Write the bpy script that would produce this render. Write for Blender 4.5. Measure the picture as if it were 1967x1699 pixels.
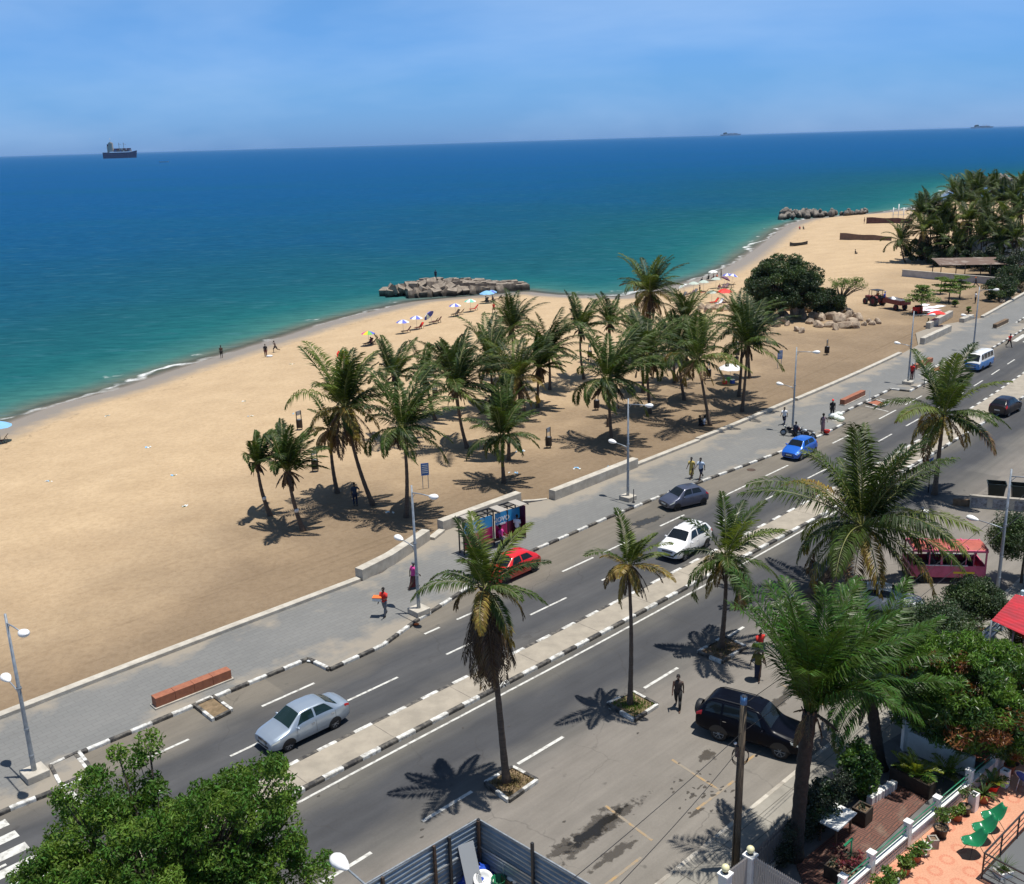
import bpy, math, random
import numpy as np
from mathutils import Vector, Matrix

for o in list(bpy.data.objects):
    bpy.data.objects.remove(o)
SC = bpy.context.scene
COL = SC.collection
PI = math.pi

# ------------------------------------------------------------------ camera
H = 26.0
FPX = 1950.0
PITCH, ROLL = math.radians(16.51), math.radians(-1.7)
FW = Vector((0, math.cos(PITCH), -math.sin(PITCH)))
U0 = Vector((0, math.sin(PITCH), math.cos(PITCH)))
R0 = Vector((1, 0, 0))
RT = R0 * math.cos(ROLL) + U0 * math.sin(ROLL)
UP = -R0 * math.sin(ROLL) + U0 * math.cos(ROLL)
cd = bpy.data.cameras.new('camera')
cam = bpy.data.objects.new('camera', cd)
COL.objects.link(cam)
cam.matrix_world = Matrix(((RT.x, UP.x, -FW.x, 0), (RT.y, UP.y, -FW.y, 0), (RT.z, UP.z, -FW.z, H), (0, 0, 0, 1)))
cd.sensor_fit = 'HORIZONTAL'
cd.sensor_width = 36.0
cd.lens = 36.0 * FPX / 1967.0
cd.clip_start = 0.5
cd.clip_end = 120000
SC.camera = cam

# ------------------------------------------------------------------ world, sun, exposure
SUN = Vector((0.17, 0.0, 1.0)).normalized()
EL = math.asin(SUN.z)
W = bpy.data.worlds.new('World')
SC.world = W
W.use_nodes = True
nt = W.node_tree
nt.nodes.clear()
out = nt.nodes.new('ShaderNodeOutputWorld')
bg = nt.nodes.new('ShaderNodeBackground')
bg.inputs['Strength'].default_value = 0.08
sky = nt.nodes.new('ShaderNodeTexSky')
sky.sky_type = 'NISHITA'
sky.sun_disc = False
sky.sun_elevation = EL
sky.sun_rotation = math.radians(90)
sky.altitude = 30
sky.air_density = 1.0
sky.dust_density = 0.4
sky.ozone_density = 1.5
tc = nt.nodes.new('ShaderNodeTexCoord')
mp = nt.nodes.new('ShaderNodeMapping')
mp.inputs['Scale'].default_value = (1.2, 1.2, 4.5)
mp.inputs['Rotation'].default_value = (0.0, 0.12, 0.5)
nz = nt.nodes.new('ShaderNodeTexNoise')
nz.inputs['Scale'].default_value = 1.7
nz.inputs['Detail'].default_value = 5
nz.inputs['Roughness'].default_value = 0.55
nz.inputs['Distortion'].default_value = 0.25
rp = nt.nodes.new('ShaderNodeValToRGB')
rp.color_ramp.elements[0].position = 0.42
rp.color_ramp.elements[0].color = (0, 0, 0, 1)
rp.color_ramp.elements[1].position = 0.80
rp.color_ramp.elements[1].color = (0.42, 0.42, 0.42, 1)
hz = nt.nodes.new('ShaderNodeMix')
hz.data_type = 'RGBA'
hz.inputs[7].default_value = (6.4, 8.4, 11.4, 1)     # thin high cloud
nt.links.new(tc.outputs['Generated'], mp.inputs['Vector'])
nt.links.new(mp.outputs['Vector'], nz.inputs['Vector'])
nt.links.new(nz.outputs['Fac'], rp.inputs['Fac'])
nt.links.new(rp.outputs['Color'], hz.inputs[0])
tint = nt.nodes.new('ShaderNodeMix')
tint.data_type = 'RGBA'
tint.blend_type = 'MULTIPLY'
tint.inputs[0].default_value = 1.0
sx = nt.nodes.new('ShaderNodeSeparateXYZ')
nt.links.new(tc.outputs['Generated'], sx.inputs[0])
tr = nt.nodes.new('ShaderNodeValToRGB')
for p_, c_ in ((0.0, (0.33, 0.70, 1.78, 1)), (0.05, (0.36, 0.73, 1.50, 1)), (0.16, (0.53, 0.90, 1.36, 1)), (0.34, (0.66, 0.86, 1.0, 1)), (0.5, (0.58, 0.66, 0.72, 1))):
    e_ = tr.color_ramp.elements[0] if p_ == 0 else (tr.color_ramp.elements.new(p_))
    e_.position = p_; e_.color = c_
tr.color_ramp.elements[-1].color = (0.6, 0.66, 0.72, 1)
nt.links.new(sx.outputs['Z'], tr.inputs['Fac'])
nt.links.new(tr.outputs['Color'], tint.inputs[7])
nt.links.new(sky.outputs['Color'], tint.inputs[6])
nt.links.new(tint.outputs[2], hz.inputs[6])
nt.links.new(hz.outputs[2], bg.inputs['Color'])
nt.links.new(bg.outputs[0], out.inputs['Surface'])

sl = bpy.data.lights.new('sun', 'SUN')
sl.energy = 4.9
sl.angle = math.radians(0.53)
sl.color = (1.0, 0.955, 0.88)
so = bpy.data.objects.new('sun', sl)
COL.objects.link(so)
so.rotation_euler = SUN.to_track_quat('Z', 'Y').to_euler()
so.location = (0, 0, 60)
VS = SC.view_settings
VS.view_transform = 'Standard'
VS.look = 'None'
VS.exposure = 0.20
VS.gamma = 1.0
VS.use_curve_mapping = False
SC.cycles.max_bounces = 6
SC.cycles.transparent_max_bounces = 8
SC.cycles.caustics_reflective = False
SC.cycles.caustics_refractive = False

# ------------------------------------------------------------------ pixel of the photograph -> point on the level z
def at(px, py, z=0.0):
    d = FW + RT * ((px - 983.5) / FPX) - UP * ((py - 849.5) / FPX)
    t = (H - z) / -d.z
    return Vector((d.x * t, d.y * t, z))

def proj(p):
    v = Vector(p) - Vector((0, 0, H))
    k = v.dot(FW)
    return 983.5 + FPX * v.dot(RT) / k, 849.5 - FPX * v.dot(UP) / k

def zof(base, py):
    """height above `base` at which a vertical line reaches picture row py"""
    lo, hi = 0.0, 25.0
    for _ in range(40):
        m = (lo + hi) / 2
        if proj((base.x, base.y, base.z + m))[1] > py: lo = m
        else: hi = m
    return lo

# ------------------------------------------------------------------ mesh collecting
class MB:
    def __init__(s):
        s.v, s.f, s.m, s.s = [], [], [], []
        s.blocks = []

    def add(s, verts, faces, mat=0, smooth=False):
        n = len(s.v)
        s.v.extend(tuple(p) for p in verts)
        for f in faces:
            s.f.append(tuple(i + n for i in f)); s.m.append(mat); s.s.append(smooth)
        return s

    def box(s, c, size, rz=0.0, mat=0, rx=0.0, ry=0.0):
        M = Matrix.Translation(Vector(c)) @ Matrix.Rotation(rz, 4, 'Z') @ Matrix.Rotation(ry, 4, 'Y') @ Matrix.Rotation(rx, 4, 'X')
        a, b, d = size[0] / 2, size[1] / 2, size[2] / 2
        vs = [M @ Vector(p) for p in ((-a, -b, -d), (a, -b, -d), (a, b, -d), (-a, b, -d), (-a, -b, d), (a, -b, d), (a, b, d), (-a, b, d))]
        return s.add(vs, [(0, 3, 2, 1), (4, 5, 6, 7), (0, 1, 5, 4), (1, 2, 6, 5), (2, 3, 7, 6), (3, 0, 4, 7)], mat)

    def bar(s, a, b, w, h, mat=0):
        a, b = Vector(a), Vector(b)
        d = (b - a)
        L = d.length
        d.normalize()
        side = d.cross(Vector((0, 0, 1)))
        if side.length < 1e-4: side = Vector((1, 0, 0))
        side.normalize()
        up = side.cross(d)
        vs = []
        for p in (a, b):
            for i, j in ((-1, -1), (1, -1), (1, 1), (-1, 1)):
                vs.append(p + side * (i * w / 2) + up * (j * h / 2))
        return s.add(vs, [(0, 1, 2, 3), (7, 6, 5, 4), (0, 4, 5, 1), (1, 5, 6, 2), (2, 6, 7, 3), (3, 7, 4, 0)], mat)

    def tube(s, pts, rad, n=8, mat=0, smooth=True, cap=True):
        pts = [Vector(p) for p in pts]
        if not hasattr(rad, '__len__'): rad = [rad] * len(pts)
        vs, fs = [], []
        ref = Vector((0.31, 0.87, 0.38))
        for i, p in enumerate(pts):
            d = pts[min(i + 1, len(pts) - 1)] - pts[max(i - 1, 0)]
            if d.length < 1e-9: d = Vector((0, 0, 1))
            d.normalize()
            x = d.cross(ref)
            if x.length < 0.05: x = d.cross(Vector((1, 0, 0)))
            x.normalize()
            y = d.cross(x)
            for k in range(n):
                a = 2 * PI * k / n
                vs.append(p + (x * math.cos(a) + y * math.sin(a)) * rad[i])
        for i in range(len(pts) - 1):
            for k in range(n):
                fs.append((i * n + k, i * n + (k + 1) % n, (i + 1) * n + (k + 1) % n, (i + 1) * n + k))
        s.add(vs, fs, mat, smooth)
        if cap:
            m = len(pts) - 1
            b0 = len(s.v) - len(vs)
            s.f.append(tuple(b0 + k for k in reversed(range(n)))); s.m.append(mat); s.s.append(False)
            s.f.append(tuple(b0 + m * n + k for k in range(n))); s.m.append(mat); s.s.append(False)
        return s

    def lathe(s, prof, n=16, c=(0, 0, 0), mat=0, smooth=True, M=None):
        vs, fs = [], []
        for r, z in prof:
            for k in range(n):
                a = 2 * PI * k / n
                p = Vector((r * math.cos(a), r * math.sin(a), z))
                if M is not None: p = M @ p
                vs.append(p + Vector(c))
        for i in range(len(prof) - 1):
            for k in range(n):
                fs.append((i * n + k, i * n + (k + 1) % n, (i + 1) * n + (k + 1) % n, (i + 1) * n + k))
        return s.add(vs, fs, mat, smooth)

    def prism(s, poly, z0, z1, mat=0):
        n = len(poly)
        ar = sum(poly[i][0] * poly[(i + 1) % n][1] - poly[(i + 1) % n][0] * poly[i][1] for i in range(n))
        if ar < 0: poly = list(reversed(poly))
        vs = [(p[0], p[1], z0) for p in poly] + [(p[0], p[1], z1) for p in poly]
        fs = [tuple(reversed(range(n))), tuple(range(n, 2 * n))] + [(i, (i + 1) % n, n + (i + 1) % n, n + i) for i in range(n)]
        return s.add(vs, fs, mat)

    def sheet(s, poly, z, mat=0):
        n = len(poly)
        ar = sum(poly[i][0] * poly[(i + 1) % n][1] - poly[(i + 1) % n][0] * poly[i][1] for i in range(n))
        if ar < 0: poly = list(reversed(poly))
        return s.add([(p[0], p[1], z) for p in poly], [tuple(range(n))], mat)

    def ball(s, c, r, n=10, m=7, mat=0, sc=(1, 1, 1), rot=None):
        prof = []
        vs, fs = [], []
        for i in range(m + 1):
            a = -PI / 2 + PI * i / m
            for k in range(n):
                b = 2 * PI * k / n
                p = Vector((max(math.cos(a), 0.02) * math.cos(b) * r * sc[0], max(math.cos(a), 0.02) * math.sin(b) * r * sc[1], math.sin(a) * r * sc[2]))
                if rot is not None: p = rot @ p
                vs.append(p + Vector(c))
        for i in range(m):
            for k in range(n):
                fs.append((i * n + k, i * n + (k + 1) % n, (i + 1) * n + (k + 1) % n, (i + 1) * n + k))
        return s.add(vs, fs, mat, True)

    def grid(s, P, mat=0, smooth=True, flip=False):
        """P[i][j] points"""
        a, b = len(P), len(P[0])
        vs = [p for row in P for p in row]
        fs = []
        for i in range(a - 1):
            for j in range(b - 1):
                q = (i * b + j, i * b + j + 1, (i + 1) * b + j + 1, (i + 1) * b + j)
                fs.append(tuple(reversed(q)) if flip else q)
        return s.add(vs, fs, mat, smooth)

    def quads(s, V, mat=0):
        """V: array (n, 4, 3) of loose quads"""
        s.blocks.append((np.asarray(V, dtype=np.float32).reshape(-1, 3), mat))
        return s

    def mesh(s, name, mats):
        me = bpy.data.meshes.new(name)
        nb = sum(len(b[0]) for b in s.blocks)
        nv = len(s.v) + nb
        co = np.zeros((nv, 3), dtype=np.float32)
        if s.v: co[:len(s.v)] = np.array([tuple(p) for p in s.v], dtype=np.float32)
        lt = [len(f) for f in s.f]
        li = [i for f in s.f for i in f]
        mi = list(s.m)
        sm = list(s.s)
        k = len(s.v)
        parts_i, parts_t, parts_m, parts_s = [np.array(li, dtype=np.int32)], [np.array(lt, dtype=np.int32)], [np.array(mi, dtype=np.int32)], [np.array(sm, dtype=bool)]
        for V, m in s.blocks:
            n = len(V)
            co[k:k + n] = V
            parts_i.append(np.arange(k, k + n, dtype=np.int32))
            parts_t.append(np.full(n // 4, 4, dtype=np.int32))
            parts_m.append(np.full(n // 4, m, dtype=np.int32))
            parts_s.append(np.zeros(n // 4, dtype=bool))
            k += n
        li = np.concatenate(parts_i); lt = np.concatenate(parts_t); mi = np.concatenate(parts_m); sm = np.concatenate(parts_s)
        me.vertices.add(nv)
        me.vertices.foreach_set('co', co.ravel())
        me.loops.add(len(li))
        me.loops.foreach_set('vertex_index', li)
        me.polygons.add(len(lt))
        st_ = np.concatenate([[0], np.cumsum(lt)[:-1]]).astype(np.int32)
        me.polygons.foreach_set('loop_start', st_)
        me.polygons.foreach_set('material_index', mi)
        me.polygons.foreach_set('use_smooth', sm)
        me.update(calc_edges=True)
        if not isinstance(mats, (list, tuple)): mats = [mats]
        for m in mats: me.materials.append(m)
        return me

    def build(s, name, mats, parent=None, loc=None, rz=None, bevel=0.0):
        o = bpy.data.objects.new(name, s.mesh(name, mats))
        COL.objects.link(o)
        if parent is not None: o.parent = parent
        if loc is not None: o.location = loc
        if rz is not None: o.rotation_euler = (0, 0, rz)
        if bevel:
            md = o.modifiers.new('bevel', 'BEVEL')
            md.width = bevel
            md.segments = 2
            md.limit_method = 'ANGLE'
        return o

def tag(o, label, cat, group=None, kind=None):
    o['label'] = label
    o['category'] = cat
    if group: o['group'] = group
    if kind: o['kind'] = kind
    return o

def structure(o):
    o['kind'] = 'structure'
    return o

def thing(name, label, cat, loc=(0, 0, 0), rz=0.0, group=None):
    o = bpy.data.objects.new(name, None)
    o.empty_display_size = 0.2
    COL.objects.link(o)
    o.location = loc
    o.rotation_euler = (0, 0, rz)
    return tag(o, label, cat, group)

def dup(root, loc, rz=0.0, label=None, scale=1.0):
    def cp(o, par):
        c = o.copy()
        COL.objects.link(c)
        c.parent = par
        for ch in KIDS.get(o.name, []): cp(ch, c)
        return c
    KIDS = {}
    for o in COL.objects:
        if o.parent: KIDS.setdefault(o.parent.name, []).append(o)
    r = cp(root, None)
    r.location = loc
    r.rotation_euler = (root.rotation_euler.x, root.rotation_euler.y, rz)
    r.scale = (scale,) * 3 if not hasattr(scale, '__len__') else scale
    if label: r['label'] = label
    return r

# ------------------------------------------------------------------ materials
def mat(name, col, rough=0.6, metal=0.0, spec=0.5, col2=None, nscale=6.0, ndetail=4.0, lo=0.35, hi=0.65, bump=0.0, bscale=40.0,
        rand=0.0, transl=0.0, coat=0.0, alpha=1.0, trans=0.0, aniso=None):
    m = bpy.data.materials.new(name)
    m.use_nodes = True
    t = m.node_tree
    b = t.nodes['Principled BSDF']
    b.inputs['Base Color'].default_value = (*col, 1)
    b.inputs['Roughness'].default_value = rough
    b.inputs['Metallic'].default_value = metal
    b.inputs['Specular IOR Level'].default_value = spec
    if coat:
        b.inputs['Coat Weight'].default_value = coat
        b.inputs['Coat Roughness'].default_value = 0.06
    if trans: b.inputs['Transmission Weight'].default_value = trans
    if alpha < 1: b.inputs['Alpha'].default_value = alpha
    src = None
    tcn = None
    if col2 is not None or bump:
        tcn = t.nodes.new('ShaderNodeTexCoord')
        vec = tcn.outputs['Object']
        if aniso:
            mpn = t.nodes.new('ShaderNodeMapping')
            mpn.inputs['Scale'].default_value = aniso
            t.links.new(vec, mpn.inputs['Vector'])
            vec = mpn.outputs['Vector']
    if col2 is not None:
        n = t.nodes.new('ShaderNodeTexNoise')
        n.inputs['Scale'].default_value = nscale
        n.inputs['Detail'].default_value = ndetail
        n.inputs['Roughness'].default_value = 0.62
        t.links.new(vec, n.inputs['Vector'])
        r = t.nodes.new('ShaderNodeMapRange')
        r.inputs['From Min'].default_value = lo
        r.inputs['From Max'].default_value = hi
        t.links.new(n.outputs['Fac'], r.inputs['Value'])
        mx = t.nodes.new('ShaderNodeMix')
        mx.data_type = 'RGBA'
        mx.inputs[6].default_value = (*col, 1)
        mx.inputs[7].default_value = (*col2, 1)
        t.links.new(r.outputs['Result'], mx.inputs[0])
        src = mx.outputs[2]
    if rand:
        g = t.nodes.new('ShaderNodeNewGeometry')
        hs = t.nodes.new('ShaderNodeHueSaturation')
        mr = t.nodes.new('ShaderNodeMapRange')
        mr.inputs['To Min'].default_value = 1 - rand
        mr.inputs['To Max'].default_value = 1 + rand
        t.links.new(g.outputs['Random Per Island'], mr.inputs['Value'])
        t.links.new(mr.outputs['Result'], hs.inputs['Value'])
        mh = t.nodes.new('ShaderNodeMapRange')
        mh.inputs['To Min'].default_value = 0.5 - rand * 0.06
        mh.inputs['To Max'].default_value = 0.5 + rand * 0.06
        t.links.new(g.outputs['Random Per Island'], mh.inputs['Value'])
        t.links.new(mh.outputs['Result'], hs.inputs['Hue'])
        hs.inputs['Color'].default_value = (*col, 1)
        if src: t.links.new(src, hs.inputs['Color'])
        src = hs.outputs['Color']
    if src: t.links.new(src, b.inputs['Base Color'])
    if bump:
        n2 = t.nodes.new('ShaderNodeTexNoise')
        n2.inputs['Scale'].default_value = bscale
        n2.inputs['Detail'].default_value = 4
        t.links.new(vec, n2.inputs['Vector'])
        bp = t.nodes.new('ShaderNodeBump')
        bp.inputs['Strength'].default_value = bump
        bp.inputs['Distance'].default_value = 0.05
        t.links.new(n2.outputs['Fac'], bp.inputs['Height'])
        t.links.new(bp.outputs['Normal'], b.inputs['Normal'])
    if transl:
        tr = t.nodes.new('ShaderNodeBsdfTranslucent')
        tr.inputs['Color'].default_value = (col[0] * 1.5 + 0.01, col[1] * 1.6, col[2] * 0.7, 1)
        ms = t.nodes.new('ShaderNodeMixShader')
        ms.inputs[0].default_value = transl
        t.links.new(b.outputs[0], ms.inputs[1])
        t.links.new(tr.outputs[0], ms.inputs[2])
        t.links.new(ms.outputs[0], t.nodes['Material Output'].inputs['Surface'])
    return m

M = {}
def reg(name, *a, **k):
    M[name] = mat(name, *a, **k)
    return M[name]

reg('white_paint', (0.80, 0.80, 0.78), 0.5, col2=(0.62, 0.61, 0.58), nscale=9, lo=0.45, hi=0.75)
reg('white_wall', (0.78, 0.78, 0.76), 0.7, col2=(0.62, 0.62, 0.60), nscale=2.5, lo=0.4, hi=0.8)
reg('kerb_white', (0.66, 0.66, 0.63), 0.75, col2=(0.30, 0.285, 0.255), nscale=4, lo=0.40, hi=0.66, bump=0.2)
reg('kerb_black', (0.035, 0.033, 0.032), 0.7, col2=(0.17, 0.155, 0.13), nscale=4, lo=0.42, hi=0.70, bump=0.2)
reg('concrete', (0.36, 0.33, 0.28), 0.85, col2=(0.25, 0.225, 0.19), nscale=2.2, bump=0.3, bscale=18)
reg('pale_concrete', (0.50, 0.465, 0.40), 0.85, col2=(0.36, 0.33, 0.28), nscale=1.6, bump=0.25, bscale=18)
reg('median_concrete', (0.345, 0.305, 0.245), 0.9, col2=(0.265, 0.235, 0.19), nscale=1.1, bump=0.2, bscale=25)
reg('block_concrete', (0.31, 0.265, 0.21), 0.85, col2=(0.13, 0.10, 0.08), nscale=0.9, bump=0.4, bscale=6)
reg('rock', (0.46, 0.37, 0.27), 0.85, col2=(0.22, 0.155, 0.11), nscale=1.6, bump=0.5, bscale=5)
reg('dark_rock', (0.13, 0.115, 0.10), 0.8, col2=(0.24, 0.21, 0.175), nscale=1.2, bump=0.5, bscale=5)
reg('soil', (0.20, 0.135, 0.085), 0.95, col2=(0.11, 0.075, 0.045), nscale=4, bump=0.5, bscale=20)
reg('bench_brick', (0.34, 0.125, 0.065), 0.75, col2=(0.25, 0.09, 0.05), nscale=4, bump=0.15)
reg('galv', (0.42, 0.46, 0.50), 0.45, metal=0.55, col2=(0.28, 0.31, 0.34), nscale=8)
reg('lamp_grey', (0.36, 0.40, 0.44), 0.45, metal=0.35, col2=(0.26, 0.29, 0.32), nscale=5)
reg('lamp_white', (0.82, 0.82, 0.80), 0.35)
reg('dark_metal', (0.035, 0.036, 0.040), 0.5, metal=0.3)
reg('rust', (0.10, 0.055, 0.035), 0.8, col2=(0.04, 0.035, 0.03), nscale=9)
reg('bark', (0.105, 0.08, 0.06), 0.9, col2=(0.055, 0.042, 0.032), nscale=5, bump=0.5, bscale=18, aniso=(1, 1, 4))
reg('palm_bark', (0.15, 0.11, 0.08), 0.9, col2=(0.085, 0.06, 0.045), nscale=3, bump=0.6, bscale=9, aniso=(0.6, 0.6, 5))
reg('oil_bark', (0.045, 0.037, 0.03), 0.95, col2=(0.022, 0.018, 0.015), nscale=5, bump=0.8, bscale=9)
FOL = dict(rough=0.5, spec=0.25)
reg('frond_green', (0.050, 0.080, 0.013), rand=0.35, transl=0.22, **FOL)
reg('frond_dark', (0.024, 0.043, 0.009), rand=0.35, transl=0.2, **FOL)
reg('frond_lime', (0.12, 0.155, 0.03), rand=0.3, transl=0.28, **FOL)
reg('frond_yellow', (0.23, 0.16, 0.03), rand=0.35, transl=0.28, rough=0.5)
reg('frond_brown', (0.15, 0.085, 0.035), rand=0.4, transl=0.15, rough=0.7)
reg('frond_dead', (0.075, 0.05, 0.033), rand=0.45, transl=0.08, rough=0.85)
reg('rachis', (0.17, 0.18, 0.055), 0.5)
reg('oil_green', (0.044, 0.092, 0.011), rand=0.45, transl=0.25, rough=0.42, spec=0.3)
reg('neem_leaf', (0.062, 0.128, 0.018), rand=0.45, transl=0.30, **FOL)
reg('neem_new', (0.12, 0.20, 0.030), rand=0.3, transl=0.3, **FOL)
reg('mango_leaf', (0.040, 0.088, 0.018), rand=0.4, transl=0.25, rough=0.35)
reg('mango_lime', (0.10, 0.19, 0.025), rand=0.3, transl=0.3, rough=0.4)
reg('mango_new', (0.18, 0.070, 0.024), rand=0.35, transl=0.25, rough=0.45)
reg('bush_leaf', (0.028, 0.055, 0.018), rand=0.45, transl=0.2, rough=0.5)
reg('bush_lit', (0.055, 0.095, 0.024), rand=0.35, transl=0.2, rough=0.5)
reg('light_leaf', (0.12, 0.19, 0.04), rand=0.35, transl=0.3, **FOL)
reg('plant_leaf', (0.075, 0.15, 0.025), rand=0.4, transl=0.28, rough=0.35)
reg('plant_yellow', (0.22, 0.25, 0.03), rand=0.3, transl=0.3, rough=0.4)
reg('plant_red', (0.16, 0.03, 0.035), rand=0.4, transl=0.2, rough=0.4)
reg('hedge_leaf', (0.020, 0.034, 0.016), rand=0.5, transl=0.15, rough=0.5)
reg('black_rubber', (0.012, 0.012, 0.013), 0.7)
reg('chrome', (0.62, 0.63, 0.65), 0.2, metal=1.0)
reg('rim', (0.52, 0.53, 0.55), 0.3, metal=0.8)
reg('glass', (0.010, 0.014, 0.018), 0.06, spec=0.45)
reg('glass_green', (0.010, 0.024, 0.024), 0.05, spec=0.45)
reg('head_glass', (0.62, 0.64, 0.60), 0.12, spec=0.8)
reg('tail_red', (0.36, 0.012, 0.014), 0.2)
reg('plastic_black', (0.018, 0.018, 0.02), 0.5)
reg('plate', (0.55, 0.55, 0.52), 0.5)
reg('skin', (0.062, 0.033, 0.021), 0.5)
reg('skin_bare', (0.078, 0.040, 0.025), 0.45)
reg('hair', (0.008, 0.007, 0.007), 0.8)
reg('eye', (0.6, 0.58, 0.55), 0.3)
reg('c_black', (0.012, 0.012, 0.014), 0.85)
reg('c_dark', (0.03, 0.026, 0.026), 0.85, col2=(0.10, 0.07, 0.06), nscale=9)
reg('c_denim', (0.035, 0.05, 0.085), 0.85)
reg('c_grey', (0.16, 0.165, 0.18), 0.85)
reg('c_white', (0.72, 0.74, 0.78), 0.8)
reg('c_lightblue', (0.42, 0.52, 0.66), 0.8)
reg('c_red', (0.55, 0.025, 0.02), 0.8)
reg('c_pink', (0.55, 0.05, 0.26), 0.8)
reg('c_maroon', (0.10, 0.012, 0.02), 0.85)
reg('c_yellow', (0.50, 0.38, 0.10), 0.8)
reg('c_mauve', (0.16, 0.10, 0.13), 0.85, col2=(0.28, 0.18, 0.2), nscale=30)
reg('c_olive', (0.12, 0.11, 0.02), 0.85)
reg('c_orange', (0.75, 0.16, 0.03), 0.6)
reg('c_navy', (0.014, 0.02, 0.05), 0.85)
reg('c_blue', (0.03, 0.09, 0.42), 0.7)
reg('u_white', (0.80, 0.82, 0.86), 0.7, transl=0.2)
reg('u_blue', (0.10, 0.13, 0.52), 0.7)
reg('u_sky', (0.22, 0.48, 0.78), 0.7, transl=0.15)
reg('u_green', (0.14, 0.50, 0.36), 0.7)
reg('u_red', (0.80, 0.03, 0.02), 0.6)
reg('u_yellow', (0.75, 0.55, 0.03), 0.7)
reg('u_lime', (0.12, 0.42, 0.08), 0.7)
reg('wood', (0.16, 0.09, 0.05), 0.75, col2=(0.10, 0.055, 0.03), nscale=6, aniso=(1, 1, 6))
reg('dark_wood', (0.055, 0.040, 0.028), 0.8, col2=(0.03, 0.022, 0.016), nscale=6)
reg('pole_wood', (0.13, 0.10, 0.065), 0.85, col2=(0.065, 0.05, 0.035), nscale=4, aniso=(6, 6, 0.6), bump=0.3)
reg('terracotta', (0.36, 0.12, 0.06), 0.8, col2=(0.26, 0.09, 0.05), nscale=6)
reg('pot_white', (0.70, 0.69, 0.65), 0.6)
reg('blue_paint', (0.06, 0.17, 0.36), 0.6)
reg('sign_blue', (0.05, 0.16, 0.45), 0.5)
reg('sign_grey', (0.30, 0.32, 0.34), 0.55)

def wet_band(name, z0, z1, col):
    """stone darkened by weed and water up to the tide line"""
    t = M[name].node_tree
    b = t.nodes['Principled BSDF']
    src = b.inputs['Base Color'].links[0].from_socket
    g = t.nodes.new('ShaderNodeNewGeometry'); s = t.nodes.new('ShaderNodeSeparateXYZ')
    t.links.new(g.outputs['Position'], s.inputs[0])
    n = t.nodes.new('ShaderNodeTexNoise'); n.inputs['Scale'].default_value = 0.8
    t.links.new(g.outputs['Position'], n.inputs['Vector'])
    a = t.nodes.new('ShaderNodeMath'); a.operation = 'ADD'
    t.links.new(s.outputs['Z'], a.inputs[0]); t.links.new(n.outputs['Fac'], a.inputs[1])
    r = t.nodes.new('ShaderNodeMapRange')
    for k, v in zip(('From Min', 'From Max', 'To Min', 'To Max'), (z0, z1, 1, 0)): r.inputs[k].default_value = v
    t.links.new(a.outputs[0], r.inputs['Value'])
    m = t.nodes.new('ShaderNodeMix'); m.data_type = 'RGBA'
    t.links.new(r.outputs['Result'], m.inputs[0]); t.links.new(src, m.inputs[6]); m.inputs[7].default_value = (*col, 1)
    t.links.new(m.outputs[2], b.inputs['Base Color'])
wet_band('block_concrete', -1.25, -0.65, (0.040, 0.034, 0.026))
wet_band('dark_rock', -1.0, -0.3, (0.030, 0.027, 0.022))

# ================================================================== the road's own coordinates: s along it, t towards the sea
CP = [(-68, -20.5), (-54, -6.2), (-40, 8.2), (-26, 22.6), (-11, 37.6), (5, 53), (21.5, 69.6), (36, 84.8), (55, 106.5), (85, 143.5), (130, 203), (200, 300), (300, 440), (420, 600)]
def _cr(p0, p1, p2, p3, t):
    return [.5 * (2 * b + (-a + c) * t + (2 * a - 5 * b + 4 * c - d) * t * t + (-a + 3 * b - 3 * c + d) * t ** 3) for a, b, c, d in zip(p0, p1, p2, p3)]
RL = np.array([_cr(CP[i - 1], CP[i], CP[i + 1], CP[i + 2], k / 40) for i in range(1, len(CP) - 2) for k in range(40)])
RS = np.concatenate([[0], np.cumsum(np.linalg.norm(np.diff(RL, axis=0), axis=1))])
_k0 = 40 * 2          # control point (-26, 22.6) is s = 0
RS = RS - RS[_k0]
def rp(s, t, z=0.0):
    i = int(np.clip(np.searchsorted(RS, s) - 1, 0, len(RL) - 2))
    a, b = RL[i], RL[i + 1]
    L = RS[i + 1] - RS[i]
    u = (s - RS[i]) / L
    d = (b - a) / L
    return Vector((a[0] + (b[0] - a[0]) * u - d[1] * t, a[1] + (b[1] - a[1]) * u + d[0] * t, z))
def rdir(s):
    a, b = rp(s - .5, 0), rp(s + .5, 0)
    return math.atan2(b.y - a.y, b.x - a.x)

def strip(name, srange, tl, m, z=0.0, kind='structure', zf=None):
    """a sheet between the offsets tl (list, or a function of s) carrying the attributes s and t"""
    vs, fs, sa, ta = [], [], [], []
    n = None
    for s in srange:
        ts = tl(s) if callable(tl) else tl
        n = len(ts)
        for t in ts:
            p = rp(s, t, z)
            if zf: p.z = zf(s, t)
            vs.append(p); sa.append(s); ta.append(t)
    for i in range(len(srange) - 1):
        for j in range(n - 1):
            fs.append((i * n + j, i * n + j + 1, (i + 1) * n + j + 1, (i + 1) * n + j))
    b = MB().add(vs, fs)
    o = b.build(name, m)
    for nm, ar in (('ss', sa), ('tt', ta)):
        at_ = o.data.attributes.new(nm, 'FLOAT', 'POINT')
        at_.data.foreach_set('value', np.array(ar, dtype=np.float32))
    if o.data.polygons[0].normal.z < 0: o.data.flip_normals()
    o['kind'] = kind
    return o

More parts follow.
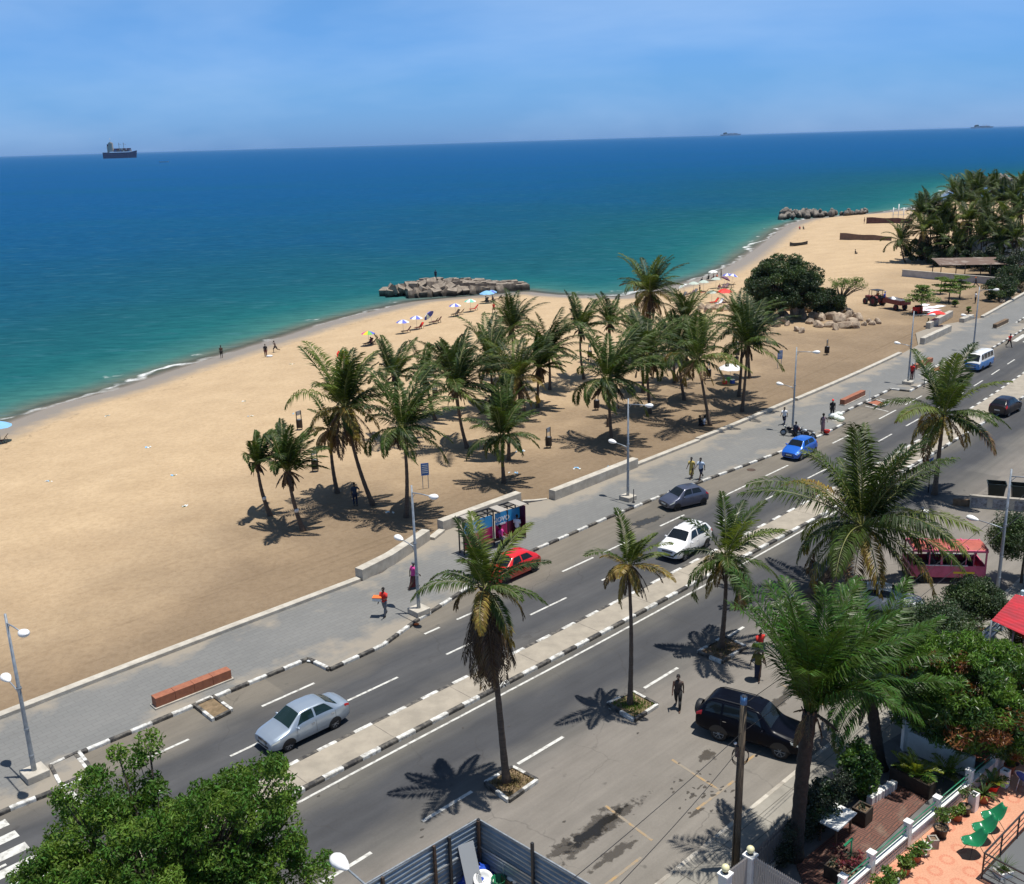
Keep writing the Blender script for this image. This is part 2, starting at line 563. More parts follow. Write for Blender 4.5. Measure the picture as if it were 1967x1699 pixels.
def st_nodes(t):
    a = t.nodes.new('ShaderNodeAttribute'); a.attribute_name = 'ss'
    b = t.nodes.new('ShaderNodeAttribute'); b.attribute_name = 'tt'
    c = t.nodes.new('ShaderNodeCombineXYZ')
    t.links.new(a.outputs['Fac'], c.inputs[0]); t.links.new(b.outputs['Fac'], c.inputs[1])
    return a.outputs['Fac'], b.outputs['Fac'], c.outputs[0]

def N(t, kind, **k):
    n = t.nodes.new(kind)
    for a, v in k.items():
        if a.startswith('i_'): n.inputs[a[2:].replace('_', ' ')].default_value = v
        else: setattr(n, a, v)
    return n

def noise(t, vec, scale, detail=4, rough=0.6, mapscale=None):
    if mapscale:
        m_ = N(t, 'ShaderNodeMapping'); m_.inputs['Scale'].default_value = mapscale
        t.links.new(vec, m_.inputs['Vector']); vec = m_.outputs[0]
    n = N(t, 'ShaderNodeTexNoise', i_Scale=scale, i_Detail=detail, i_Roughness=rough)
    t.links.new(vec, n.inputs['Vector'])
    return n.outputs['Fac']

def mrange(t, v, a, b, c=0.0, d=1.0):
    n = N(t, 'ShaderNodeMapRange')
    for i, x in zip(('From Min', 'From Max', 'To Min', 'To Max'), (a, b, c, d)): n.inputs[i].default_value = x
    t.links.new(v, n.inputs['Value'])
    return n.outputs['Result']

def mixc(t, f, a, b, mode='MIX'):
    n = N(t, 'ShaderNodeMix', data_type='RGBA', blend_type=mode)
    for i, x in ((0, f), (6, a), (7, b)):
        if hasattr(x, 'links'): t.links.new(x, n.inputs[i])
        elif i == 0: n.inputs[0].default_value = x
        else: n.inputs[i].default_value = (*x, 1)
    return n.outputs[2]

def math_(t, op, a, b=0.0):
    n = N(t, 'ShaderNodeMath', operation=op)
    for i, x in ((0, a), (1, b)):
        if hasattr(x, 'links'): t.links.new(x, n.inputs[i])
        else: n.inputs[i].default_value = x
    return n.outputs[0]

def ramp(t, v, stops):
    n = N(t, 'ShaderNodeValToRGB')
    e = n.color_ramp.elements
    while len(e) < len(stops): e.new(0.5)
    for k, (p, c) in enumerate(stops):
        e[k].position = p; e[k].color = (*c, 1) if len(c) == 3 else c
    t.links.new(v, n.inputs['Fac'])
    return n.outputs['Color']

def newmat(name):
    m = bpy.data.materials.new(name); m.use_nodes = True
    M[name] = m
    return m, m.node_tree, m.node_tree.nodes['Principled BSDF']

def bumpn(t, b, h, strength, dist):
    n = N(t, 'ShaderNodeBump', i_Strength=strength, i_Distance=dist)
    t.links.new(h, n.inputs['Height'])
    t.links.new(n.outputs[0], b.inputs['Normal'])
    return n

# ---- asphalt: worn dark wheel lanes, dusty edges and parking
m, t, b = newmat('asphalt')
ss, tt, stv = st_nodes(t)
wob = noise(t, stv, 0.12, 3, mapscale=(1, 2.2, 1))
tw = math_(t, 'ADD', tt, mrange(t, wob, 0.3, 0.7, -0.7, 0.7))
R_ = lambda x: (x + 20) / 32
DU, DK, MD = (0.235, 0.205, 0.165), (0.072, 0.074, 0.080), (0.125, 0.12, 0.113)
base = ramp(t, mrange(t, tw, -20, 12), [(R_(-16), (0.242, 0.222, 0.194)), (R_(-8.2), (0.228, 0.208, 0.184)), (R_(-6.6), (0.150, 0.143, 0.132)), (R_(-5.2), DK), (R_(-3.6), (0.078, 0.080, 0.085)),
    (R_(-2.1), (0.15, 0.142, 0.125)), (R_(-1.0), MD), (R_(0.5), (0.115, 0.112, 0.108)), (R_(1.6), (0.078, 0.080, 0.085)), (R_(3.0), (0.100, 0.101, 0.104)), (R_(4.2), (0.080, 0.082, 0.087)), (R_(5.4), (0.14, 0.132, 0.12)), (R_(6.3), (0.20, 0.18, 0.15)), (R_(9.5), (0.21, 0.185, 0.15))])
fine = noise(t, stv, 9.0, 5, 0.7)
blot = noise(t, stv, 0.35, 5, 0.65, mapscale=(1, 1.8, 1))
streak = noise(t, stv, 1.0, 3, 0.6, mapscale=(0.06, 2.6, 1))
c = mixc(t, mrange(t, blot, 0.3, 0.72), base, (0.80, 0.80, 0.80), 'MULTIPLY')
c = mixc(t, mrange(t, streak, 0.35, 0.75, 0.0, 0.30), c, (0.5, 0.5, 0.52), 'MULTIPLY')
c = mixc(t, mrange(t, fine, 0.25, 0.8, 0.25, 0.0), c, (0.45, 0.45, 0.45), 'MULTIPLY')
spots = noise(t, stv, 1.3, 2, 0.5)
c = mixc(t, mrange(t, spots, 0.70, 0.78, 0, 0.55), c, (0.05, 0.047, 0.045))
wv_ = N(t, 'ShaderNodeVectorMath', operation='ADD'); t.links.new(stv, wv_.inputs[0])
nv_ = N(t, 'ShaderNodeTexNoise', i_Scale=0.8, i_Detail=4); t.links.new(stv, nv_.inputs['Vector']); t.links.new(nv_.outputs['Color'], wv_.inputs[1])
vo_ = N(t, 'ShaderNodeTexVoronoi', feature='DISTANCE_TO_EDGE', i_Scale=0.22); t.links.new(wv_.outputs[0], vo_.inputs['Vector'])
crk = math_(t, 'MULTIPLY', mrange(t, vo_.outputs['Distance'], 0.002, 0.008, 1, 0), mrange(t, noise(t, stv, 0.15, 3), 0.48, 0.6))
c = mixc(t, math_(t, 'MULTIPLY', crk, 0.35), c, (0.045, 0.042, 0.04))
vp_ = N(t, 'ShaderNodeTexVoronoi', feature='F1', distance='CHEBYCHEV', i_Scale=0.10); t.links.new(stv, vp_.inputs['Vector'])
sp_ = N(t, 'ShaderNodeSeparateColor'); t.links.new(vp_.outputs['Color'], sp_.inputs[0])
pat = math_(t, 'MULTIPLY', mrange(t, sp_.outputs[0], 0.80, 0.801), mrange(t, vp_.outputs['Distance'], 0.30, 0.31, 1, 0))
c = mixc(t, math_(t, 'MULTIPLY', pat, 0.35), c, (0.075, 0.073, 0.07))
t.links.new(c, b.inputs['Base Color'])
b.inputs['Roughness'].default_value = 0.85
b.inputs['Specular IOR Level'].default_value = 0.15
bumpn(t, b, fine, 0.25, 0.02)

# ---- promenade paving
m, t, b = newmat('paving')
ss, tt, stv = st_nodes(t)
br = N(t, 'ShaderNodeTexBrick', i_Scale=1.0, i_Mortar_Size=0.018, i_Brick_Width=0.62, i_Row_Height=0.31)
br.inputs['Color1'].default_value = (0.166, 0.166, 0.160, 1); br.inputs['Color2'].default_value = (0.180, 0.180, 0.172, 1); br.inputs['Mortar'].default_value = (0.143, 0.141, 0.134, 1)
t.links.new(stv, br.inputs['Vector'])
big = noise(t, stv, 0.16, 4, mapscale=(0.8, 1.5, 1))
c = mixc(t, mrange(t, big, 0.35, 0.7), br.outputs['Color'], (0.84, 0.85, 0.86), 'MULTIPLY')
# sand blown over the paving near its edges
edge = mrange(t, math_(t, 'ADD', math_(t, 'ABSOLUTE', math_(t, 'SUBTRACT', tt, 10.6)), mrange(t, noise(t, stv, 0.4, 4), 0.3, 0.7, -1.6, 1.6)), 2.0, 3.6)
c = mixc(t, math_(t, 'MULTIPLY', edge, 0.75), c, (0.29, 0.25, 0.195))
dirt = noise(t, stv, 0.9, 5, 0.7)
c = mixc(t, mrange(t, dirt, 0.6, 0.8, 0, 0.5), c, (0.11, 0.105, 0.10))
t.links.new(c, b.inputs['Base Color'])
b.inputs['Roughness'].default_value = 0.75
bumpn(t, b, noise(t, stv, 14, 3), 0.15, 0.02)

# ---- pavement slabs on the houses' side
m, t, b = newmat('slabs')
ss, tt, stv = st_nodes(t)
br = N(t, 'ShaderNodeTexBrick', i_Scale=1.0, i_Mortar_Size=0.02, i_Brick_Width=2.4, i_Row_Height=0.75, offset=0.0)
br.inputs['Color1'].default_value = (0.27, 0.255, 0.22, 1); br.inputs['Color2'].default_value = (0.30, 0.28, 0.24, 1); br.inputs['Mortar'].default_value = (0.14, 0.13, 0.11, 1)
t.links.new(stv, br.inputs['Vector'])
c = mixc(t, mrange(t, noise(t, stv, 0.7, 5, 0.65), 0.3, 0.72), br.outputs['Color'], (0.66, 0.66, 0.66), 'MULTIPLY')
t.links.new(c, b.inputs['Base Color']); b.inputs['Roughness'].default_value = 0.85

# ================================================================== shoreline, sand, sea
ZW = -2.2
SH_PX = [(-420, 1010), (-200, 905), (0, 818), (100, 780), (225, 748), (330, 712), (450, 675), (540, 648), (620, 622), (690, 604), (742, 592), (790, 580), (870, 572), (960, 566), (1010, 560), (1060, 566), (1110, 569), (1190, 571),
         (1250, 560), (1310, 545), (1370, 527), (1415, 503), (1440, 486), (1475, 460), (1510, 434), (1545, 422), (1600, 416), (1680, 410), (1760, 400), (1800, 385), (1835, 362), (1880, 348), (1950, 340)]
SHORE = np.array([tuple(at(x, y, ZW))[:2] for x, y in SH_PX])
_l = SHORE[-1]
SHORE = np.vstack([SHORE, [_l + np.array([400, 60]), _l + np.array([6000, 900])]])
_f = SHORE[0]
SHORE = np.vstack([[_f + np.array([-60, -110])], SHORE])
def shore_d(X, Y):
    """distance from the water's edge, positive on land"""
    X = np.asarray(X, float); Y = np.asarray(Y, float)
    best = np.full(X.shape, 1e12); sg = np.ones(X.shape)
    for a, b_ in zip(SHORE[:-1], SHORE[1:]):
        d = b_ - a; L2 = d @ d
        u = np.clip(((X - a[0]) * d[0] + (Y - a[1]) * d[1]) / L2, 0, 1)
        dx, dy = X - a[0] - u * d[0], Y - a[1] - u * d[1]
        q = dx * dx + dy * dy
        cr = d[0] * dy - d[1] * dx
        k = q < best - 1e-9
        best = np.where(k, q, best); sg = np.where(k, np.where(cr < 0, 1.0, -1.0), sg)
    return np.sqrt(best) * sg
def zland(d, X, Y):
    up = 0.04
    base = np.where(d > 0, ZW + 0.075 * d, ZW + 0.11 * d)
    k = 0.35
    h = np.clip(0.5 + 0.5 * (up - base) / k, 0, 1)
    z = up * (1 - h) + base * h - k * h * (1 - h)
    lump = 0.05 * np.sin(X * 0.31 + Y * 0.17) * np.sin(Y * 0.23 - X * 0.11) + 0.03 * np.sin(X * 0.9) * np.sin(Y * 0.77)
    w = np.clip((d - 4) / 15, 0, 1)
    return np.maximum(z + lump * w - 0.02, -7)
def zs(x, y):
    d = shore_d(np.array([x]), np.array([y]))
    return float(zland(d, np.array([x]), np.array([y]))[0])
def on(px, py):
    """the point of the beach seen at a pixel"""
    z = 0.0
    for _ in range(12):
        p = at(px, py, z)
        z = zs(p.x, p.y)
    return Vector((p.x, p.y, z))

srs = list(np.arange(-38, 440, 2.0))
tcol = [9.9, 13.0] + list(np.arange(14.5, 110, 1.6)) + list(np.arange(112, 260, 6.0))
vs = np.array([tuple(rp(s, tv))[:2] for s in srs for tv in tcol])
D = shore_d(vs[:, 0], vs[:, 1])
Z = zland(D, vs[:, 0], vs[:, 1])
n = len(tcol)
fs = [(i * n + j, i * n + j + 1, (i + 1) * n + j + 1, (i + 1) * n + j) for i in range(len(srs) - 1) for j in range(n - 1)
      if D[i * n + j] > -45 or D[(i + 1) * n + j + 1] > -45]
sand = MB().add([(x, y, z) for (x, y), z in zip(vs, Z)], fs, 0, True)

m, t, b = newmat('sand')
da = N(t, 'ShaderNodeAttribute', attribute_name='shore').outputs['Fac']
tcn = N(t, 'ShaderNodeTexCoord').outputs['Object']
wob = mrange(t, noise(t, tcn, 0.06, 4, 0.55), 0.3, 0.7, -9, 9)
wob2 = mrange(t, noise(t, tcn, 0.5, 3), 0.3, 0.7, -0.8, 0.8)
dd = math_(t, 'ADD', da, wob)
ta_ = N(t, 'ShaderNodeAttribute', attribute_name='tt').outputs['Fac']
sfor = N(t, 'ShaderNodeAttribute', attribute_name='ss').outputs['Fac']
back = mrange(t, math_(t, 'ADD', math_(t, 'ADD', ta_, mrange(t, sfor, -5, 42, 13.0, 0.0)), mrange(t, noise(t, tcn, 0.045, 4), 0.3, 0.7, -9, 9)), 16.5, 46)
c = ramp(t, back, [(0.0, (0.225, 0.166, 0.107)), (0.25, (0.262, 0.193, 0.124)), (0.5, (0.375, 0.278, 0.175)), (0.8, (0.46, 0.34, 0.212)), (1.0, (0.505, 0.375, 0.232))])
patch = noise(t, tcn, 0.22, 5, 0.6)
c = mixc(t, mrange(t, patch, 0.3, 0.72, 0.0, 1.0), c, (0.84, 0.82, 0.80), 'MULTIPLY')
trod = noise(t, tcn, 2.4, 6, 0.72)
c = mixc(t, mrange(t, trod, 0.42, 0.75, 0, 0.50), c, (0.55, 0.5, 0.45), 'MULTIPLY')
wrk = math_(t, 'MULTIPLY', mrange(t, math_(t, 'ABSOLUTE', math_(t, 'SUBTRACT', math_(t, 'ADD', da, mrange(t, noise(t, tcn, 0.12, 3), 0.3, 0.7, -2.2, 2.2)), 7.5)), 0.1, 0.5, 1, 0), mrange(t, noise(t, tcn, 1.4, 4, 0.7), 0.5, 0.62))
c = mixc(t, math_(t, 'MULTIPLY', wrk, 0.6), c, (0.16, 0.115, 0.07))
bits = noise(t, tcn, 5.0, 2, 0.5)
c = mixc(t, mrange(t, bits, 0.73, 0.78, 0, 0.6), c, (0.12, 0.08, 0.05))
# tyre tracks run along the back of the beach
tr = noise(t, N(t, 'ShaderNodeCombineXYZ').outputs[0], 1.0)
cmb = N(t, 'ShaderNodeCombineXYZ')
sa_ = N(t, 'ShaderNodeAttribute', attribute_name='ss').outputs['Fac']
t.links.new(math_(t, 'MULTIPLY', sa_, 0.012), cmb.inputs[0]); t.links.new(math_(t, 'MULTIPLY', ta_, 1.1), cmb.inputs[1])
trk = noise(t, cmb.outputs[0], 1.6, 3, 0.6)
nearroad = mrange(t, ta_, 17, 30, 1, 0)
c = mixc(t, math_(t, 'MULTIPLY', mrange(t, trk, 0.55, 0.68, 0, 0.55), nearroad), c, (0.68, 0.66, 0.64), 'MULTIPLY')
wet = mrange(t, math_(t, 'ADD', da, wob2), 3.0, 7.0, 1, 0)
c = mixc(t, wet, c, (0.235, 0.20, 0.16))
t.links.new(c, b.inputs['Base Color'])
t.links.new(mrange(t, wet, 0, 1, 0.9, 0.5), b.inputs['Roughness']); b.inputs['Specular IOR Level'].default_value = 0.25
hh = math_(t, 'ADD', math_(t, 'MULTIPLY', trod, 0.7), math_(t, 'MULTIPLY', noise(t, tcn, 0.9, 5, 0.65), 1.0))
bn = bumpn(t, b, hh, 0.75, 0.16)
bs = bn.inputs['Strength']
t.links.new(mrange(t, wet, 0, 1, 0.75, 0.05), bs)
so_ = sand.build('sand', M['sand'])
so_['kind'] = 'structure'
for nm, ar in (('shore', D), ('tt', np.tile(np.array(tcol), len(srs))), ('ss', np.repeat(np.array(srs), n))):
    a_ = so_.data.attributes.new(nm, 'FLOAT', 'POINT')
    a_.data.foreach_set('value', np.asarray(ar, dtype=np.float32))
if so_.data.polygons[5].normal.z < 0: so_.data.flip_normals()

# ---- the sea: one sheet from the beach to beyond the horizon
angs = np.radians(np.linspace(-80, 82, 200))
rad = [40.0]
while rad[-1] < 90000: rad.append(rad[-1] * (1.022 if rad[-1] < 600 else 1.09))
rad = np.array(rad)
A, Rr = np.meshgrid(angs, rad)
X, Y = (np.sin(A) * Rr).ravel(), (np.cos(A) * Rr).ravel()
DS = -shore_d(X, Y)
na = len(angs)
fs = []
for i in range(len(rad) - 1):
    for j in range(na - 1):
        q = (i * na + j, i * na + j + 1, (i + 1) * na + j + 1, (i + 1) * na + j)
        if max(DS[k] for k in q) > -14: fs.append(q)
wv = MB().add([(x, y, ZW) for x, y in zip(X, Y)], fs, 0, True)
m, t, b = newmat('sea')
dw = N(t, 'ShaderNodeAttribute', attribute_name='shore').outputs['Fac']
tcn = N(t, 'ShaderNodeTexCoord').outputs['Object']
bigw = mrange(t, noise(t, tcn, 0.012, 4, 0.6), 0.3, 0.7, -1, 1)
ld = math_(t, 'LOGARITHM', math_(t, 'MAXIMUM', math_(t, 'ADD', dw, 1.0), 0.5), 10.0)      # 0..4
ld = math_(t, 'ADD', ld, math_(t, 'MULTIPLY', bigw, 0.10))
L_ = lambda dist: math.log10(dist + 1) / 4
c = ramp(t, math_(t, 'DIVIDE', ld, 4.0), [(0.0, (0.17, 0.155, 0.12)), (L_(2.5), (0.115, 0.145, 0.12)), (L_(6), (0.050, 0.165, 0.150)), (L_(16), (0.016, 0.116, 0.128)), (L_(45), (0.013, 0.090, 0.122)),
    (L_(120), (0.011, 0.080, 0.150)), (L_(320), (0.010, 0.080, 0.195)), (L_(1200), (0.012, 0.085, 0.225)), (1.0, (0.018, 0.098, 0.245))])
wmid = noise(t, tcn, 0.10, 5, 0.62, mapscale=(1.0, 1.9, 1))
c = mixc(t, mrange(t, wmid, 0.3, 0.7, 0.0, 0.55), c, (0.72, 0.76, 0.82), 'MULTIPLY')
band = noise(t, tcn, 0.0035, 4, 0.6, mapscale=(0.5, 2.4, 1))
c = mixc(t, mrange(t, band, 0.5, 0.72, 0.0, 0.40), c, (0.010, 0.085, 0.15))
wsm = noise(t, tcn, 0.42, 5, 0.7, mapscale=(0.55, 1.5, 1))
c = mixc(t, mrange(t, wsm, 0.40, 0.66, 0.0, 0.75), c, (0.58, 0.66, 0.72), 'MULTIPLY')  # light and dark of the wave facets painted into the base colour, not reflected
wsl = noise(t, tcn, 0.25, 5, 0.7, mapscale=(0.5, 1.6, 1))
c = mixc(t, mrange(t, wsl, 0.56, 0.72, 0.0, 0.35), c, (0.06, 0.16, 0.21))
# foam: broken lines that follow the water's edge
fw = math_(t, 'ADD', dw, mrange(t, noise(t, tcn, 0.07, 3, 0.6), 0.25, 0.75, -3.4, 3.4))
f1 = math_(t, 'MULTIPLY', mrange(t, math_(t, 'ABSOLUTE', math_(t, 'SUBTRACT', fw, 0.5)), 0.10, 0.70, 1, 0), mrange(t, noise(t, tcn, 0.30, 4, 0.6), 0.28, 0.50))
f2 = math_(t, 'MULTIPLY', mrange(t, math_(t, 'ABSOLUTE', math_(t, 'SUBTRACT', fw, 4.2)), 0.2, 1.0, 1, 0), mrange(t, noise(t, tcn, 0.12, 4, 0.6), 0.60, 0.70))
foam = math_(t, 'MULTIPLY', math_(t, 'MAXIMUM', f1, f2), mrange(t, noise(t, tcn, 2.5, 3), 0.35, 0.55, 0.35, 1.0))
c = mixc(t, foam, c, (0.80, 0.82, 0.82))
t.links.new(c, b.inputs['Base Color'])
t.links.new(mrange(t, foam, 0, 1, 0.16, 0.8), b.inputs['Roughness'])
b.inputs['IOR'].default_value = 1.33
b.inputs['Specular IOR Level'].default_value = 0.0
h1 = noise(t, tcn, 0.55, 5, 0.62, mapscale=(0.75, 1.5, 1))
h2 = noise(t, tcn, 0.16, 3, 0.5, mapscale=(0.7, 1.7, 1))
hh = math_(t, 'ADD', math_(t, 'MULTIPLY', h1, 1.0), math_(t, 'MULTIPLY', h2, 2.2))
bumpn(t, b, hh, 0.8, 0.45)
t.links.new(mrange(t, dw, -0.6, 2.6, 0.0, 1.0), b.inputs['Alpha'])
sea = wv.build('sea', M['sea'])
sea['kind'] = 'structure'
a_ = sea.data.attributes.new('shore', 'FLOAT', 'POINT')
a_.data.foreach_set('value', DS.astype(np.float32))
if sea.data.polygons[0].normal.z < 0: sea.data.flip_normals()

# ================================================================== ground, road, promenade
sr = list(np.arange(-40, 420, 2.0))
strip('ground', sr, [-420, -200, -110, -60, -40, -30, -22, -17, 0, 11], M['asphalt'], -0.03)
strip('road', sr, list(np.linspace(-16.6, 9.8, 20)), M['asphalt'], 0.0)

KERB = [(-40, 6.3), (13.2, 6.2), (16.3, 5.85), (16.45, 8.05), (28.5, 7.75), (28.65, 5.95), (32.1, 6.05), (35.2, 7.0), (38, 7.6), (42, 8.6), (47.1, 9.2), (55, 9.3), (61.2, 9.1), (70, 8.35), (76.8, 7.85), (83, 7.5), (88.5, 7.55), (88.7, 9.35),
        (103.8, 9.25), (104.0, 7.35), (111.3, 7.3), (111.5, 9.0), (123.8, 8.9), (124, 6.7), (150, 6.5), (150.2, 8.5), (170, 8.5), (170.2, 6.5), (420, 6.5)]
WALL = [(-40, 13.6), (38, 13.75), (42, 15.4), (45.5, 16.3), (52, 16.3), (54.5, 15.2), (57, 14.85), (76, 14.85), (108, 14.9), (122, 14.5), (128, 14.6), (136, 17.5), (142, 17.0), (152, 13.3), (176, 12.8), (420, 12.8)]
def interp(tab, s):
    xs = [a for a, _ in tab]; ys = [b_ for _, b_ in tab]
    return float(np.interp(s, xs, ys))
KS = sorted(set([round(x, 3) for x in np.arange(-40, 300, 1.0)] + [a for a, _ in KERB if a <= 300] + [a for a, _ in WALL if a <= 300]))
strip('promenade', KS, lambda s: list(np.linspace(interp(KERB, s) + 0.1, interp(WALL, s) - 0.02, 5)), M['paving'], 0.15)

def kerb(b_, pts, seg, w, z0, z1, phase=0, curve=True):
    """painted kerb stones end to end along (s, t) points"""
    P = []
    for (s0, t0), (s1, t1) in zip(pts[:-1], pts[1:]):
        k = max(1, int(math.hypot(s1 - s0, t1 - t0) / 1.0))
        for i in range(k): P.append((s0 + (s1 - s0) * i / k, t0 + (t1 - t0) * i / k))
    P.append(pts[-1])
    acc, idx = 0.0, phase
    W_ = [rp(*p) for p in P]
    cur = [W_[0]]
    def flush(q, mi):
        for a, c_ in zip(q[:-1], q[1:]):
            d = c_ - a
            if d.length < 1e-4: continue
            d.normalize(); sd = Vector((-d.y, d.x, 0)) * (w / 2)
            hh_ = Vector((0, 0, z1 - z0)); a0 = Vector((a.x, a.y, z0)); c0 = Vector((c_.x, c_.y, z0))
            ch = 0.82
            vs_ = [a0 - sd, a0 + sd, a0 + sd + hh_ * .8, a0 + sd * ch + hh_, a0 - sd * ch + hh_, a0 - sd + hh_ * .8]
            vs_ += [c0 - sd, c0 + sd, c0 + sd + hh_ * .8, c0 + sd * ch + hh_, c0 - sd * ch + hh_, c0 - sd + hh_ * .8]
            b_.add(vs_, [tuple(range(6))[::-1], tuple(range(6, 12))] + [(i, (i + 1) % 6, 6 + (i + 1) % 6, 6 + i) for i in range(6)], mi)
    i = 0
    while i < len(W_) - 1:
        L = (W_[i + 1] - cur[-1]).length
        if acc + L < seg:
            acc += L; cur.append(W_[i + 1]); i += 1
        else:
            u = (seg - acc) / max(L, 1e-6)
            q = cur[-1].lerp(W_[i + 1], u)
            cur.append(q); flush(cur, idx % 2); idx += 1; cur = [q.copy()]; acc = 0.0
    flush(cur, idx % 2)

KM = [M['kerb_white'], M['kerb_black']]
kb = MB(); kerb(kb, KERB[:-1], 1.02, 0.22, -0.01, 0.165)
structure(kb.build('promenade_kerb', KM))
MF = [(s, 0.0 + 0.12) for s in np.arange(-40, 300, 2.0)]
MN = [(s, interp([(-40, -1.72), (50, -1.7), (110, -2.6), (300, -2.6)], s)) for s in np.arange(-40, 300, 2.0)]
kb = MB(); kerb(kb, MF, 1.0, 0.24, -0.01, 0.17); kerb(kb, MN, 1.0, 0.24, -0.01, 0.17, 1)
structure(kb.build('median_kerb', KM))
strip('median', [s for s in np.arange(-40, 299, 2.0)], lambda s: [interp([(-40, -1.72), (50, -1.7), (110, -2.6), (300, -2.6)], s) + 0.1, 0.02], M['median_concrete'], 0.155)
jb = MB()
for s in np.arange(-20, 150, 4.7):
    a, c_ = rp(s, -1.55, 0.158), rp(s, -0.02, 0.158)
    jb.bar(a, c_, 0.03, 0.004)
structure(jb.build('median_joints', M['dark_rock']))

# painted lines
mk = MB()
def dash(s0, s1, tv, w=0.14, mi=0, z=0.005, t2=None):
    k = max(1, int((s1 - s0) / 2))
    for i in range(k):
        a, c_ = s0 + (s1 - s0) * i / k, s0 + (s1 - s0) * (i + 1) / k
        ta2 = tv if t2 is None else tv + (t2 - tv) * i / k
        tb2 = tv if t2 is None else tv + (t2 - tv) * (i + 1) / k
        mk.add([rp(a, ta2 - w / 2, z), rp(c_, tb2 - w / 2, z), rp(c_, tb2 + w / 2, z), rp(a, ta2 + w / 2, z)], [(0, 1, 2, 3)], mi)
s = 21.2 - 6.35 * 3
for k in range(42):
    if not 124 < s < 146: dash(s, s + 3.1, 2.85)
    s += 6.35
for a, c_ in ((18.0, 20.6), (24.4, 27.4), (34.6, 35.7), (37.0, 39.0), (46, 49), (50.0, 53.2), (56.3, 59.2), (64.1, 67.6), (70.5, 74), (82.0, 86.0), (92, 96), (98.5, 103), (113, 117)): dash(a, c_, 5.5 + max(0, (a - 30) * 0.004), 0.15)
for a, c_ in ((12.5, 15.2), (19.2, 21.6), (24.2, 26.9), (29.6, 32.5), (35.7, 37.6), (38.3, 41.0), (44.8, 47.0), (50, 52.5), (55, 57.6)): dash(a, c_, -6.95, 0.17)
dash(-30, 140, -2.25, 0.13)
for k in range(12): dash(9.2, 12.6, 6.0 - 0.5 - k * 1.04, 0.52)
for k in range(9): dash(137.0, 142.5, 5.6 - k * 1.25, 0.62)
dash(144.5, 144.9, 3.2, 6.0)
dash(14.8, 15.3, 4.4, 2.4)
for a, c_, tv in ((32.4, 35.0, -14.4), (36.2, 37.6, -14.0), (26.0, 28.6, -14.6)): dash(a, c_, tv, 0.12, 1)
for sq in (29.6, 34.0, 38.4, 42.6):
    mk.add([rp(sq, -14.3, 0.005), rp(sq + .12, -14.3, 0.005), rp(sq + .5, -11.6, 0.005), rp(sq + .38, -11.6, 0.005)], [(0, 1, 2, 3)], 1)
for sq in (95.0, 98.6):
    mk.add([rp(sq, 6.1, 0.005), rp(sq + .14, 6.1, 0.005), rp(sq + 0.9, 8.7, 0.005), rp(sq + .76, 8.7, 0.005)], [(0, 1, 2, 3)], 0)
reg('line_white', (0.56, 0.555, 0.52), 0.8, col2=(0.24, 0.23, 0.21), nscale=3.5, lo=0.46, hi=0.70)
reg('line_yellow', (0.36, 0.225, 0.085), 0.8, col2=(0.24, 0.205, 0.16), nscale=2.2, lo=0.36, hi=0.56)
structure(mk.build('road_markings', [M['line_white'], M['line_yellow']]))

# damp stains, mud and oil on the asphalt, patches with a shape of their own
def blot_poly(cx, cy, rx, ry, rot, seed, n_=26, rough_=0.35):
    r_ = random.Random(seed)
    ph = [r_.uniform(0, 6.28) for _ in range(4)]
    P = []
    for k in range(n_):
        a = 2 * PI * k / n_
        q = 1 + rough_ * (0.5 * math.sin(2 * a + ph[0]) + 0.4 * math.sin(3 * a + ph[1]) + 0.35 * math.sin(5 * a + ph[2]) + 0.25 * math.sin(8 * a + ph[3]))
        x, y = rx * q * math.cos(a), ry * q * math.sin(a)
        P.append((cx + x * math.cos(rot) - y * math.sin(rot), cy + x * math.sin(rot) + y * math.cos(rot)))
    return P
def soft(name, col, rough, full=0.9, sc=3.0):
    m, t, b = newmat(name)
    b.inputs['Base Color'].default_value = (*col, 1); b.inputs['Roughness'].default_value = rough
    e = N(t, 'ShaderNodeAttribute', attribute_name='edge').outputs['Fac']
    n_ = noise(t, N(t, 'ShaderNodeTexCoord').outputs['Object'], sc, 5, 0.65)
    v = math_(t, 'ADD', e, mrange(t, n_, 0.3, 0.7, -0.42, 0.30))
    t.links.new(mrange(t, v, 0.12, 0.42, 0.0, full), b.inputs['Alpha'])
soft('damp', (0.070, 0.060, 0.048), 0.5, 0.80)
soft('wet', (0.020, 0.018, 0.015), 0.12, 0.95)
soft('oil', (0.034, 0.035, 0.037), 0.5, 0.92, 2.0)
RD = math.radians(45)
stn = MB(); stn_e = []
def stain(px, py, rx, ry, seed, mi=0, z=0.004, rot=RD, rough_=0.35):
    p = at(px, py, 0)
    P_ = blot_poly(p.x, p.y, rx, ry, rot, seed, rough_=rough_); n_ = len(P_)
    vs_ = [(p.x + (x - p.x) * f, p.y + (y - p.y) * f, z) for f in (1.0, .7, .35) for x, y in P_] + [(p.x, p.y, z)]
    fs_ = [(r_ * n_ + i, r_ * n_ + (i + 1) % n_, (r_ + 1) * n_ + (i + 1) % n_, (r_ + 1) * n_ + i) for r_ in (0, 1) for i in range(n_)] + [(2 * n_ + i, 2 * n_ + (i + 1) % n_, 3 * n_) for i in range(n_)]
    stn.add(vs_, fs_, mi); stn_e.extend([0.0] * n_ + [.3] * n_ + [.65] * n_ + [1.0])
stain(1150, 1590, 2.6, 0.75, 3, 0, 0.004); stain(1140, 1596, 1.9, 0.42, 4, 1, 0.009)
stain(1085, 1628, 1.0, 0.45, 5, 0, 0.005); stain(1180, 1640, 1.6, 0.30, 35, 0, 0.007)
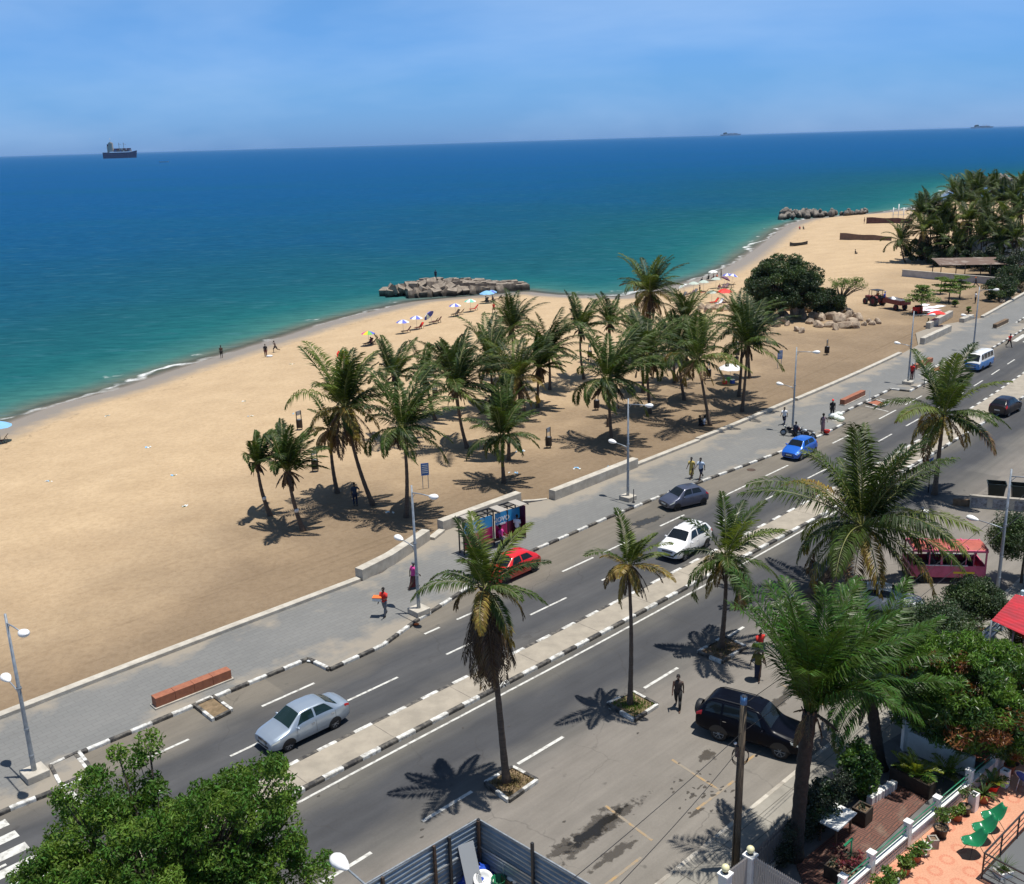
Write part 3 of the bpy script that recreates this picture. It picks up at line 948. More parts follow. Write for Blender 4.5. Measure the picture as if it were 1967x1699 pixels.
stain(1358, 1452, 0.75, 0.36, 6, 0); stain(1500, 1345, 1.5, 0.40, 7, 0); stain(1525, 1320, 1.2, 0.35, 8, 0, 0.006)
stain(1240, 1003, 1.9, 0.62, 9, 2, rough_=0.2)
stain(1338, 1560, 0.5, 0.16, 12, 0); stain(1330, 1530, 0.22, 0.12, 13, 0)
rr = random.Random(5)
for k in range(34): stain(1345 + rr.gauss(0, 32), 1520 + rr.gauss(0, 17), rr.uniform(.06, .17), rr.uniform(.05, .1), 40 + k, 0, 0.0045 + 0.0004 * k)
for k in range(14): stain(1150 + rr.gauss(0, 300), 1500 + rr.gauss(0, 70), rr.uniform(.04, .12), rr.uniform(.03, .08), 90 + k, 0, 0.020 + 0.0004 * k)
so_ = structure(stn.build('road_stains', [M['damp'], M['wet'], M['oil']]))
a_ = so_.data.attributes.new('edge', 'FLOAT', 'POINT'); a_.data.foreach_set('value', np.array(stn_e, dtype=np.float32))

def manhole(px, py, label):
    p = at(px, py, 0)
    b_ = MB().lathe([(0.36, 0.0), (0.36, 0.012), (0.30, 0.016), (0.02, 0.016)], 20, p, 0, False)
    for k in range(-3, 4): b_.box((p.x + k * 0.075, p.y, 0.019), (0.03, 0.42 - abs(k) * .05, 0.006))
    tag(b_.build('manhole_cover', M['rust']), label, 'manhole cover')
manhole(1443, 903, 'round iron manhole cover in the bay lane between grey and blue cars')
manhole(1735, 1140, 'round iron manhole cover on the asphalt near the pink bus')

# pavement on the houses' side
strip('pavement', [s for s in np.arange(-40, 66.1, 1.5)], [-19.2, -18.2, -17.0, -16.1], M['slabs'], 0.12)
kb = MB(); kerb(kb, [(s, -16.02) for s in np.arange(-40, 66, 2.0)], 1.2, 0.2, -0.01, 0.135)
structure(kb.build('pavement_kerb', [M['concrete'], M['pale_concrete']]))

# ================================================================== sea wall: low coping and tall parapet blocks
def wall_run(pts, w, z0, z1, name, label, joints=True, mt=None):
    b_ = MB()
    P = []
    for (s0, t0), (s1, t1) in zip(pts[:-1], pts[1:]):
        k = max(1, int((s1 - s0) / 1.5))
        for i in range(k): P.append((s0 + (s1 - s0) * i / k, t0 + (t1 - t0) * i / k))
    P.append(pts[-1])
    rings = []
    for i, p in enumerate(P):
        a, c_ = rp(*P[max(i - 1, 0)]), rp(*P[min(i + 1, len(P) - 1)])
        d = (c_ - a).normalized(); sd = Vector((-d.y, d.x, 0)) * w / 2
        q = rp(*p)
        rings.append([(q - sd).xy.to_3d() + Vector((0, 0, z0)), (q - sd).xy.to_3d() + Vector((0, 0, z1 - .02)), (q - sd * .92).xy.to_3d() + Vector((0, 0, z1)), (q + sd * .92).xy.to_3d() + Vector((0, 0, z1)), (q + sd).xy.to_3d() + Vector((0, 0, z1 - .02)), (q + sd).xy.to_3d() + Vector((0, 0, z0))])
    vs_ = [v for r in rings for v in r]
    fs_ = [(i * 6 + j, i * 6 + j + 1, (i + 1) * 6 + j + 1, (i + 1) * 6 + j) for i in range(len(rings) - 1) for j in range(5)]
    fs_ += [(0, 1, 2, 3, 4, 5), tuple((len(rings) - 1) * 6 + j for j in (5, 4, 3, 2, 1, 0))]
    b_.add(vs_, [tuple(reversed(f)) for f in fs_])
    o = b_.build(name, mt or M['pale_concrete'])
    tag(o, label, 'wall')
    return o
wall_run([(-40, 13.75), (36.2, 13.85)], 0.46, -0.25, 0.36, 'sea_wall', 'low pale concrete coping between the open sand and the brick bench')
wall_run([(36.3, 13.9), (39.1, 14.4), (43.6, 15.9)], 0.62, -0.25, 0.90, 'parapet_wall', 'tall concrete parapet behind the pink shirted walker')
wall_run([(43.8, 15.6), (45.3, 16.2)], 0.5, -0.25, 0.34, 'sea_wall', 'short low coping between two tall parapets near the bus shelter')
wall_run([(45.4, 16.45), (53.3, 16.45)], 0.62, -0.25, 0.90, 'parapet_wall', 'tall concrete parapet right behind the advertising bus shelter')
wall_run([(53.5, 16.2), (54.2, 15.6), (55.0, 15.1)], 0.26, -0.25, 0.22, 'sea_wall', 'thin curved kerb of sand edge beyond the bus shelter')
wall_run([(55.2, 14.75), (65.6, 14.85)], 0.62, -0.25, 0.90, 'parapet_wall', 'tall concrete parapet behind the lamp post past the shelter')
wall_run([(65.8, 14.9), (74.8, 14.9)], 0.46, -0.25, 0.36, 'sea_wall', 'low coping beside the couple in yellow and white')
wall_run([(75.0, 15.1), (93.2, 15.1)], 0.46, -0.25, 0.38, 'sea_wall', 'low coping behind the walker in white shirt and dark trousers')
wall_run([(93.4, 14.9), (121.5, 14.55)], 0.46, -0.25, 0.40, 'sea_wall', 'low coping that ends at the angled parapet near the round sign')
wall_run([(152, 13.3), (230, 12.8)], 0.46, -0.25, 0.42, 'sea_wall', 'low coping beside the rubble and dark shrubs far along the promenade')
def bench_like(px0, px1, w, z1, name, label, cat, mt, base=None, group=None):
    a, c_ = at(*px0, 0.15), at(*px1, 0.15)
    d = c_ - a; L = d.length; mid = (a + c_) / 2
    r = thing(name, label, cat, mid, math.atan2(d.y, d.x), group)
    return r, L
def block_wall(px0, px1, w, h_, label, name='parapet_wall'):
    a, c_ = at(*px0, 0.15), at(*px1, 0.15)
    d = c_ - a
    b_ = MB().box((0, 0, h_ / 2 - .06), (d.length, w, h_ + .12))
    o = b_.build(name, M['pale_concrete'], None, (a + c_) / 2, math.atan2(d.y, d.x), 0.03)
    o.location.z = 0.13
    tag(o, label, 'wall')
block_wall((1771, 662), (1823, 637), 0.6, 0.85, 'angled tall concrete block wall on the widened promenade beyond the round sign')
block_wall((1782, 632), (1826, 608), 0.6, 0.85, 'tall concrete block with people and a red umbrella behind it')
block_wall((1847, 620), (1866, 612), 0.7, 0.6, 'short concrete block beside the farthest promenade lamp')

# ================================================================== palms
RN = np.random.RandomState(11)
WIND = np.array([0.85, 0.55, 0.0])
PALM_M = ['frond_green', 'frond_dark', 'frond_lime', 'frond_yellow', 'frond_brown', 'frond_dead', 'rachis', 'oil_green']
PMATS = [M[k] for k in PALM_M]

def frond(rng, az, e0, droop, L, nl=30, wind=0.25, lw=0.045, lfrac=0.2, hang=0.5, vee=0.35, base_off=0.1, nseg=14, curl=1.5):
    """returns (rachis points, leaflet quads) of one frond that starts at the origin"""
    u = np.linspace(0, 1, nseg + 1)
    az_v = np.array([math.cos(az), math.sin(az), 0.0])
    P = [az_v * base_off]
    ds = L / nseg
    T = []
    for k in range(nseg):
        el = e0 - droop * (u[k] + 0.5 / nseg) ** curl
        d = az_v * math.cos(el) + np.array([0, 0, math.sin(el)])
        d = d + WIND * wind * (0.25 + 1.1 * u[k])
        d /= np.linalg.norm(d)
        T.append(d); P.append(P[-1] + d * ds)
    P = np.array(P); T = np.array(T + [T[-1]])
    side = np.cross(T, np.array([0, 0, 1.0]))
    nrm = np.linalg.norm(side, axis=1, keepdims=True)
    hor = np.array([-math.sin(az), math.cos(az), 0])
    side = np.where(nrm > 0.15, side / np.maximum(nrm, 1e-6), -hor)
    up = np.cross(side, T)
    uu = np.linspace(0.10, 0.99, nl)
    Q = []
    for sgn in (-1, 1):
        ul = np.clip(uu + rng.uniform(-.01, .01, nl), 0, 1) * nseg
        i = np.minimum(ul.astype(int), nseg - 1); fr = (ul - i)[:, None]
        B = P[i] * (1 - fr) + P[i + 1] * fr
        t_, s_, n_ = T[i], side[i] * sgn, up[i]
        ll = L * lfrac * (np.sin(PI * np.clip(0.16 + 0.80 * uu, 0, 1)) ** 0.7) * rng.uniform(0.8, 1.12, nl)
        fwd = 0.45 + 0.75 * uu
        d = t_ * fwd[:, None] + s_ + n_ * (vee + rng.uniform(-.18, .18, nl))[:, None] + WIND * (wind * 0.8)
        d /= np.linalg.norm(d, axis=1, keepdims=True)
        g = np.array([0, 0, -1.0])
        d2 = d + g * (hang * rng.uniform(.7, 1.3, nl))[:, None] + WIND * (wind * 0.6)
        d2 /= np.linalg.norm(d2, axis=1, keepdims=True)
        mid = B + d * (ll * 0.45)[:, None]
        tip = mid + d2 * (ll * 0.55)[:, None]
        w = np.cross(d, n_); w /= np.maximum(np.linalg.norm(w, axis=1, keepdims=True), 1e-6)
        w = (w + 0.35 * n_ * rng.uniform(-1, 1, nl)[:, None]) * lw
        Q.append(np.stack([B, mid - w, tip, mid + w], axis=1))
    return P, np.concatenate(Q)

def palm_crown(seed, nf=20, L=3.6, nl=30, wind=0.25, dry=4, style='green', lw=0.045, e_hi=82, e_lo=-5, hang=0.5, lfrac=0.2, dead_L=0.7, dead_e=(-60, -15), deadm=None, avoid=None):
    rng = np.random.RandomState(seed)
    g, d = MB(), MB()
    ga = 2.39996
    for k in range(nf):
        a = (k + 0.5) / nf
        az = k * ga + rng.uniform(-.55, .55)
        e0 = math.radians(e_hi + (e_lo - e_hi) * a ** 1.25 + rng.uniform(-14, 14))
        if avoid and avoid[0] < az % (2 * PI) < avoid[1]: e0 = max(e0, math.radians(66)); a = min(a, .3)
        dr = math.radians(28 + 62 * a + rng.uniform(-10, 14))
        P, Q = frond(rng, az, e0, dr, L * rng.uniform(.74, 1.16) * (0.82 + .25 * math.sin(PI * min(1, a + .2))), nl, wind * rng.uniform(.6, 1.3), lw, lfrac, hang * (0.5 + 1.0 * a), 0.32 - 0.4 * a)
        if style == 'oil': mi = 7
        elif style == 'green': mi = rng.choice([0, 0, 1, 1]) if a < .82 else rng.choice([0, 2, 0])
        elif style == 'mixed': mi = rng.choice([0, 0, 1, 2]) if a < .62 else rng.choice([2, 3, 0])
        else: mi = rng.choice([0, 2, 0]) if a < .45 else rng.choice([3, 2, 3])
        n = len(Q); tipm = rng.uniform(0, 1)
        if a > .7 and style in ('mixed', 'yellow') and tipm < .7:
            hN = n // 2
            kx = np.concatenate([np.arange(hN) > hN * .55, np.arange(hN) > hN * .55])
            g.quads(Q[~kx], mi); g.quads(Q[kx], rng.choice([3, 4]))
        else: g.quads(Q, mi)
        g.tube([tuple(p) for p in P], list(np.linspace(0.035, 0.008, len(P)) * (L / 3.6)), 4, 6 if style != 'oil' else 7, True, False)
    for k in range(dry):
        az = k * ga * 1.7 + rng.uniform(-.5, .5)
        far = rng.uniform(0, 1)
        P, Q = frond(rng, az, math.radians(rng.uniform(*dead_e)), math.radians(rng.uniform(12, 45)), L * rng.uniform(.6, 1.0) * dead_L, max(10, int(nl * .75)), wind * .25, lw * .8, lfrac * .85, 0.9, -0.1)
        mi = rng.choice(deadm or ([4, 5, 3] if style in ('mixed', 'yellow') else [5, 4, 5]))
        d.quads(Q, mi)
        d.tube([tuple(p) for p in P], list(np.linspace(0.032, 0.008, len(P))), 4, mi, True, False)
    # leaf bases and young coconuts at the crown's foot
    for k in range(9):
        az = k * 0.7; 
        d.bar((0.08 * math.cos(az), 0.08 * math.sin(az), -0.35), (0.30 * math.cos(az), 0.30 * math.sin(az), 0.12), 0.07, 0.03, 5)
    return g, d

def trunk_mb(top, r0=0.17, r1=0.10, bend=0.12, seed=0, n=10):
    """curved tapering trunk from the origin to `top`, ringed"""
    r_ = random.Random(seed)
    T = Vector(top)
    ax = Vector((r_.uniform(-1, 1), r_.uniform(-1, 1), 0)) * bend
    pts, rad = [], []
    K = 22
    for k in range(K + 1):
        u = k / K
        p = Vector((T.x * u ** 0.8, T.y * u ** 0.8, T.z * u)) + ax * math.sin(PI * u)
        pts.append(p)
        rad.append((r0 + (r1 - r0) * min(1, u * 1.25)) * (1 + 0.45 * math.exp(-u * 16)) * (1.05 if k % 2 else 0.96))
    pts[0] = Vector((0, 0, -0.15))
    return MB().tube(pts, rad, n, 0, True)

PALM_CACHE = {}
def palm(base, cpx, label, group, seed, rz=0.0, cache=None, name='palm_tree', trunk_r=(0.17, 0.10), bark='palm_bark', bend=0.15, **kw):
    """base: Vector on the ground; cpx: pixel of the crown's centre"""
    d = FW + RT * ((cpx[0] - 983.5) / FPX) - UP * ((cpx[1] - 849.5) / FPX)
    k = base.y / d.y
    c = Vector((d.x * k, base.y, H + d.z * k))
    top = c - base
    r = thing(name, label, 'palm tree', base, 0.0, group)
    trunk_mb(top, trunk_r[0], trunk_r[1], bend, seed).build('trunk', M[bark], r)
    key = (cache, ) if cache is not None else None
    if key and key in PALM_CACHE:
        for o in PALM_CACHE[key]:
            q = o.copy(); COL.objects.link(q); q.parent = r; q.location = top; q.rotation_euler = (0, 0, rz)
            q.scale = (kw.get('L', 3.6) / PALM_CACHE[key][0]['_L'],) * 3
    else:
        g, dd_ = palm_crown(seed, **kw)
        oc = g.build('crown', PMATS, r, top, rz)
        od = dd_.build('dry_fronds', PMATS, r, top, rz)
        oc['_L'] = kw.get('L', 3.6); od['_L'] = oc['_L']
        if key: PALM_CACHE[key] = [oc, od]
    return r

GR = 'coconut palms of the beach grove'
grove = [  # base px, crown px, L, cache, rz, label, kw
    ((520, 991), (494, 892), 2.7, 'A', 0.0, 'leaning young coconut palm at the left end of the grove, white band on its trunk'),
    ((583, 1020), (552, 905), 3.2, 'B', 0.3, 'leaning bushy palm with hanging dead skirt and white trunk band beside the leftmost palm'),
    ((648, 947), (634, 826), 2.6, 'H', 0.2, 'thin palm with brown drooping fronds half hidden behind the big leaning palm'),
    ((718, 971), (662, 782), 4.9, 'C', 0.0, 'largest leaning palm of the grove with brown lower fronds above a standing man'),
    ((780, 994), (774, 822), 4.3, 'D', 0.0, 'tall upright palm standing behind the blue notice board'),
    ((768, 846), (757, 722), 3.6, 'E', 0.4, 'dark palm rising behind the tall one by the blue board'),
    ((836, 807), (816, 728), 3.4, 'E', -0.4, 'slim palm beside a slatted bin, left of the dense clump'),
    ((898, 861), (878, 745), 4.8, 'F', 0.0, 'full green palm with a leaning trunk left of the small low palm'),
    ((884, 800), (868, 716), 3.6, 'A', 0.9, 'palm crowded behind the full green leaning palm'),
    ((947, 785), (942, 690), 4.6, 'D', 0.5, 'dark palm in the middle of the dense clump'),
    ((985, 735), (983, 632), 4.2, 'F', 0.7, 'rear palm of the dense clump with its head against the sand'),
    ((995, 806), (993, 727), 4.4, 'C', 0.8, 'wide low headed palm on the right of the dense clump'),
    ((1033, 783), (1036, 706), 3.4, 'B', -0.5, 'palm with dark hanging skirt on the right side of the clump'),
    ((1056, 749), (1053, 672), 4.3, 'F', -0.4, 'palm with a long right hand frond between clump and open sand'),
    ((1122, 729), (1115, 632), 4.0, 'E', 0.1, 'slim palm standing clear with a dark skirt behind the sand bins'),
    ((1176, 851), (1168, 730), 5.0, 'D', -0.3, 'straight palm beside a wooden stump left of a promenade lamp'),
    ((968, 928), (964, 838), 3.5, 'G', 0.0, 'small low palm with spreading fronds in front of the clump'),
    ((977, 884), (974, 800), 3.4, 'A', 1.4, 'palm half hidden by the small low one'),
    ((1172, 700), (1172, 622), 3.6, 'E', 0.7, 'rear palm near the water left of the tallest rear palm'),
    ((1247, 690), (1248, 562), 5.0, 'C', 0.35, 'tallest rear palm with dry hanging fronds against the sea'),
    ((1235, 754), (1229, 672), 3.9, 'F', 1.0, 'palm with a thin trunk left of its twin behind the lamp arm'),
    ((1249, 794), (1241, 684), 4.9, 'D', 0.9, 'dense palm behind the promenade lamp arm'),
    ((1295, 736), (1296, 665), 3.9, 'E', 1.2, 'palm behind the yellow fronded one'),
    ((1315, 769), (1303, 676), 4.2, 'F', -0.7, 'palm with a leaning trunk left of the yellow fronded one'),
    ((1318, 700), (1318, 610), 4.0, 'D', 1.3, 'rear palm among the stones beside the umbrellas'),
    ((1365, 818), (1340, 690), 4.6, 'I', 0.0, 'leaning palm with yellow drooping fronds beside two seated people'),
    ((1425, 791), (1436, 664), 4.6, 'F', 0.25, 'palm with a crossing trunk nearest the white vendor umbrella'),
    ((1419, 762), (1424, 630), 4.0, 'D', 0.45, 'rear palm of the crossing pair by the vendor umbrella'),
    ((1440, 727), (1443, 640), 3.4, 'A', 2.0, 'short palm behind the crossing pair right of the vendor umbrella'),
]
KW = {
    'A': dict(nf=17, dry=9, nl=48, wind=0.55, e_lo=38, hang=0.45, dead_L=.35, dead_e=(-75, -35)),
    'B': dict(nf=22, dry=20, nl=46, wind=0.52, e_lo=26, hang=0.55, dead_L=.45, dead_e=(-82, -30)),
    'C': dict(nf=31, dry=12, nl=52, wind=0.42, e_lo=-14, style='mixed', hang=0.75, dead_L=.85, dead_e=(-75, -35)),
    'D': dict(nf=27, dry=10, nl=50, wind=0.52, e_lo=-14, hang=0.7, dead_L=.5, dead_e=(-70, -25)),
    'E': dict(nf=19, dry=14, nl=48, wind=0.60, e_lo=14, hang=0.55, dead_L=.4, dead_e=(-80, -25)),
    'F': dict(nf=27, dry=9, nl=50, wind=0.55, e_lo=-4, hang=0.65, dead_L=.4, dead_e=(-75, -20)),
    'G': dict(nf=24, dry=8, nl=44, wind=0.20, e_lo=-24, hang=0.7, dead_L=.4, dead_e=(-80, -30)),
    'H': dict(nf=14, dry=12, nl=40, wind=0.2, e_lo=-25, style='yellow', hang=0.8, dead_L=.9, dead_e=(-75, -40)),
    'I': dict(nf=21, dry=6, nl=48, wind=0.30, e_lo=-30, style='mixed', hang=0.75, dead_L=.6),
}
for i, (bpx, cpx, L, ca, rz, lab) in enumerate(grove):
    kw = dict(KW[ca]); kw['lw'] = 0.050; kw['lfrac'] = 0.235; L *= 1.08
    r = palm(on(*bpx), cpx, lab, GR, 100 + i * 7, rz, ca, L=L, bend=0.18, **kw)
    if i < 2:
        tr_ = [o for o in COL.objects if o.parent == r and o.name.startswith('trunk')][0]
        band = MB().tube([(0, 0, 0), (0, 0, 0.24)], [0.155, 0.15], 12)
        tv_ = tr_.data.vertices
        ring = [v.co for v in tv_ if True][7 * 10:8 * 10]
        cc = sum((Vector(v) for v in ring), Vector()) / 10
        band.build('painted_band', M['white_paint'], r, cc)

SG = 'palms planted along the road'
palm(at(974, 1505, .12), (932, 1128), 'tall street palm with a long dead skirt in a painted kerb square nearest the bottom', SG, 501, trunk_r=(0.155, 0.10), bend=0.25,
     nf=19, L=3.0, nl=64, wind=0.22, dry=70, style='mixed', lw=0.032, e_lo=-30, hang=0.7, lfrac=0.23, dead_L=1.45, dead_e=(-94, -66), deadm=[5, 5, 4])
palm(at(1210, 1355, .12), (1207, 1085), 'slim street palm with sparse yellow fronds in a grassy kerb square', SG, 517, trunk_r=(0.125, 0.075), bend=0.2,
     nf=16, L=2.35, nl=58, lfrac=.23, wind=0.14, dry=9, dead_e=(-75, -40), style='yellow', lw=0.028, e_lo=-35, hang=0.5, dead_L=.95)
palm(at(1385, 1245, .12), (1395, 1068), 'street palm with orange lower fronds between white car and woman with basket', SG, 531, trunk_r=(0.14, 0.085), bend=0.1,
     nf=19, L=3.5, nl=62, lfrac=.24, wind=0.2, dry=6, dead_e=(-80, -45), style='mixed', lw=0.034, e_lo=-45, hang=0.65, dead_L=.8)
palm(rp(52.6, -7.6, 0.0), (1658, 1010), 'biggest street palm with dark feathered fronds over the pink bus', SG, 548, trunk_r=(0.30, 0.19), bend=0.05, nf=36, L=6.5, nl=84, lfrac=.21, wind=0.20, dry=6, style='mixed', lw=0.042, e_lo=-30, hang=1.0, dead_L=.9)
palm(at(1795, 950, .0), (1813, 796), 'street palm by the bins with brown tipped lower fronds near the dark car', SG, 563, trunk_r=(0.19, 0.12), bend=0.08,
     nf=22, L=5.0, nl=72, lfrac=.22, wind=0.2, dry=6, style='mixed', lw=0.048, e_lo=-28, hang=0.7, dead_L=.8)

FG = 'palms of the walled beach club'
far = [((1739, 504), (1730, 458), 5.2, 'D', 0.0, 'outermost palm of the beach club, leaning over the open sand'),
       ((1772, 500), (1768, 408), 5.4, 'F', 0.3), ((1790, 498), (1785, 400), 5.4, 'E', 0.0), ((1780, 505), (1776, 440), 5.6, 'C', 0.7), ((1815, 500), (1812, 412), 5.6, 'F', 1.2), ((1838, 485), (1834, 362), 5.6, 'D', 0.2),
       ((1852, 490), (1850, 380), 5.6, 'E', 0.8), ((1880, 485), (1878, 362), 5.8, 'F', 0.6), ((1862, 505), (1860, 422), 6.0, 'C', 0.2), ((1836, 510), (1836, 468), 5.0, 'G', 0.4), ((1895, 495), (1894, 402), 5.8, 'D', 1.4),
       ((1926, 490), (1924, 378), 5.8, 'E', 1.1), ((1950, 490), (1948, 368), 5.8, 'F', 1.9), ((1910, 508), (1906, 432), 5.8, 'F', 2.2), ((1940, 508), (1938, 426), 5.6, 'C', 1.0), ((1962, 500), (1960, 400), 5.8, 'D', 2.4), ((1812, 506), (1808, 450), 5.2, 'E', 2.0), ((1967, 480), (1964, 352), 5.6, 'E', 2.6), ((1890, 512), (1886, 452), 5.4, 'F', 0.1), ((1922, 515), (1920, 462), 5.4, 'D', 0.8), ((1952, 515), (1950, 455), 5.6, 'F', 1.6), ((1826, 500), (1824, 428), 5.6, 'D', 1.9), ((1800, 496), (1798, 425), 5.4, 'F', 2.6), ((1866, 480), (1866, 352), 5.6, 'C', 1.3), ((1906, 478), (1908, 352), 5.6, 'D', 1.7)]
for i, f in enumerate(far):
    kw = dict(KW[f[3]]); kw['lw'] = 0.055; kw['lfrac'] = 0.23
    palm(at(*f[0], 0.05), (f[1][0], f[1][1] + (12 if f[1][1] < 400 else 4)), f[5] if len(f) > 5 else 'tall coconut palm crowded among others behind the low beach club wall', FG, 700 + i, f[4], f[3], L=f[2] * 0.90, bend=0.3, **kw)

# ================================================================== leafy trees
def rand_dirs(rng, n):
    v = rng.normal(size=(n, 3)); return v / np.linalg.norm(v, axis=1, keepdims=True)

def leaf_quads(rng, C, size, up=0.5, hang=0.25, asp=0.42, jit=0.35):
    """one folded leaf at each centre"""
    n = len(C)
    nrm = rand_dirs(rng, n) + np.array([0, 0, up]); nrm /= np.linalg.norm(nrm, axis=1, keepdims=True)
    a = np.cross(nrm, rand_dirs(rng, n)); a /= np.maximum(np.linalg.norm(a, axis=1, keepdims=True), 1e-6)
    a[:, 2] -= hang; a /= np.linalg.norm(a, axis=1, keepdims=True)
    b_ = np.cross(nrm, a); b_ /= np.maximum(np.linalg.norm(b_, axis=1, keepdims=True), 1e-6)
    s = (size * rng.uniform(1 - jit, 1 + jit, n))[:, None]
    return np.stack([C - a * s * .5, C + b_ * s * asp * .5 + nrm * s * .08, C + a * s * .5, C - b_ * s * asp * .5 + nrm * s * .08], axis=1)

def cluster_points(rng, centres, rad, per, flat=0.75, shell=0.35):
    P = []
    for c, r in zip(centres, rad):
        d = rand_dirs(rng, per)
        q = d * (r * (shell + (1 - shell) * rng.uniform(0, 1, per) ** 0.5))[:, None]
        q[:, 2] *= flat
        P.append(c + q)
    return np.concatenate(P)

def crown_centres(rng, n, rx, ry, rz, zc, lump=0.25, low=-0.55):
    C = []
    ph = rng.uniform(0, 6.28, 6)
    while len(C) < n:
        d = rand_dirs(rng, 1)[0]
        if d[2] < low: continue
        az, el = math.atan2(d[1], d[0]), math.asin(d[2])
        q = 1 + lump * (math.sin(3 * az + ph[0]) * .5 + math.sin(5 * az + ph[1] + el * 2) * .35 + math.sin(2 * az + 4 * el + ph[2]) * .5)
        f = q * (0.50 + 0.5 * rng.uniform() ** 0.45)
        C.append(np.array([d[0] * rx * f, d[1] * ry * f, zc + d[2] * rz * f]))
    return np.array(C)

def branches(b_, C, zt, rng, r0, mi=0, lean=(0, 0), share=1.0):
    fork = Vector((lean[0], lean[1], zt))
    b_.tube([(0, 0, -.2), (lean[0] * .4, lean[1] * .4 + .05, zt * .5), fork], [r0 * 1.25, r0, r0 * .85], 9, mi)
    for c in C:
        if rng.uniform() > share: continue
        c = Vector(c)
        m_ = fork.lerp(c, 0.5) + Vector((rng.uniform(-.2, .2), rng.uniform(-.2, .2), rng.uniform(-.1, .3)))
        rr_ = r0 * rng.uniform(.22, .42)
        b_.tube([fork - Vector((0, 0, .1)), m_, c], [rr_, rr_ * .6, rr_ * .18], 5, mi, True, False)

def tree(base, label, seed, nC, dims, zc, zt, r0, per, crad, size, mats, weights, cat='tree', name='tree', group=None, bark='bark', lump=0.25, low=-0.55, asp=0.42, up=0.5, hang=0.25, lean=(0, 0), share=0.7, flat=0.75, sprout=None, clm=False, kind_by_height=None, foliage_name='crown'):
    rng = np.random.RandomState(seed)
    C = crown_centres(rng, nC, *dims, zc, lump, low)
    if sprout:
        C = np.concatenate([C, np.array(sprout, float)])
    r = thing(name, label, cat, base, 0, group)
    tb = MB(); branches(tb, C, zt, rng, r0, 0, lean, share)
    tb.build('trunk', M[bark], r)
    rad = crad * rng.uniform(.7, 1.3, len(C))
    fb = MB()
    pick = rng.choice(len(mats), len(C), p=np.array(weights) / sum(weights))
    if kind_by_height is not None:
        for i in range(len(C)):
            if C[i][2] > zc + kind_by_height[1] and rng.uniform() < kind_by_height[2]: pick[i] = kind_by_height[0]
    for k in range(len(mats)):
        ix = np.where(pick == k)[0]
        if len(ix) == 0: continue
        P = cluster_points(rng, C[ix], rad[ix], per, flat)
        fb.quads(leaf_quads(rng, P, size, up, hang, asp), k)
    fb.build(foliage_name, [M[k] for k in mats], r)
    return r

# the big tree at the bottom left corner, on the near pavement
nb = at(318, 1668, 6.3)
nb.z = 0.12
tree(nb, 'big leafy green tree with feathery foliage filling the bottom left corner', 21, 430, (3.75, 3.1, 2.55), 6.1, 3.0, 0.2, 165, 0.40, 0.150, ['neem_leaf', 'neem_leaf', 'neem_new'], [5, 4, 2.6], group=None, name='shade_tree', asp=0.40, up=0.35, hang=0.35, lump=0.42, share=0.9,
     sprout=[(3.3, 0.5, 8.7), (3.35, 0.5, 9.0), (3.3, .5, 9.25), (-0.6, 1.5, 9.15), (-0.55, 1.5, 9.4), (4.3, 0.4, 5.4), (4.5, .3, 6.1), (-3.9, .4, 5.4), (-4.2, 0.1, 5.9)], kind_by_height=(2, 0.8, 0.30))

# dark round tree standing on the beach among stones
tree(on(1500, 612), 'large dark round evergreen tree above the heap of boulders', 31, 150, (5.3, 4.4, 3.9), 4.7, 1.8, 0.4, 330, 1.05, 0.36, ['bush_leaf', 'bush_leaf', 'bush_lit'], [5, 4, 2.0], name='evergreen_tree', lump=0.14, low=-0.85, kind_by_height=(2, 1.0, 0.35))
tree(on(1588, 607), 'dark rounded bush at the foot of the bare branched thorn tree', 32, 50, (2.4, 2.0, 1.7), 2.0, .7, 0.18, 260, .75, 0.28, ['bush_leaf', 'hedge_leaf', 'bush_lit'], [4, 3, .6], name='bush', cat='bush', low=-0.9, lump=.12)
rr = np.random.RandomState(8)
# bare branched thorn tree with a light green top
tb = thing('thorn_tree', 'bare branched thorn tree with a thin light green top beside the dark bush', 'tree', on(1606, 606))
b_ = MB()
ends = []
b_.tube([(0, 0, -.2), (.2, 0, 1.2), (.5, 0, 2.4)], [.3, .24, .18], 8)
for k in range(15):
    e = Vector((rr.uniform(-.8, 4.6), rr.uniform(-1.5, 1.5), 0)); e.z = 5.2 + rr.uniform(-1.2, .6) - abs(e.x - 1.9) * .25
    mdl = Vector((.5, 0, 2.2)).lerp(e, .5) + Vector((0, 0, .35))
    b_.tube([(.5, 0, 2.2), mdl, e], [.10, .06, .02], 5, 0, True, False)
    ends.append(np.array(e))
    for q in range(4):
        f = mdl.lerp(e, rr.uniform(.2, .9)); g_ = f + Vector((rr.uniform(-.9, .9), rr.uniform(-.7, .7), rr.uniform(-.1, .7)))
        b_.tube([f, g_], [.03, .01], 4, 0, True, False); ends.append(np.array(g_))
b_.build('trunk', M['bark'], tb)
ends = np.array(ends)
hi_ = ends[ends[:, 2] > 4.1]
MB().quads(leaf_quads(rr, cluster_points(rr, hi_, np.full(len(hi_), .55), 34, .6), .2, .6, .1), 0).quads(leaf_quads(rr, cluster_points(rr, ends, np.full(len(ends), .5), 5, .6), .16, .6, .1), 1).build('crown', [M['light_leaf'], M['bush_lit']], tb)

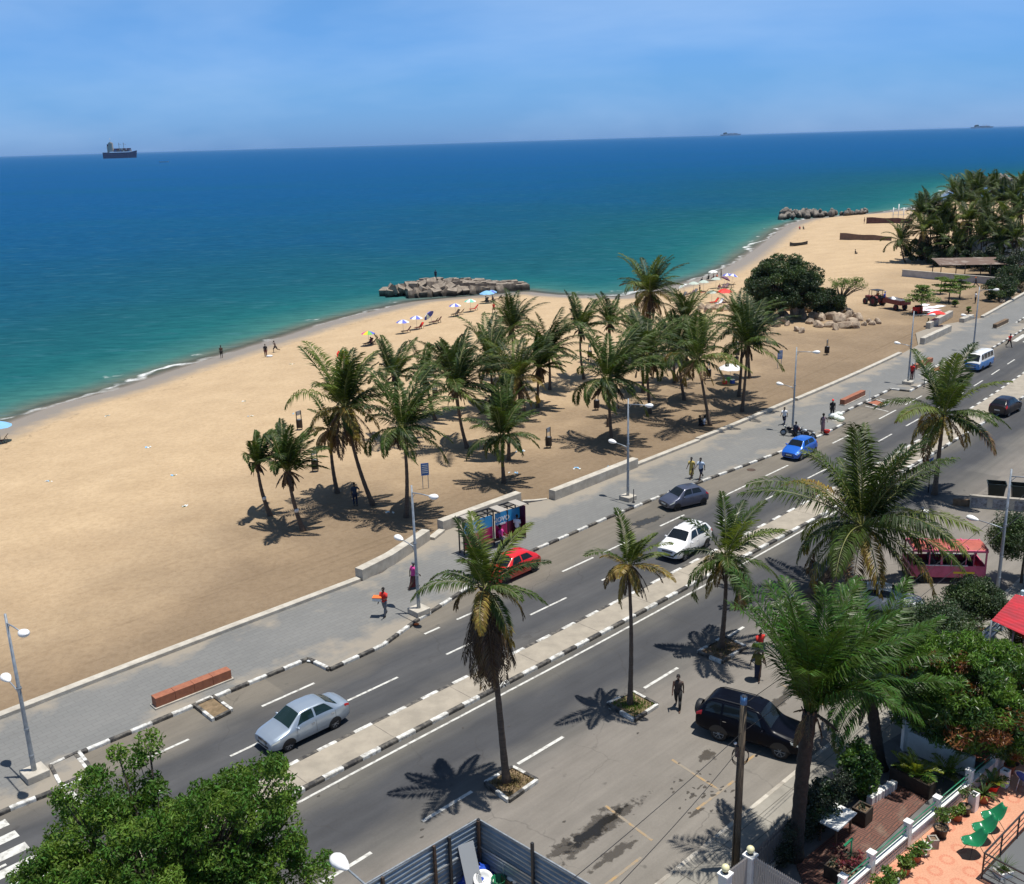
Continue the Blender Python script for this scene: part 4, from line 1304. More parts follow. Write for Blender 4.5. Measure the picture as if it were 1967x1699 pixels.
# light green almond trees on the sand by the wall
def almond(px, py, h, w, seed, label, tiers=3, group='young almond trees on the sand'):
    rng = np.random.RandomState(seed)
    r = thing('almond_tree', label, 'tree', on(px, py), 0, group)
    b2 = MB().tube([(0, 0, -.1), (.05, 0, h * .5), (0, 0, h)], [.11, .08, .03], 7)
    C = []
    for k in range(tiers):
        z = h * (0.5 + 0.45 * k / max(1, tiers - 1)); R_2 = w * (1.05 - .26 * k)
        for j in range(7):
            a = j * .9 + k * .5 + rng.uniform(-.2, .2)
            e = np.array([math.cos(a) * R_2 * rng.uniform(.6, 1), math.sin(a) * R_2 * rng.uniform(.6, 1), z + rng.uniform(-.1, .15)])
            b2.tube([(0, 0, z - .25), tuple(e)], [.035, .012], 4, 0, True, False); C.append(e); C.append(e * np.array([.55, .55, 1]))
    b2.build('trunk', M['bark'], r)
    C = np.array(C)
    MB().quads(leaf_quads(rng, cluster_points(rng, C, np.full(len(C), .5 * w / 2), 44, .35), .25, 1.4, 0.0, .55), 0).quads(leaf_quads(rng, cluster_points(rng, C, np.full(len(C), .55 * w / 2), 18, .4), .22, 1.2, .1, .55), 1).build('crown', [M['light_leaf'], M['bush_lit']], r)
almond(1768, 603, 4.1, 2.5, 3, 'tiered light green tree over the red stall beside spread white sheets', 4)
almond(1822, 582, 3.6, 1.9, 4, 'flat topped light green tree left of three near the low wall')
almond(1843, 574, 3.5, 2.0, 5, 'flat topped light green tree right of three near the low wall')
almond(1806, 565, 2.6, 1.3, 6, 'smallest flat topped light green tree of three near the low wall', 2)
almond(1834, 590, 0.9, 0.5, 7, 'tiny leafless looking sapling on the sand before the almond trees', 2)
almond(1860, 602, 0.8, 0.35, 9, 'tiny sapling on the sand near the far promenade lamp', 2)
tree(on(1918, 578), 'grey green shrub beside the rubble at the end of the sand', 41, 34, (2.3, 2, 1.7), 1.9, .5, .1, 220, .7, .26, ['bush_leaf', 'bush_lit'], [3, 2], name='shrub', cat='shrub', low=-.9, group='shrubs by the promenade end')
tree(on(1950, 560), 'wider dark shrub behind the rubble at the right edge', 42, 44, (4.0, 2.5, 2.0), 2.0, .5, .12, 220, .9, .28, ['bush_leaf', 'bush_lit'], [4, 1], name='shrub', cat='shrub', low=-.9, group='shrubs by the promenade end')
for k, (x, y, s_, lb) in enumerate([(1760, 500, 2.2, 'bluish leafy bush at the foot of the outermost club palm'), (1805, 512, 1.6, 'low dark bush behind the left end of the club wall'), (1850, 515, 1.6, 'low dark bush behind the middle of the club wall'), (1895, 520, 2.2, 'dark bush beside the club house roof'), (1945, 500, 3.6, 'tall dark leafy tree right of the white club house'), (1925, 530, 1.8, 'dark bush at the right end of the club wall'), (1780, 506, 2.4, 'dense dark bush second from the left behind the club wall'), (1828, 500, 2.8, 'tall dark bush under the thickest club palms'), (1870, 498, 2.6, 'dark bush just left of the white club house'), (1912, 508, 2.2, 'low dark bush in front of the white club house wall'), (1962, 530, 2.6, 'dark bush at the right edge beyond the rubble')]):
    tree(at(x, y, .05), lb, 50 + k, 26, (s_ * 1.3, s_, s_ * .9), s_ * .95, .4, .1, 240, s_ * .38, .34, ['hedge_leaf', 'bush_leaf', 'bush_lit'], [3, 4, 1], name='bush', cat='bush', low=-.9, group='bushes of the beach club')

# clipped round trees on the house side pavement
def clipped(base, label, seed, R_2, zc, **k):
    tree(base, label, seed, 90, (R_2, R_2, R_2 * .72), zc, zc - R_2 * .5, .075, 330, R_2 * .34, .125, ['bush_leaf', 'bush_lit'], [3, 2], name='clipped_tree', lump=.06, low=-.7, group='clipped round trees on the pavement', share=.45, flat=.9, up=.7, **k)
pt_ = at(1868, 1222, .12)
clipped(pt_, 'clipped round tree with a pale forked trunk beside the red roofed stall', 61, 1.35, 2.05)
clipped(at(1962, 1120, .12), 'clipped round tree cut by the right edge of the view behind the lamp post', 62, 1.75, 2.9)
clipped(at(1780, 1310, .12), 'largest clipped tree, dark, below the white parked car', 63, 2.1, 2.4)

# mango tree of the neighbouring yard
mb_ = at(1880, 1400, 0.1)
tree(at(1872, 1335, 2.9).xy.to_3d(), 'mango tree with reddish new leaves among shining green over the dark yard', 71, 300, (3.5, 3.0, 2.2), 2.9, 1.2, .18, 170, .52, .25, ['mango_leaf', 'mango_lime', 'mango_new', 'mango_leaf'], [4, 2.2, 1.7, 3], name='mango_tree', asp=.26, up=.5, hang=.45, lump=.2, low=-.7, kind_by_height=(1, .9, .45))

# oil palm in front of the house
ob = at(1527, 1652, 0.1)
palm(ob, (1556, 1366), 'dark oil palm with thick rough trunk in front of the house yard', 'palms in the house yards', 811, trunk_r=(0.25, 0.25), bark='oil_bark', bend=0.05, name='oil_palm', nf=28, L=4.7, nl=84, wind=0.36, avoid=(2.2, 4.5), dry=5, style='oil', lw=0.028, e_hi=88, e_lo=46, hang=0.85, lfrac=0.235, dead_L=.3)
palm(at(1694, 1478, .1), (1672, 1338), 'second oil palm behind the first with its crown over the pavement', 'palms in the house yards', 822, trunk_r=(0.24, 0.24), bark='oil_bark', bend=0.05, name='oil_palm', nf=28, L=4.6, nl=84, wind=0.34, dry=3, style='oil', lw=0.028, e_hi=86, e_lo=12, hang=0.85, lfrac=0.235, dead_L=.3)

# ================================================================== vehicles
def paint(name, col, rough=0.28, metal=0.0, coat=0.8):
    return reg(name, col, rough, metal=metal, coat=coat, spec=0.5)
paint('paint_silver', (0.40, 0.47, 0.55), 0.32, 0.55)
paint('paint_slate', (0.075, 0.085, 0.13), 0.32, 0.35)
paint('paint_white', (0.78, 0.78, 0.78), 0.3)
paint('paint_red', (0.62, 0.012, 0.014), 0.28)
paint('paint_blue', (0.012, 0.13, 0.60), 0.28, 0.25)
reg('paint_black', (0.003, 0.004, 0.009), 0.28, spec=0.12, coat=0.0)
reg('paint_dark', (0.012, 0.008, 0.013), 0.28, spec=0.3, coat=0.25)
paint('bus_blue', (0.05, 0.26, 0.66), 0.4)
paint('bus_white', (0.80, 0.80, 0.79), 0.4)
reg('bus_pink', (0.62, 0.115, 0.22), 0.5, col2=(0.50, 0.075, 0.15), nscale=3)
reg('bus_rust', (0.42, 0.10, 0.07), 0.65, col2=(0.30, 0.07, 0.05), nscale=2.5)
reg('seat_dark', (0.03, 0.03, 0.035), 0.7)
reg('dirty_glass', (0.03, 0.04, 0.042), 0.10, spec=0.6)

def chaikin(P, it=2):
    for _ in range(it):
        Q = [P[0]]
        for a, b_ in zip(P[:-1], P[1:]):
            Q.append(a * .75 + b_ * .25); Q.append(a * .25 + b_ * .75)
        Q.append(P[-1]); P = np.array(Q)
    return P

class CarShape:
    """keys: list of (x, zb, zs, zt, w, ws, wt); x = 0 at the front bumper, L at the rear"""
    def __init__(s, keys, blur=0.10):
        K = np.array(keys, float)
        s.L = K[-1, 0]
        s.x = np.linspace(0, s.L, 141)
        s.A = np.stack([np.interp(s.x, K[:, 0], K[:, j]) for j in range(1, 7)], axis=1)
        k = max(1, int(blur / s.L * 140))
        ker = np.ones(2 * k + 1) / (2 * k + 1)
        pad = np.pad(s.A, ((k, k), (0, 0)), mode='edge')
        s.A = np.stack([np.convolve(pad[:, j], ker, 'valid') for j in range(6)], axis=1)
    def section(s, x):
        zb, zs_, zt, w, ws, wt = [float(np.interp(x, s.x, s.A[:, j])) for j in range(6)]
        P = np.array([(0, zb), (w * .90, zb), (w * .99, zb + .17), (w, zb + (zs_ - zb) * .60), (ws, zs_), (wt, zt - .045), (wt - .13, zt), (0, zt + .025)])
        return chaikin(P, 2)
    def S(s, x, v):
        sg = 1.0
        if v > 1: v = 2 - v; sg = -1.0
        P = s.section(x)
        k = v * (len(P) - 1); i = min(int(k), len(P) - 2); f = k - i
        y, z = P[i] * (1 - f) + P[i + 1] * f
        return Vector((s.L / 2 - x, y * sg, z))
    def side_y(s, x, z):
        P = s.section(x); n = len(P)
        best = 0
        for i in range(n - 1):
            a, b_ = P[i], P[i + 1]
            if min(a[1], b_[1]) - 1e-6 <= z <= max(a[1], b_[1]) + 1e-6 and abs(a[1] - b_[1]) > 1e-6:
                f = (z - a[1]) / (b_[1] - a[1]); best = max(best, a[0] + f * (b_[0] - a[0]))
        return best
    def body(s, lower, upper, split=None, nx=80):
        b_ = MB()
        xs = np.linspace(0, s.L, nx)
        n = len(s.section(0)); m_ = 2 * n - 2
        vs_ = []
        for x in xs:
            P = s.section(x)
            ring = [(s.L / 2 - x, y, z) for y, z in P] + [(s.L / 2 - x, -y, z) for y, z in P[-2:0:-1]]
            vs_ += ring
        fs_, ms_ = [], []
        for i in range(nx - 1):
            for j in range(m_):
                fs_.append((i * m_ + j, (i + 1) * m_ + j, (i + 1) * m_ + (j + 1) % m_, i * m_ + (j + 1) % m_))
                jj = j if j < n else m_ - j - 1
                ms_.append(1 if split is not None and jj / (n - 1) >= split else 0)
        k = len(b_.v); b_.v += vs_
        b_.f += fs_; b_.m += ms_; b_.s += [True] * len(fs_)
        for e, rev in ((0, False), (nx - 1, True)):
            f = [e * m_ + j for j in range(m_)]
            b_.f.append(tuple(reversed(f) if rev else f)); b_.m.append(0); b_.s.append(False)
        return b_
    def patch(s, x0, x1, v0, v1, off=0.006, nu=8, nv=6, skew=(0, 0), b_=None):
        """panel lying just proud of the body; skew moves the ends of the upper edge"""
        P = []
        for i in range(nu + 1):
            row = []
            for j in range(nv + 1):
                fv = j / nv; v = v0 + (v1 - v0) * fv
                a = x0 + skew[0] * fv; c_ = x1 + skew[1] * fv
                x = a + (c_ - a) * i / nu
                p = s.S(x, v)
                du = s.S(min(x + .02, s.L), v) - s.S(max(x - .02, 0), v)
                dv = s.S(x, v + .01) - s.S(x, v - .01)
                nn = du.cross(dv)
                if nn.length > 1e-9: nn.normalize()
                c0 = Vector((p.x, 0, 0.75))
                if nn.dot(p - c0) < 0: nn = -nn
                row.append(p + nn * off)
            P.append(row)
        b_ = b_ or MB()
        return b_.grid(P, 0, True)

def wheel_parts(root, x, y, r, w, sgn, arch=True, sh=None, L=0, rim='rim', spokes=7):
    """a wheel whose outer face looks along sgn*y"""
    wh = bpy.data.objects.new('wheel', None); COL.objects.link(wh); wh.parent = root; wh.location = (x, y, r)
    Mx = Matrix.Rotation(-PI / 2 * sgn, 4, 'X')
    t_ = MB().lathe([(r * .62, -w), (r * .95, -w), (r, -w * .75), (r, -.04), (r * .95, 0.0), (r * .66, 0.0), (r * .62, -.02)], 24, (0, 0, 0), 0, True, Mx)
    t_.build('tyre', M['black_rubber'], wh)
    q = MB().lathe([(r * .655, -.012), (r * .60, 0.004), (r * .56, -.025), (r * .02, -.06)], 24, (0, 0, 0), 1, True, Mx)
    for k in range(spokes):
        a = 2 * PI * k / spokes
        p0 = Mx @ Vector((r * .08 * math.cos(a), r * .08 * math.sin(a), -.012)); p1 = Mx @ Vector((r * .60 * math.cos(a), r * .60 * math.sin(a), -.006))
        q.bar(p0, p1, r * .15, .02, 0)
    q.lathe([(0.001, -.0), (r * .16, -.002), (r * .16, -.03)], 12, (0, 0, 0), 0, True, Mx)
    q.lathe([(r * .57, -.01), (r * .655, -.002), (r * .66, -.02)], 24, (0, 0, 0), 0, True, Mx)
    q.build('rim', [M[rim], M['plastic_black']], wh)

def car(name, label, front, rear, track, side, keys, pt, wb, fo, r=0.30, tw=0.19, glass='glass', group=None, rails=False, spare=False, split=None, pt2=None, win=None, ws=None, rw=None, rim='rim', mirrors=True, grille=None, handles=True, plates=True, blur=.15, hl=(0.03, 0.40, .50, .565), tl=(.52, .60), spokes=7, ground=0.0):
    """front/rear: pixels of the two visible tyre contacts; side +1 = they are on the car's left"""
    a = at(*front, ground) if not isinstance(front, Vector) else front
    c_ = at(*rear, ground) if not isinstance(rear, Vector) else rear
    d = (a - c_).normalized(); left = Vector((-d.y, d.x, 0))
    sh = CarShape(keys, blur)
    L = sh.L
    mid = (a + c_) / 2 - left * side * track / 2
    xf = L / 2 - fo                       # front axle in the car's own x
    cen = mid - d * (xf - wb / 2)
    root = thing(name, label, 'minibus' if name == 'minibus' else 'car', (cen.x, cen.y, ground), math.atan2(d.y, d.x), group)
    sh.body(0, 1, split).build('body', [M[pt], M[pt2 or pt]], root)
    x0, x1 = ws
    V = lambda k: k / 7.0
    sh.patch(x0 + .05, x1 - .03, V(5.35), 2 - V(5.35), .005, 6, 18).build('windscreen', M[glass], root)
    x0, x1 = rw
    sh.patch(x0 + .03, x1 - .05, V(5.45), 2 - V(5.45), .005, 6, 18).build('rear_window', M[glass], root)
    for (wa, wb_, ka, kb_) in win:
        for sg in (0, 1):
            v0, v1 = V(4.16), V(4.98)
            if sg: v0, v1 = 2 - v0, 2 - v1
            sh.patch(wa, wb_, v0, v1, .006, 8, 5, (ka, kb_)).build('side_window', M[glass], root)
    xa = fo; xb = fo + wb
    for ax in (xa, xb):
        for sg in (1, -1):
            ab = MB(); P = []
            R_2 = r * 1.17
            for i in range(7):
                rr_ = R_2 * i / 6; row = []
                for k in range(25):
                    an = -0.30 + (PI + 0.6) * k / 24
                    x = ax - rr_ * math.cos(an); z = max(r + rr_ * math.sin(an), 0.12)
                    yy = sh.side_y(min(max(x, 0.02), L - .02), max(z, float(np.interp(x, sh.x, sh.A[:, 0])) + .02))
                    row.append((L / 2 - x, sg * (yy + .008), z))
                P.append(row)
            ab.grid(P, 0, True)
            ab.build('wheel_arch', M['plastic_black'], root)
            wheel_parts(root, L / 2 - ax, sg * (track / 2 + tw * .42), r, tw, sg, rim=rim, spokes=spokes)
    h0, h1, va, vb = hl
    for sg in (0, 1):
        a_, b2 = (va, vb) if not sg else (2 - va, 2 - vb)
        sh.patch(h0, h1, a_, b2, .008, 6, 4, (.04, .06)).build('headlight', M['head_glass'], root)
        a_, b2 = (tl[0], tl[1]) if not sg else (2 - tl[0], 2 - tl[1])
        sh.patch(L - .28, L - .015, a_, b2, .008, 5, 4, (-.02, 0)).build('tail_light', M['tail_red'], root)
    zb0, zs0, zt0, w0 = [float(sh.A[2, j]) for j in range(4)]
    gz = zb0 + (zt0 - zb0) * .62 if grille is None else grille
    g = MB().box((L / 2 + .004, 0, gz), (.02, w0 * 1.0, .11)).box((L / 2 + .010, 0, zb0 + .13), (.02, w0 * 1.25, .10))
    g.build('grille', M['plastic_black'], root, bevel=.006)
    MB().box((L / 2 + .014, 0, gz), (.016, w0 * .9, .018)).build('chrome_bar', M['chrome'], root)
    if plates:
        MB().box((L / 2 + .024, 0, zb0 + .24), (.012, .50, .11)).build('number_plate', M['plate'], root)
        MB().box((-L / 2 - .008, 0, float(sh.A[-3, 0]) + .36), (.012, .50, .11)).build('number_plate', M['plate'], root)
    MB().box((-L / 2 - .004, 0, float(sh.A[-3, 0]) + .12), (.03, w0 * 1.5, .14)).build('bumper', M['plastic_black'], root, bevel=.01)
    if mirrors:
        mx = L / 2 - (ws[0] + (ws[1] - ws[0]) * .55)
        for sg in (1, -1):
            yy = sh.side_y(L / 2 - mx, float(np.interp(L / 2 - mx, sh.x, sh.A[:, 1])) - .02)
            zz = float(np.interp(L / 2 - mx, sh.x, sh.A[:, 1])) + .05
            MB().ball((mx, sg * (yy + .11), zz), .10, 10, 7, 0, (.55, 1, .72)).box((mx, sg * (yy + .03), zz - .03), (.05, .10, .03)).build('mirror', M[pt], root)
    if handles:
        for (wa, wb_, ka, kb_) in win[:2]:
            for sg in (1, -1):
                x = wb_ - .12
                z = float(np.interp(x, sh.x, sh.A[:, 1])) - .10
                MB().box((L / 2 - x, sg * (sh.side_y(x, z) + .014), z), (.17, .02, .026)).build('door_handle', M['chrome' if pt in ('paint_silver', 'paint_black') else pt], root)
    # door seams and wiper
    sm = MB()
    for (wa, wb_, ka, kb_) in win[:2]:
        for xx in (wb_ + .045,):
            for sg in (1, -1):
                pts = []
                for k in range(8):
                    z = .36 + (float(np.interp(xx, sh.x, sh.A[:, 1])) - .38) * k / 7
                    pts.append((L / 2 - xx, sg * (sh.side_y(xx, z) + .002), z))
                sm.tube(pts, .006, 4, 0, True, False)
    so9 = sm.build('door_seams', M['plastic_black'], root)
    if rails:
        for sg in (1, -1):
            x0_, x1_ = ws[1] + .25, rw[0] - .12
            pts = []
            for k in range(9):
                x = x0_ + (x1_ - x0_) * k / 8
                zt = float(np.interp(x, sh.x, sh.A[:, 2])); wt_ = float(np.interp(x, sh.x, sh.A[:, 5]))
                pts.append((L / 2 - x, sg * (wt_ - .12), zt + (.055 if 0 < k < 8 else 0.0)))
            MB().tube(pts, .022, 6).build('roof_rail', M['plastic_black'], root)
    if spare:
        zz = .95
        Mx = Matrix.Rotation(-PI / 2, 4, 'Y')
        sp = MB().lathe([(.02, .27), (.30, .265), (.365, .22), (.375, .10), (.36, .0)], 26, (-L / 2 - .0, -.05, zz), 0, True, Mx)
        so2 = sp.build('spare_wheel', M['plastic_black'], root)
        MB().lathe([(.02, .276), (.22, .273), (.29, .262)], 26, (-L / 2, -.05, zz), 0, True, Mx).build('hub_cover', M['lamp_grey'], so2)
    return root, sh

def keys(L, W, Hh, hood=.74, nose=.52, cowl=.98, rf=1.75, re=2.95, rear=3.6, deck=None, belt=.90, wt=.56, zb=.20, tailz=.92, rearw=.93, nose_w=.78):
    w = W / 2
    k = [(0.0, zb + .10, nose - .06, nose, w * nose_w, w * nose_w * .96, w * nose_w * .88),
         (.10, zb + .02, nose + .04, nose + .10, w * .88, w * .87, w * .80),
         (.35, zb, hood - .06, hood + .0, w * .97, w * .94, w * .84),
         (cowl - .05, zb, belt - .06, hood + .15, w, w * .965, w * .86),
         (cowl, zb, belt - .05, hood + .17, w, w * .965, w * .86),
         (rf, zb, belt, Hh - .04, w, w * .96, wt * 1.0),
         (rf + .45, zb, belt + .015, Hh, w, w * .96, wt),
         (re - .3, zb, belt + .03, Hh - .02, w, w * .96, wt),
         (re, zb, belt + .04, Hh - .07, w, w * .955, wt * .98)]
    if deck:
        k += [(rear, zb + .02, deck - .05, deck, w * .98, w * .92, w * .80), (L - .12, zb + .06, deck - .07, deck - .01, w * .90, w * .86, w * .76), (L, zb + .14, tailz - .10, tailz - .04, w * .82, w * .80, w * .72)]
    else:
        k += [(rear, zb + .04, tailz, tailz + .12, w * .955, w * .92, w * .80), (L - .10, zb + .06, tailz - .04, tailz + .06, w * rearw, w * rearw * .97, w * .78), (L, zb + .12, tailz - .22, tailz - .12, w * rearw * .94, w * rearw * .9, w * .74)]
    return k

# silver saloon
car('parked_car' if 0 else 'saloon_car', 'silver four door saloon driving alone beside the median', (558, 1441), (641, 1401), 1.47, 1,
    keys(4.22, 1.70, 1.54, hood=.84, nose=.66, cowl=.94, rf=1.66, re=3.05, rear=3.66, deck=1.10, belt=.96, wt=.59, tailz=1.02), 'paint_silver', 2.465, .86, r=.305,
    ws=(.94, 1.66), rw=(3.07, 3.70), win=[(1.36, 2.28, .38, -.02), (2.38, 3.34, -.02, -.40)], glass='glass_green', grille=.60)
car('hatchback_car', 'small slate grey hatchback close to the kerb ahead of the dark oil patch', (1301, 982), (1350, 971), 1.42, 1,
    keys(3.50, 1.62, 1.49, hood=.82, nose=.60, cowl=.82, rf=1.45, re=2.9, rear=3.30, belt=.95, wt=.57, tailz=1.0), 'paint_slate', 2.36, .66, r=.285,
    ws=(.82, 1.45), rw=(2.9, 3.32), win=[(1.18, 1.98, .34, 0), (2.06, 2.85, 0, -.16)], rim='plastic_black', grille=.52)
rwp = at(1355, 1053)
hd = -(rp(56, 0) - rp(54, 0)).normalized()
hd = (Matrix.Rotation(math.radians(4), 3, 'Z') @ hd)
car('off_road_car', 'white off roader with black roof rails partly behind palm fronds', rwp + hd * 2.63, rwp, 1.54, 1,
    keys(4.33, 1.82, 1.74, hood=1.02, nose=.82, cowl=1.02, rf=1.70, re=3.80, rear=4.18, belt=1.08, wt=.65, zb=.28, tailz=1.18), 'paint_white', 2.63, .84, r=.345, tw=.22,
    ws=(1.02, 1.70), rw=(3.82, 4.2), win=[(1.52, 2.36, .36, 0), (2.44, 3.22, 0, 0), (3.28, 3.82, 0, -.20)], rails=True, grille=.72)
rwp = at(1026, 1099)
hd = -(rp(47, 0) - rp(45, 0)).normalized()
car('hatchback_car', 'bright red hatchback half covered by the tall street palm', rwp + hd * 2.52, rwp, 1.48, 1,
    keys(3.95, 1.71, 1.49, hood=.82, nose=.60, cowl=.95, rf=1.66, re=3.2, rear=3.74, belt=.96, wt=.57, tailz=1.0), 'paint_red', 2.52, .80, r=.305,
    ws=(.95, 1.66), rw=(3.22, 3.76), win=[(1.36, 2.22, .36, 0), (2.32, 3.22, 0, -.34)], rim='plastic_black')
rwp = at(1564, 872)
hd = -(rp(81, 0) - rp(79, 0)).normalized()
car('hatchback_car', 'vivid blue hatchback passing the lamp post with parked motorbikes', rwp + hd * 2.38, rwp, 1.43, 1,
    keys(3.60, 1.63, 1.55, hood=.86, nose=.64, cowl=.84, rf=1.42, re=3.05, rear=3.42, belt=1.0, wt=.58, tailz=1.04), 'paint_blue', 2.38, .68, r=.29,
    ws=(.84, 1.42), rw=(3.06, 3.44), win=[(1.20, 2.0, .30, 0), (2.08, 2.98, 0, -.14)])
car('off_road_car', 'dark violet black car seen from behind on the far right lane', (1954, 792), (1938.6, 800), 1.52, -1,
    keys(4.15, 1.78, 1.62, hood=.95, nose=.74, cowl=1.0, rf=1.66, re=3.5, rear=3.98, belt=1.03, wt=.60, zb=.25, tailz=1.10), 'paint_dark', 2.55, .82, r=.335, tw=.21,
    ws=(1.0, 1.66), rw=(3.52, 4.0), win=[(1.42, 2.24, .34, 0), (2.32, 3.3, 0, -.22)], tl=(.50, .64))
rl = (at(1494, 1456) - at(1381, 1422))
fr_ = at(1381, 1422) + rl.normalized() * 2.79
car('off_road_car', 'large black off roader with a spare wheel on its back parked by the utility pole', fr_, at(1381, 1422), 1.58, -1,
    keys(4.78, 1.88, 1.88, hood=1.08, nose=.86, cowl=1.32, rf=1.92, re=4.3, rear=4.66, belt=1.16, wt=.68, zb=.34, tailz=1.25, rearw=.96), 'paint_black', 2.79, .88, r=.385, tw=.25,
    ws=(1.32, 1.92), rw=(4.32, 4.66), win=[(1.74, 2.60, .30, 0), (2.68, 3.52, 0, 0), (3.62, 4.36, 0, -.10)], rails=True, spare=True, rim='lamp_grey', spokes=6, grille=.78)
wf = at(1742, 1187)
hw = Vector((0.93, -0.36, 0)).normalized()
car('saloon_car', 'white saloon parked behind the palm trunks with only its bonnet in sight', wf, wf - hw * 2.5, 1.48, -1,
    keys(4.35, 1.72, 1.46, hood=.80, nose=.60, cowl=1.08, rf=1.80, re=3.05, rear=3.7, deck=1.04, belt=.93, wt=.57, tailz=.96), 'paint_white', 2.5, .88, r=.305,
    ws=(1.08, 1.80), rw=(3.07, 3.74), win=[(1.48, 2.34, .36, 0), (2.44, 3.36, 0, -.40)])
# white over blue minibus
w_ = .845
MK = [(0.0, .34, .92, .98, w_ * .90, w_ * .89, w_ * .80), (.06, .28, 1.02, 1.08, w_ * .96, w_ * .95, w_ * .84), (.12, .26, 1.06, 1.14, w_ * .98, w_ * .97, w_ * .84), (.62, .26, 1.08, 1.88, w_, w_ * .985, .68), (.95, .26, 1.08, 1.97, w_, w_ * .985, .68), (2.5, .26, 1.08, 1.99, w_, w_ * .985, .68), (4.45, .26, 1.08, 1.94, w_, w_ * .98, .67), (4.60, .30, 1.06, 1.80, w_ * .98, w_ * .97, .66), (4.68, .34, 1.0, 1.2, w_ * .95, w_ * .94, .66)]
car('minibus', 'white over blue minibus taxi before the far zebra crossing', (1884, 714), (1900, 706), 1.45, 1, MK, 'bus_blue', 2.33, 1.0, r=.31, ws=(.10, .64), rw=(4.46, 4.66), split=.545, pt2='bus_white',
    win=[(.62, 1.32, .18, 0), (1.42, 2.38, 0, 0), (2.46, 3.36, 0, 0), (3.44, 4.34, 0, -.04)], rim='plastic_black', grille=.72, blur=.06, hl=(.005, .10, .42, .53), tl=(.35, .50))

# pink open sided minibus
pa, pb = at(1748, 1120), at(1890, 1123)
d = (pa - pb); Lb = d.length + .1; d.normalize()
left = Vector((-d.y, d.x, 0))
cen = (pa + pb) / 2 - left * .92
Wb, Hb = 1.84, 2.25
bus = thing('minibus', 'derelict pink minibus without window glass parked on the asphalt', 'minibus', cen, math.atan2(d.y, d.x))
hl_ = Lb / 2
b_ = MB()
b_.box((0, 0, .42), (Lb - .2, Wb - .1, .10))
for sg in (1, -1):
    b_.box((0, sg * (Wb / 2 - .03), .78), (Lb, .06, .72))
b_.box((hl_ - .03, 0, .76), (.06, Wb - .12, .70)); b_.box((-hl_ + .03, 0, .78), (.06, Wb - .12, .72))
b_.build('body', M['bus_pink'], bus, bevel=.02)
b_ = MB()
for sg in (1, -1):
    for x, t_ in ((hl_ - .10, .09), (hl_ - 1.05, .07), (hl_ - 1.75, .12), (-.15, .05), (-hl_ * .45, .04), (-hl_ + .75, .04), (-hl_ + .06, .10)):
        MB().box((x, sg * (Wb / 2 - .035), 1.14 + (Hb - 1.30) / 2), (t_, .055, Hb - 1.30)).build('pillar', M['bus_pink'], bus)
P = []
for i in range(2):
    x = -hl_ - .02 if i == 0 else hl_ - .12
    P.append([(x, y * Wb / 2, Hb - .16 + .15 * (1 - abs(y) ** 2.6)) for y in np.linspace(-1.01, 1.01, 15)])
rf_ = MB().grid(P, 0, True)
rf_.box((-.07, Wb / 2 - .03, Hb - .19), (Lb - .1, .09, .12), mat=1).box((-.07, -Wb / 2 + .03, Hb - .19), (Lb - .1, .09, .12), mat=1)
rf_.box((hl_ - .13, 0, Hb - .13), (.06, Wb - .16, .14), mat=1).box((-hl_ + .0, 0, Hb - .13), (.06, Wb - .16, .14), mat=1)
for x in (-hl_ * .5, 0, hl_ * .45): rf_.bar((x, -Wb / 2 + .1, Hb - .03), (x, Wb / 2 - .1, Hb - .03), .05, .03, 1)
rf_.build('roof', [M['bus_rust'], M['bus_pink']], bus)
for x in (hl_ - 1.15, hl_ - 2.1, -.3, -hl_ + 1.0):
    for y in (-.42, .42):
        sb = MB().box((x, y, .74), (.5, .72, .14)).box((x - .26, y, 1.05), (.12, .72, .60))
        sb.build('seat', M['seat_dark'], bus, bevel=.03)
MB().box((-hl_ * .42, -Wb / 2 - .006, .72), (1.2, .014, .12)).box((-hl_ * .42, Wb / 2 + .006, .72), (1.2, .014, .12)).build('yellow_stripe', M['u_yellow'], bus)
MB().box((0.1, Wb / 2 - .03, 1.155), (Lb * .55, .10, .035)).box((-.4, -Wb / 2 + .03, 1.155), (Lb * .55, .10, .035)).build('window_ledge', M['white_paint'], bus)
for x in (hl_ - .8, -hl_ + .95):
    for sg in (1, -1): wheel_parts(bus, x, sg * (Wb / 2 + .01), .31, .2, sg, rim='plastic_black')
    for sg in (1, -1):
        P = [[(x + .36 * q * math.cos(a), sg * (Wb / 2 + .004), max(.42, .33 + .36 * q * math.sin(a))) for a in np.linspace(0, PI, 15)] for q in (0, .5, 1)]
        MB().grid(P).build('wheel_arch', M['plastic_black'], bus)
MB().box((hl_ + .01, .62, .70), (.03, .24, .20)).build('headlight', M['head_glass'], bus); MB().box((hl_ + .01, -.62, .70), (.03, .24, .20)).build('headlight', M['head_glass'], bus)
MB().box((hl_ + .02, 0, .42), (.08, Wb, .16)).build('bumper', M['plastic_black'], bus, bevel=.02)

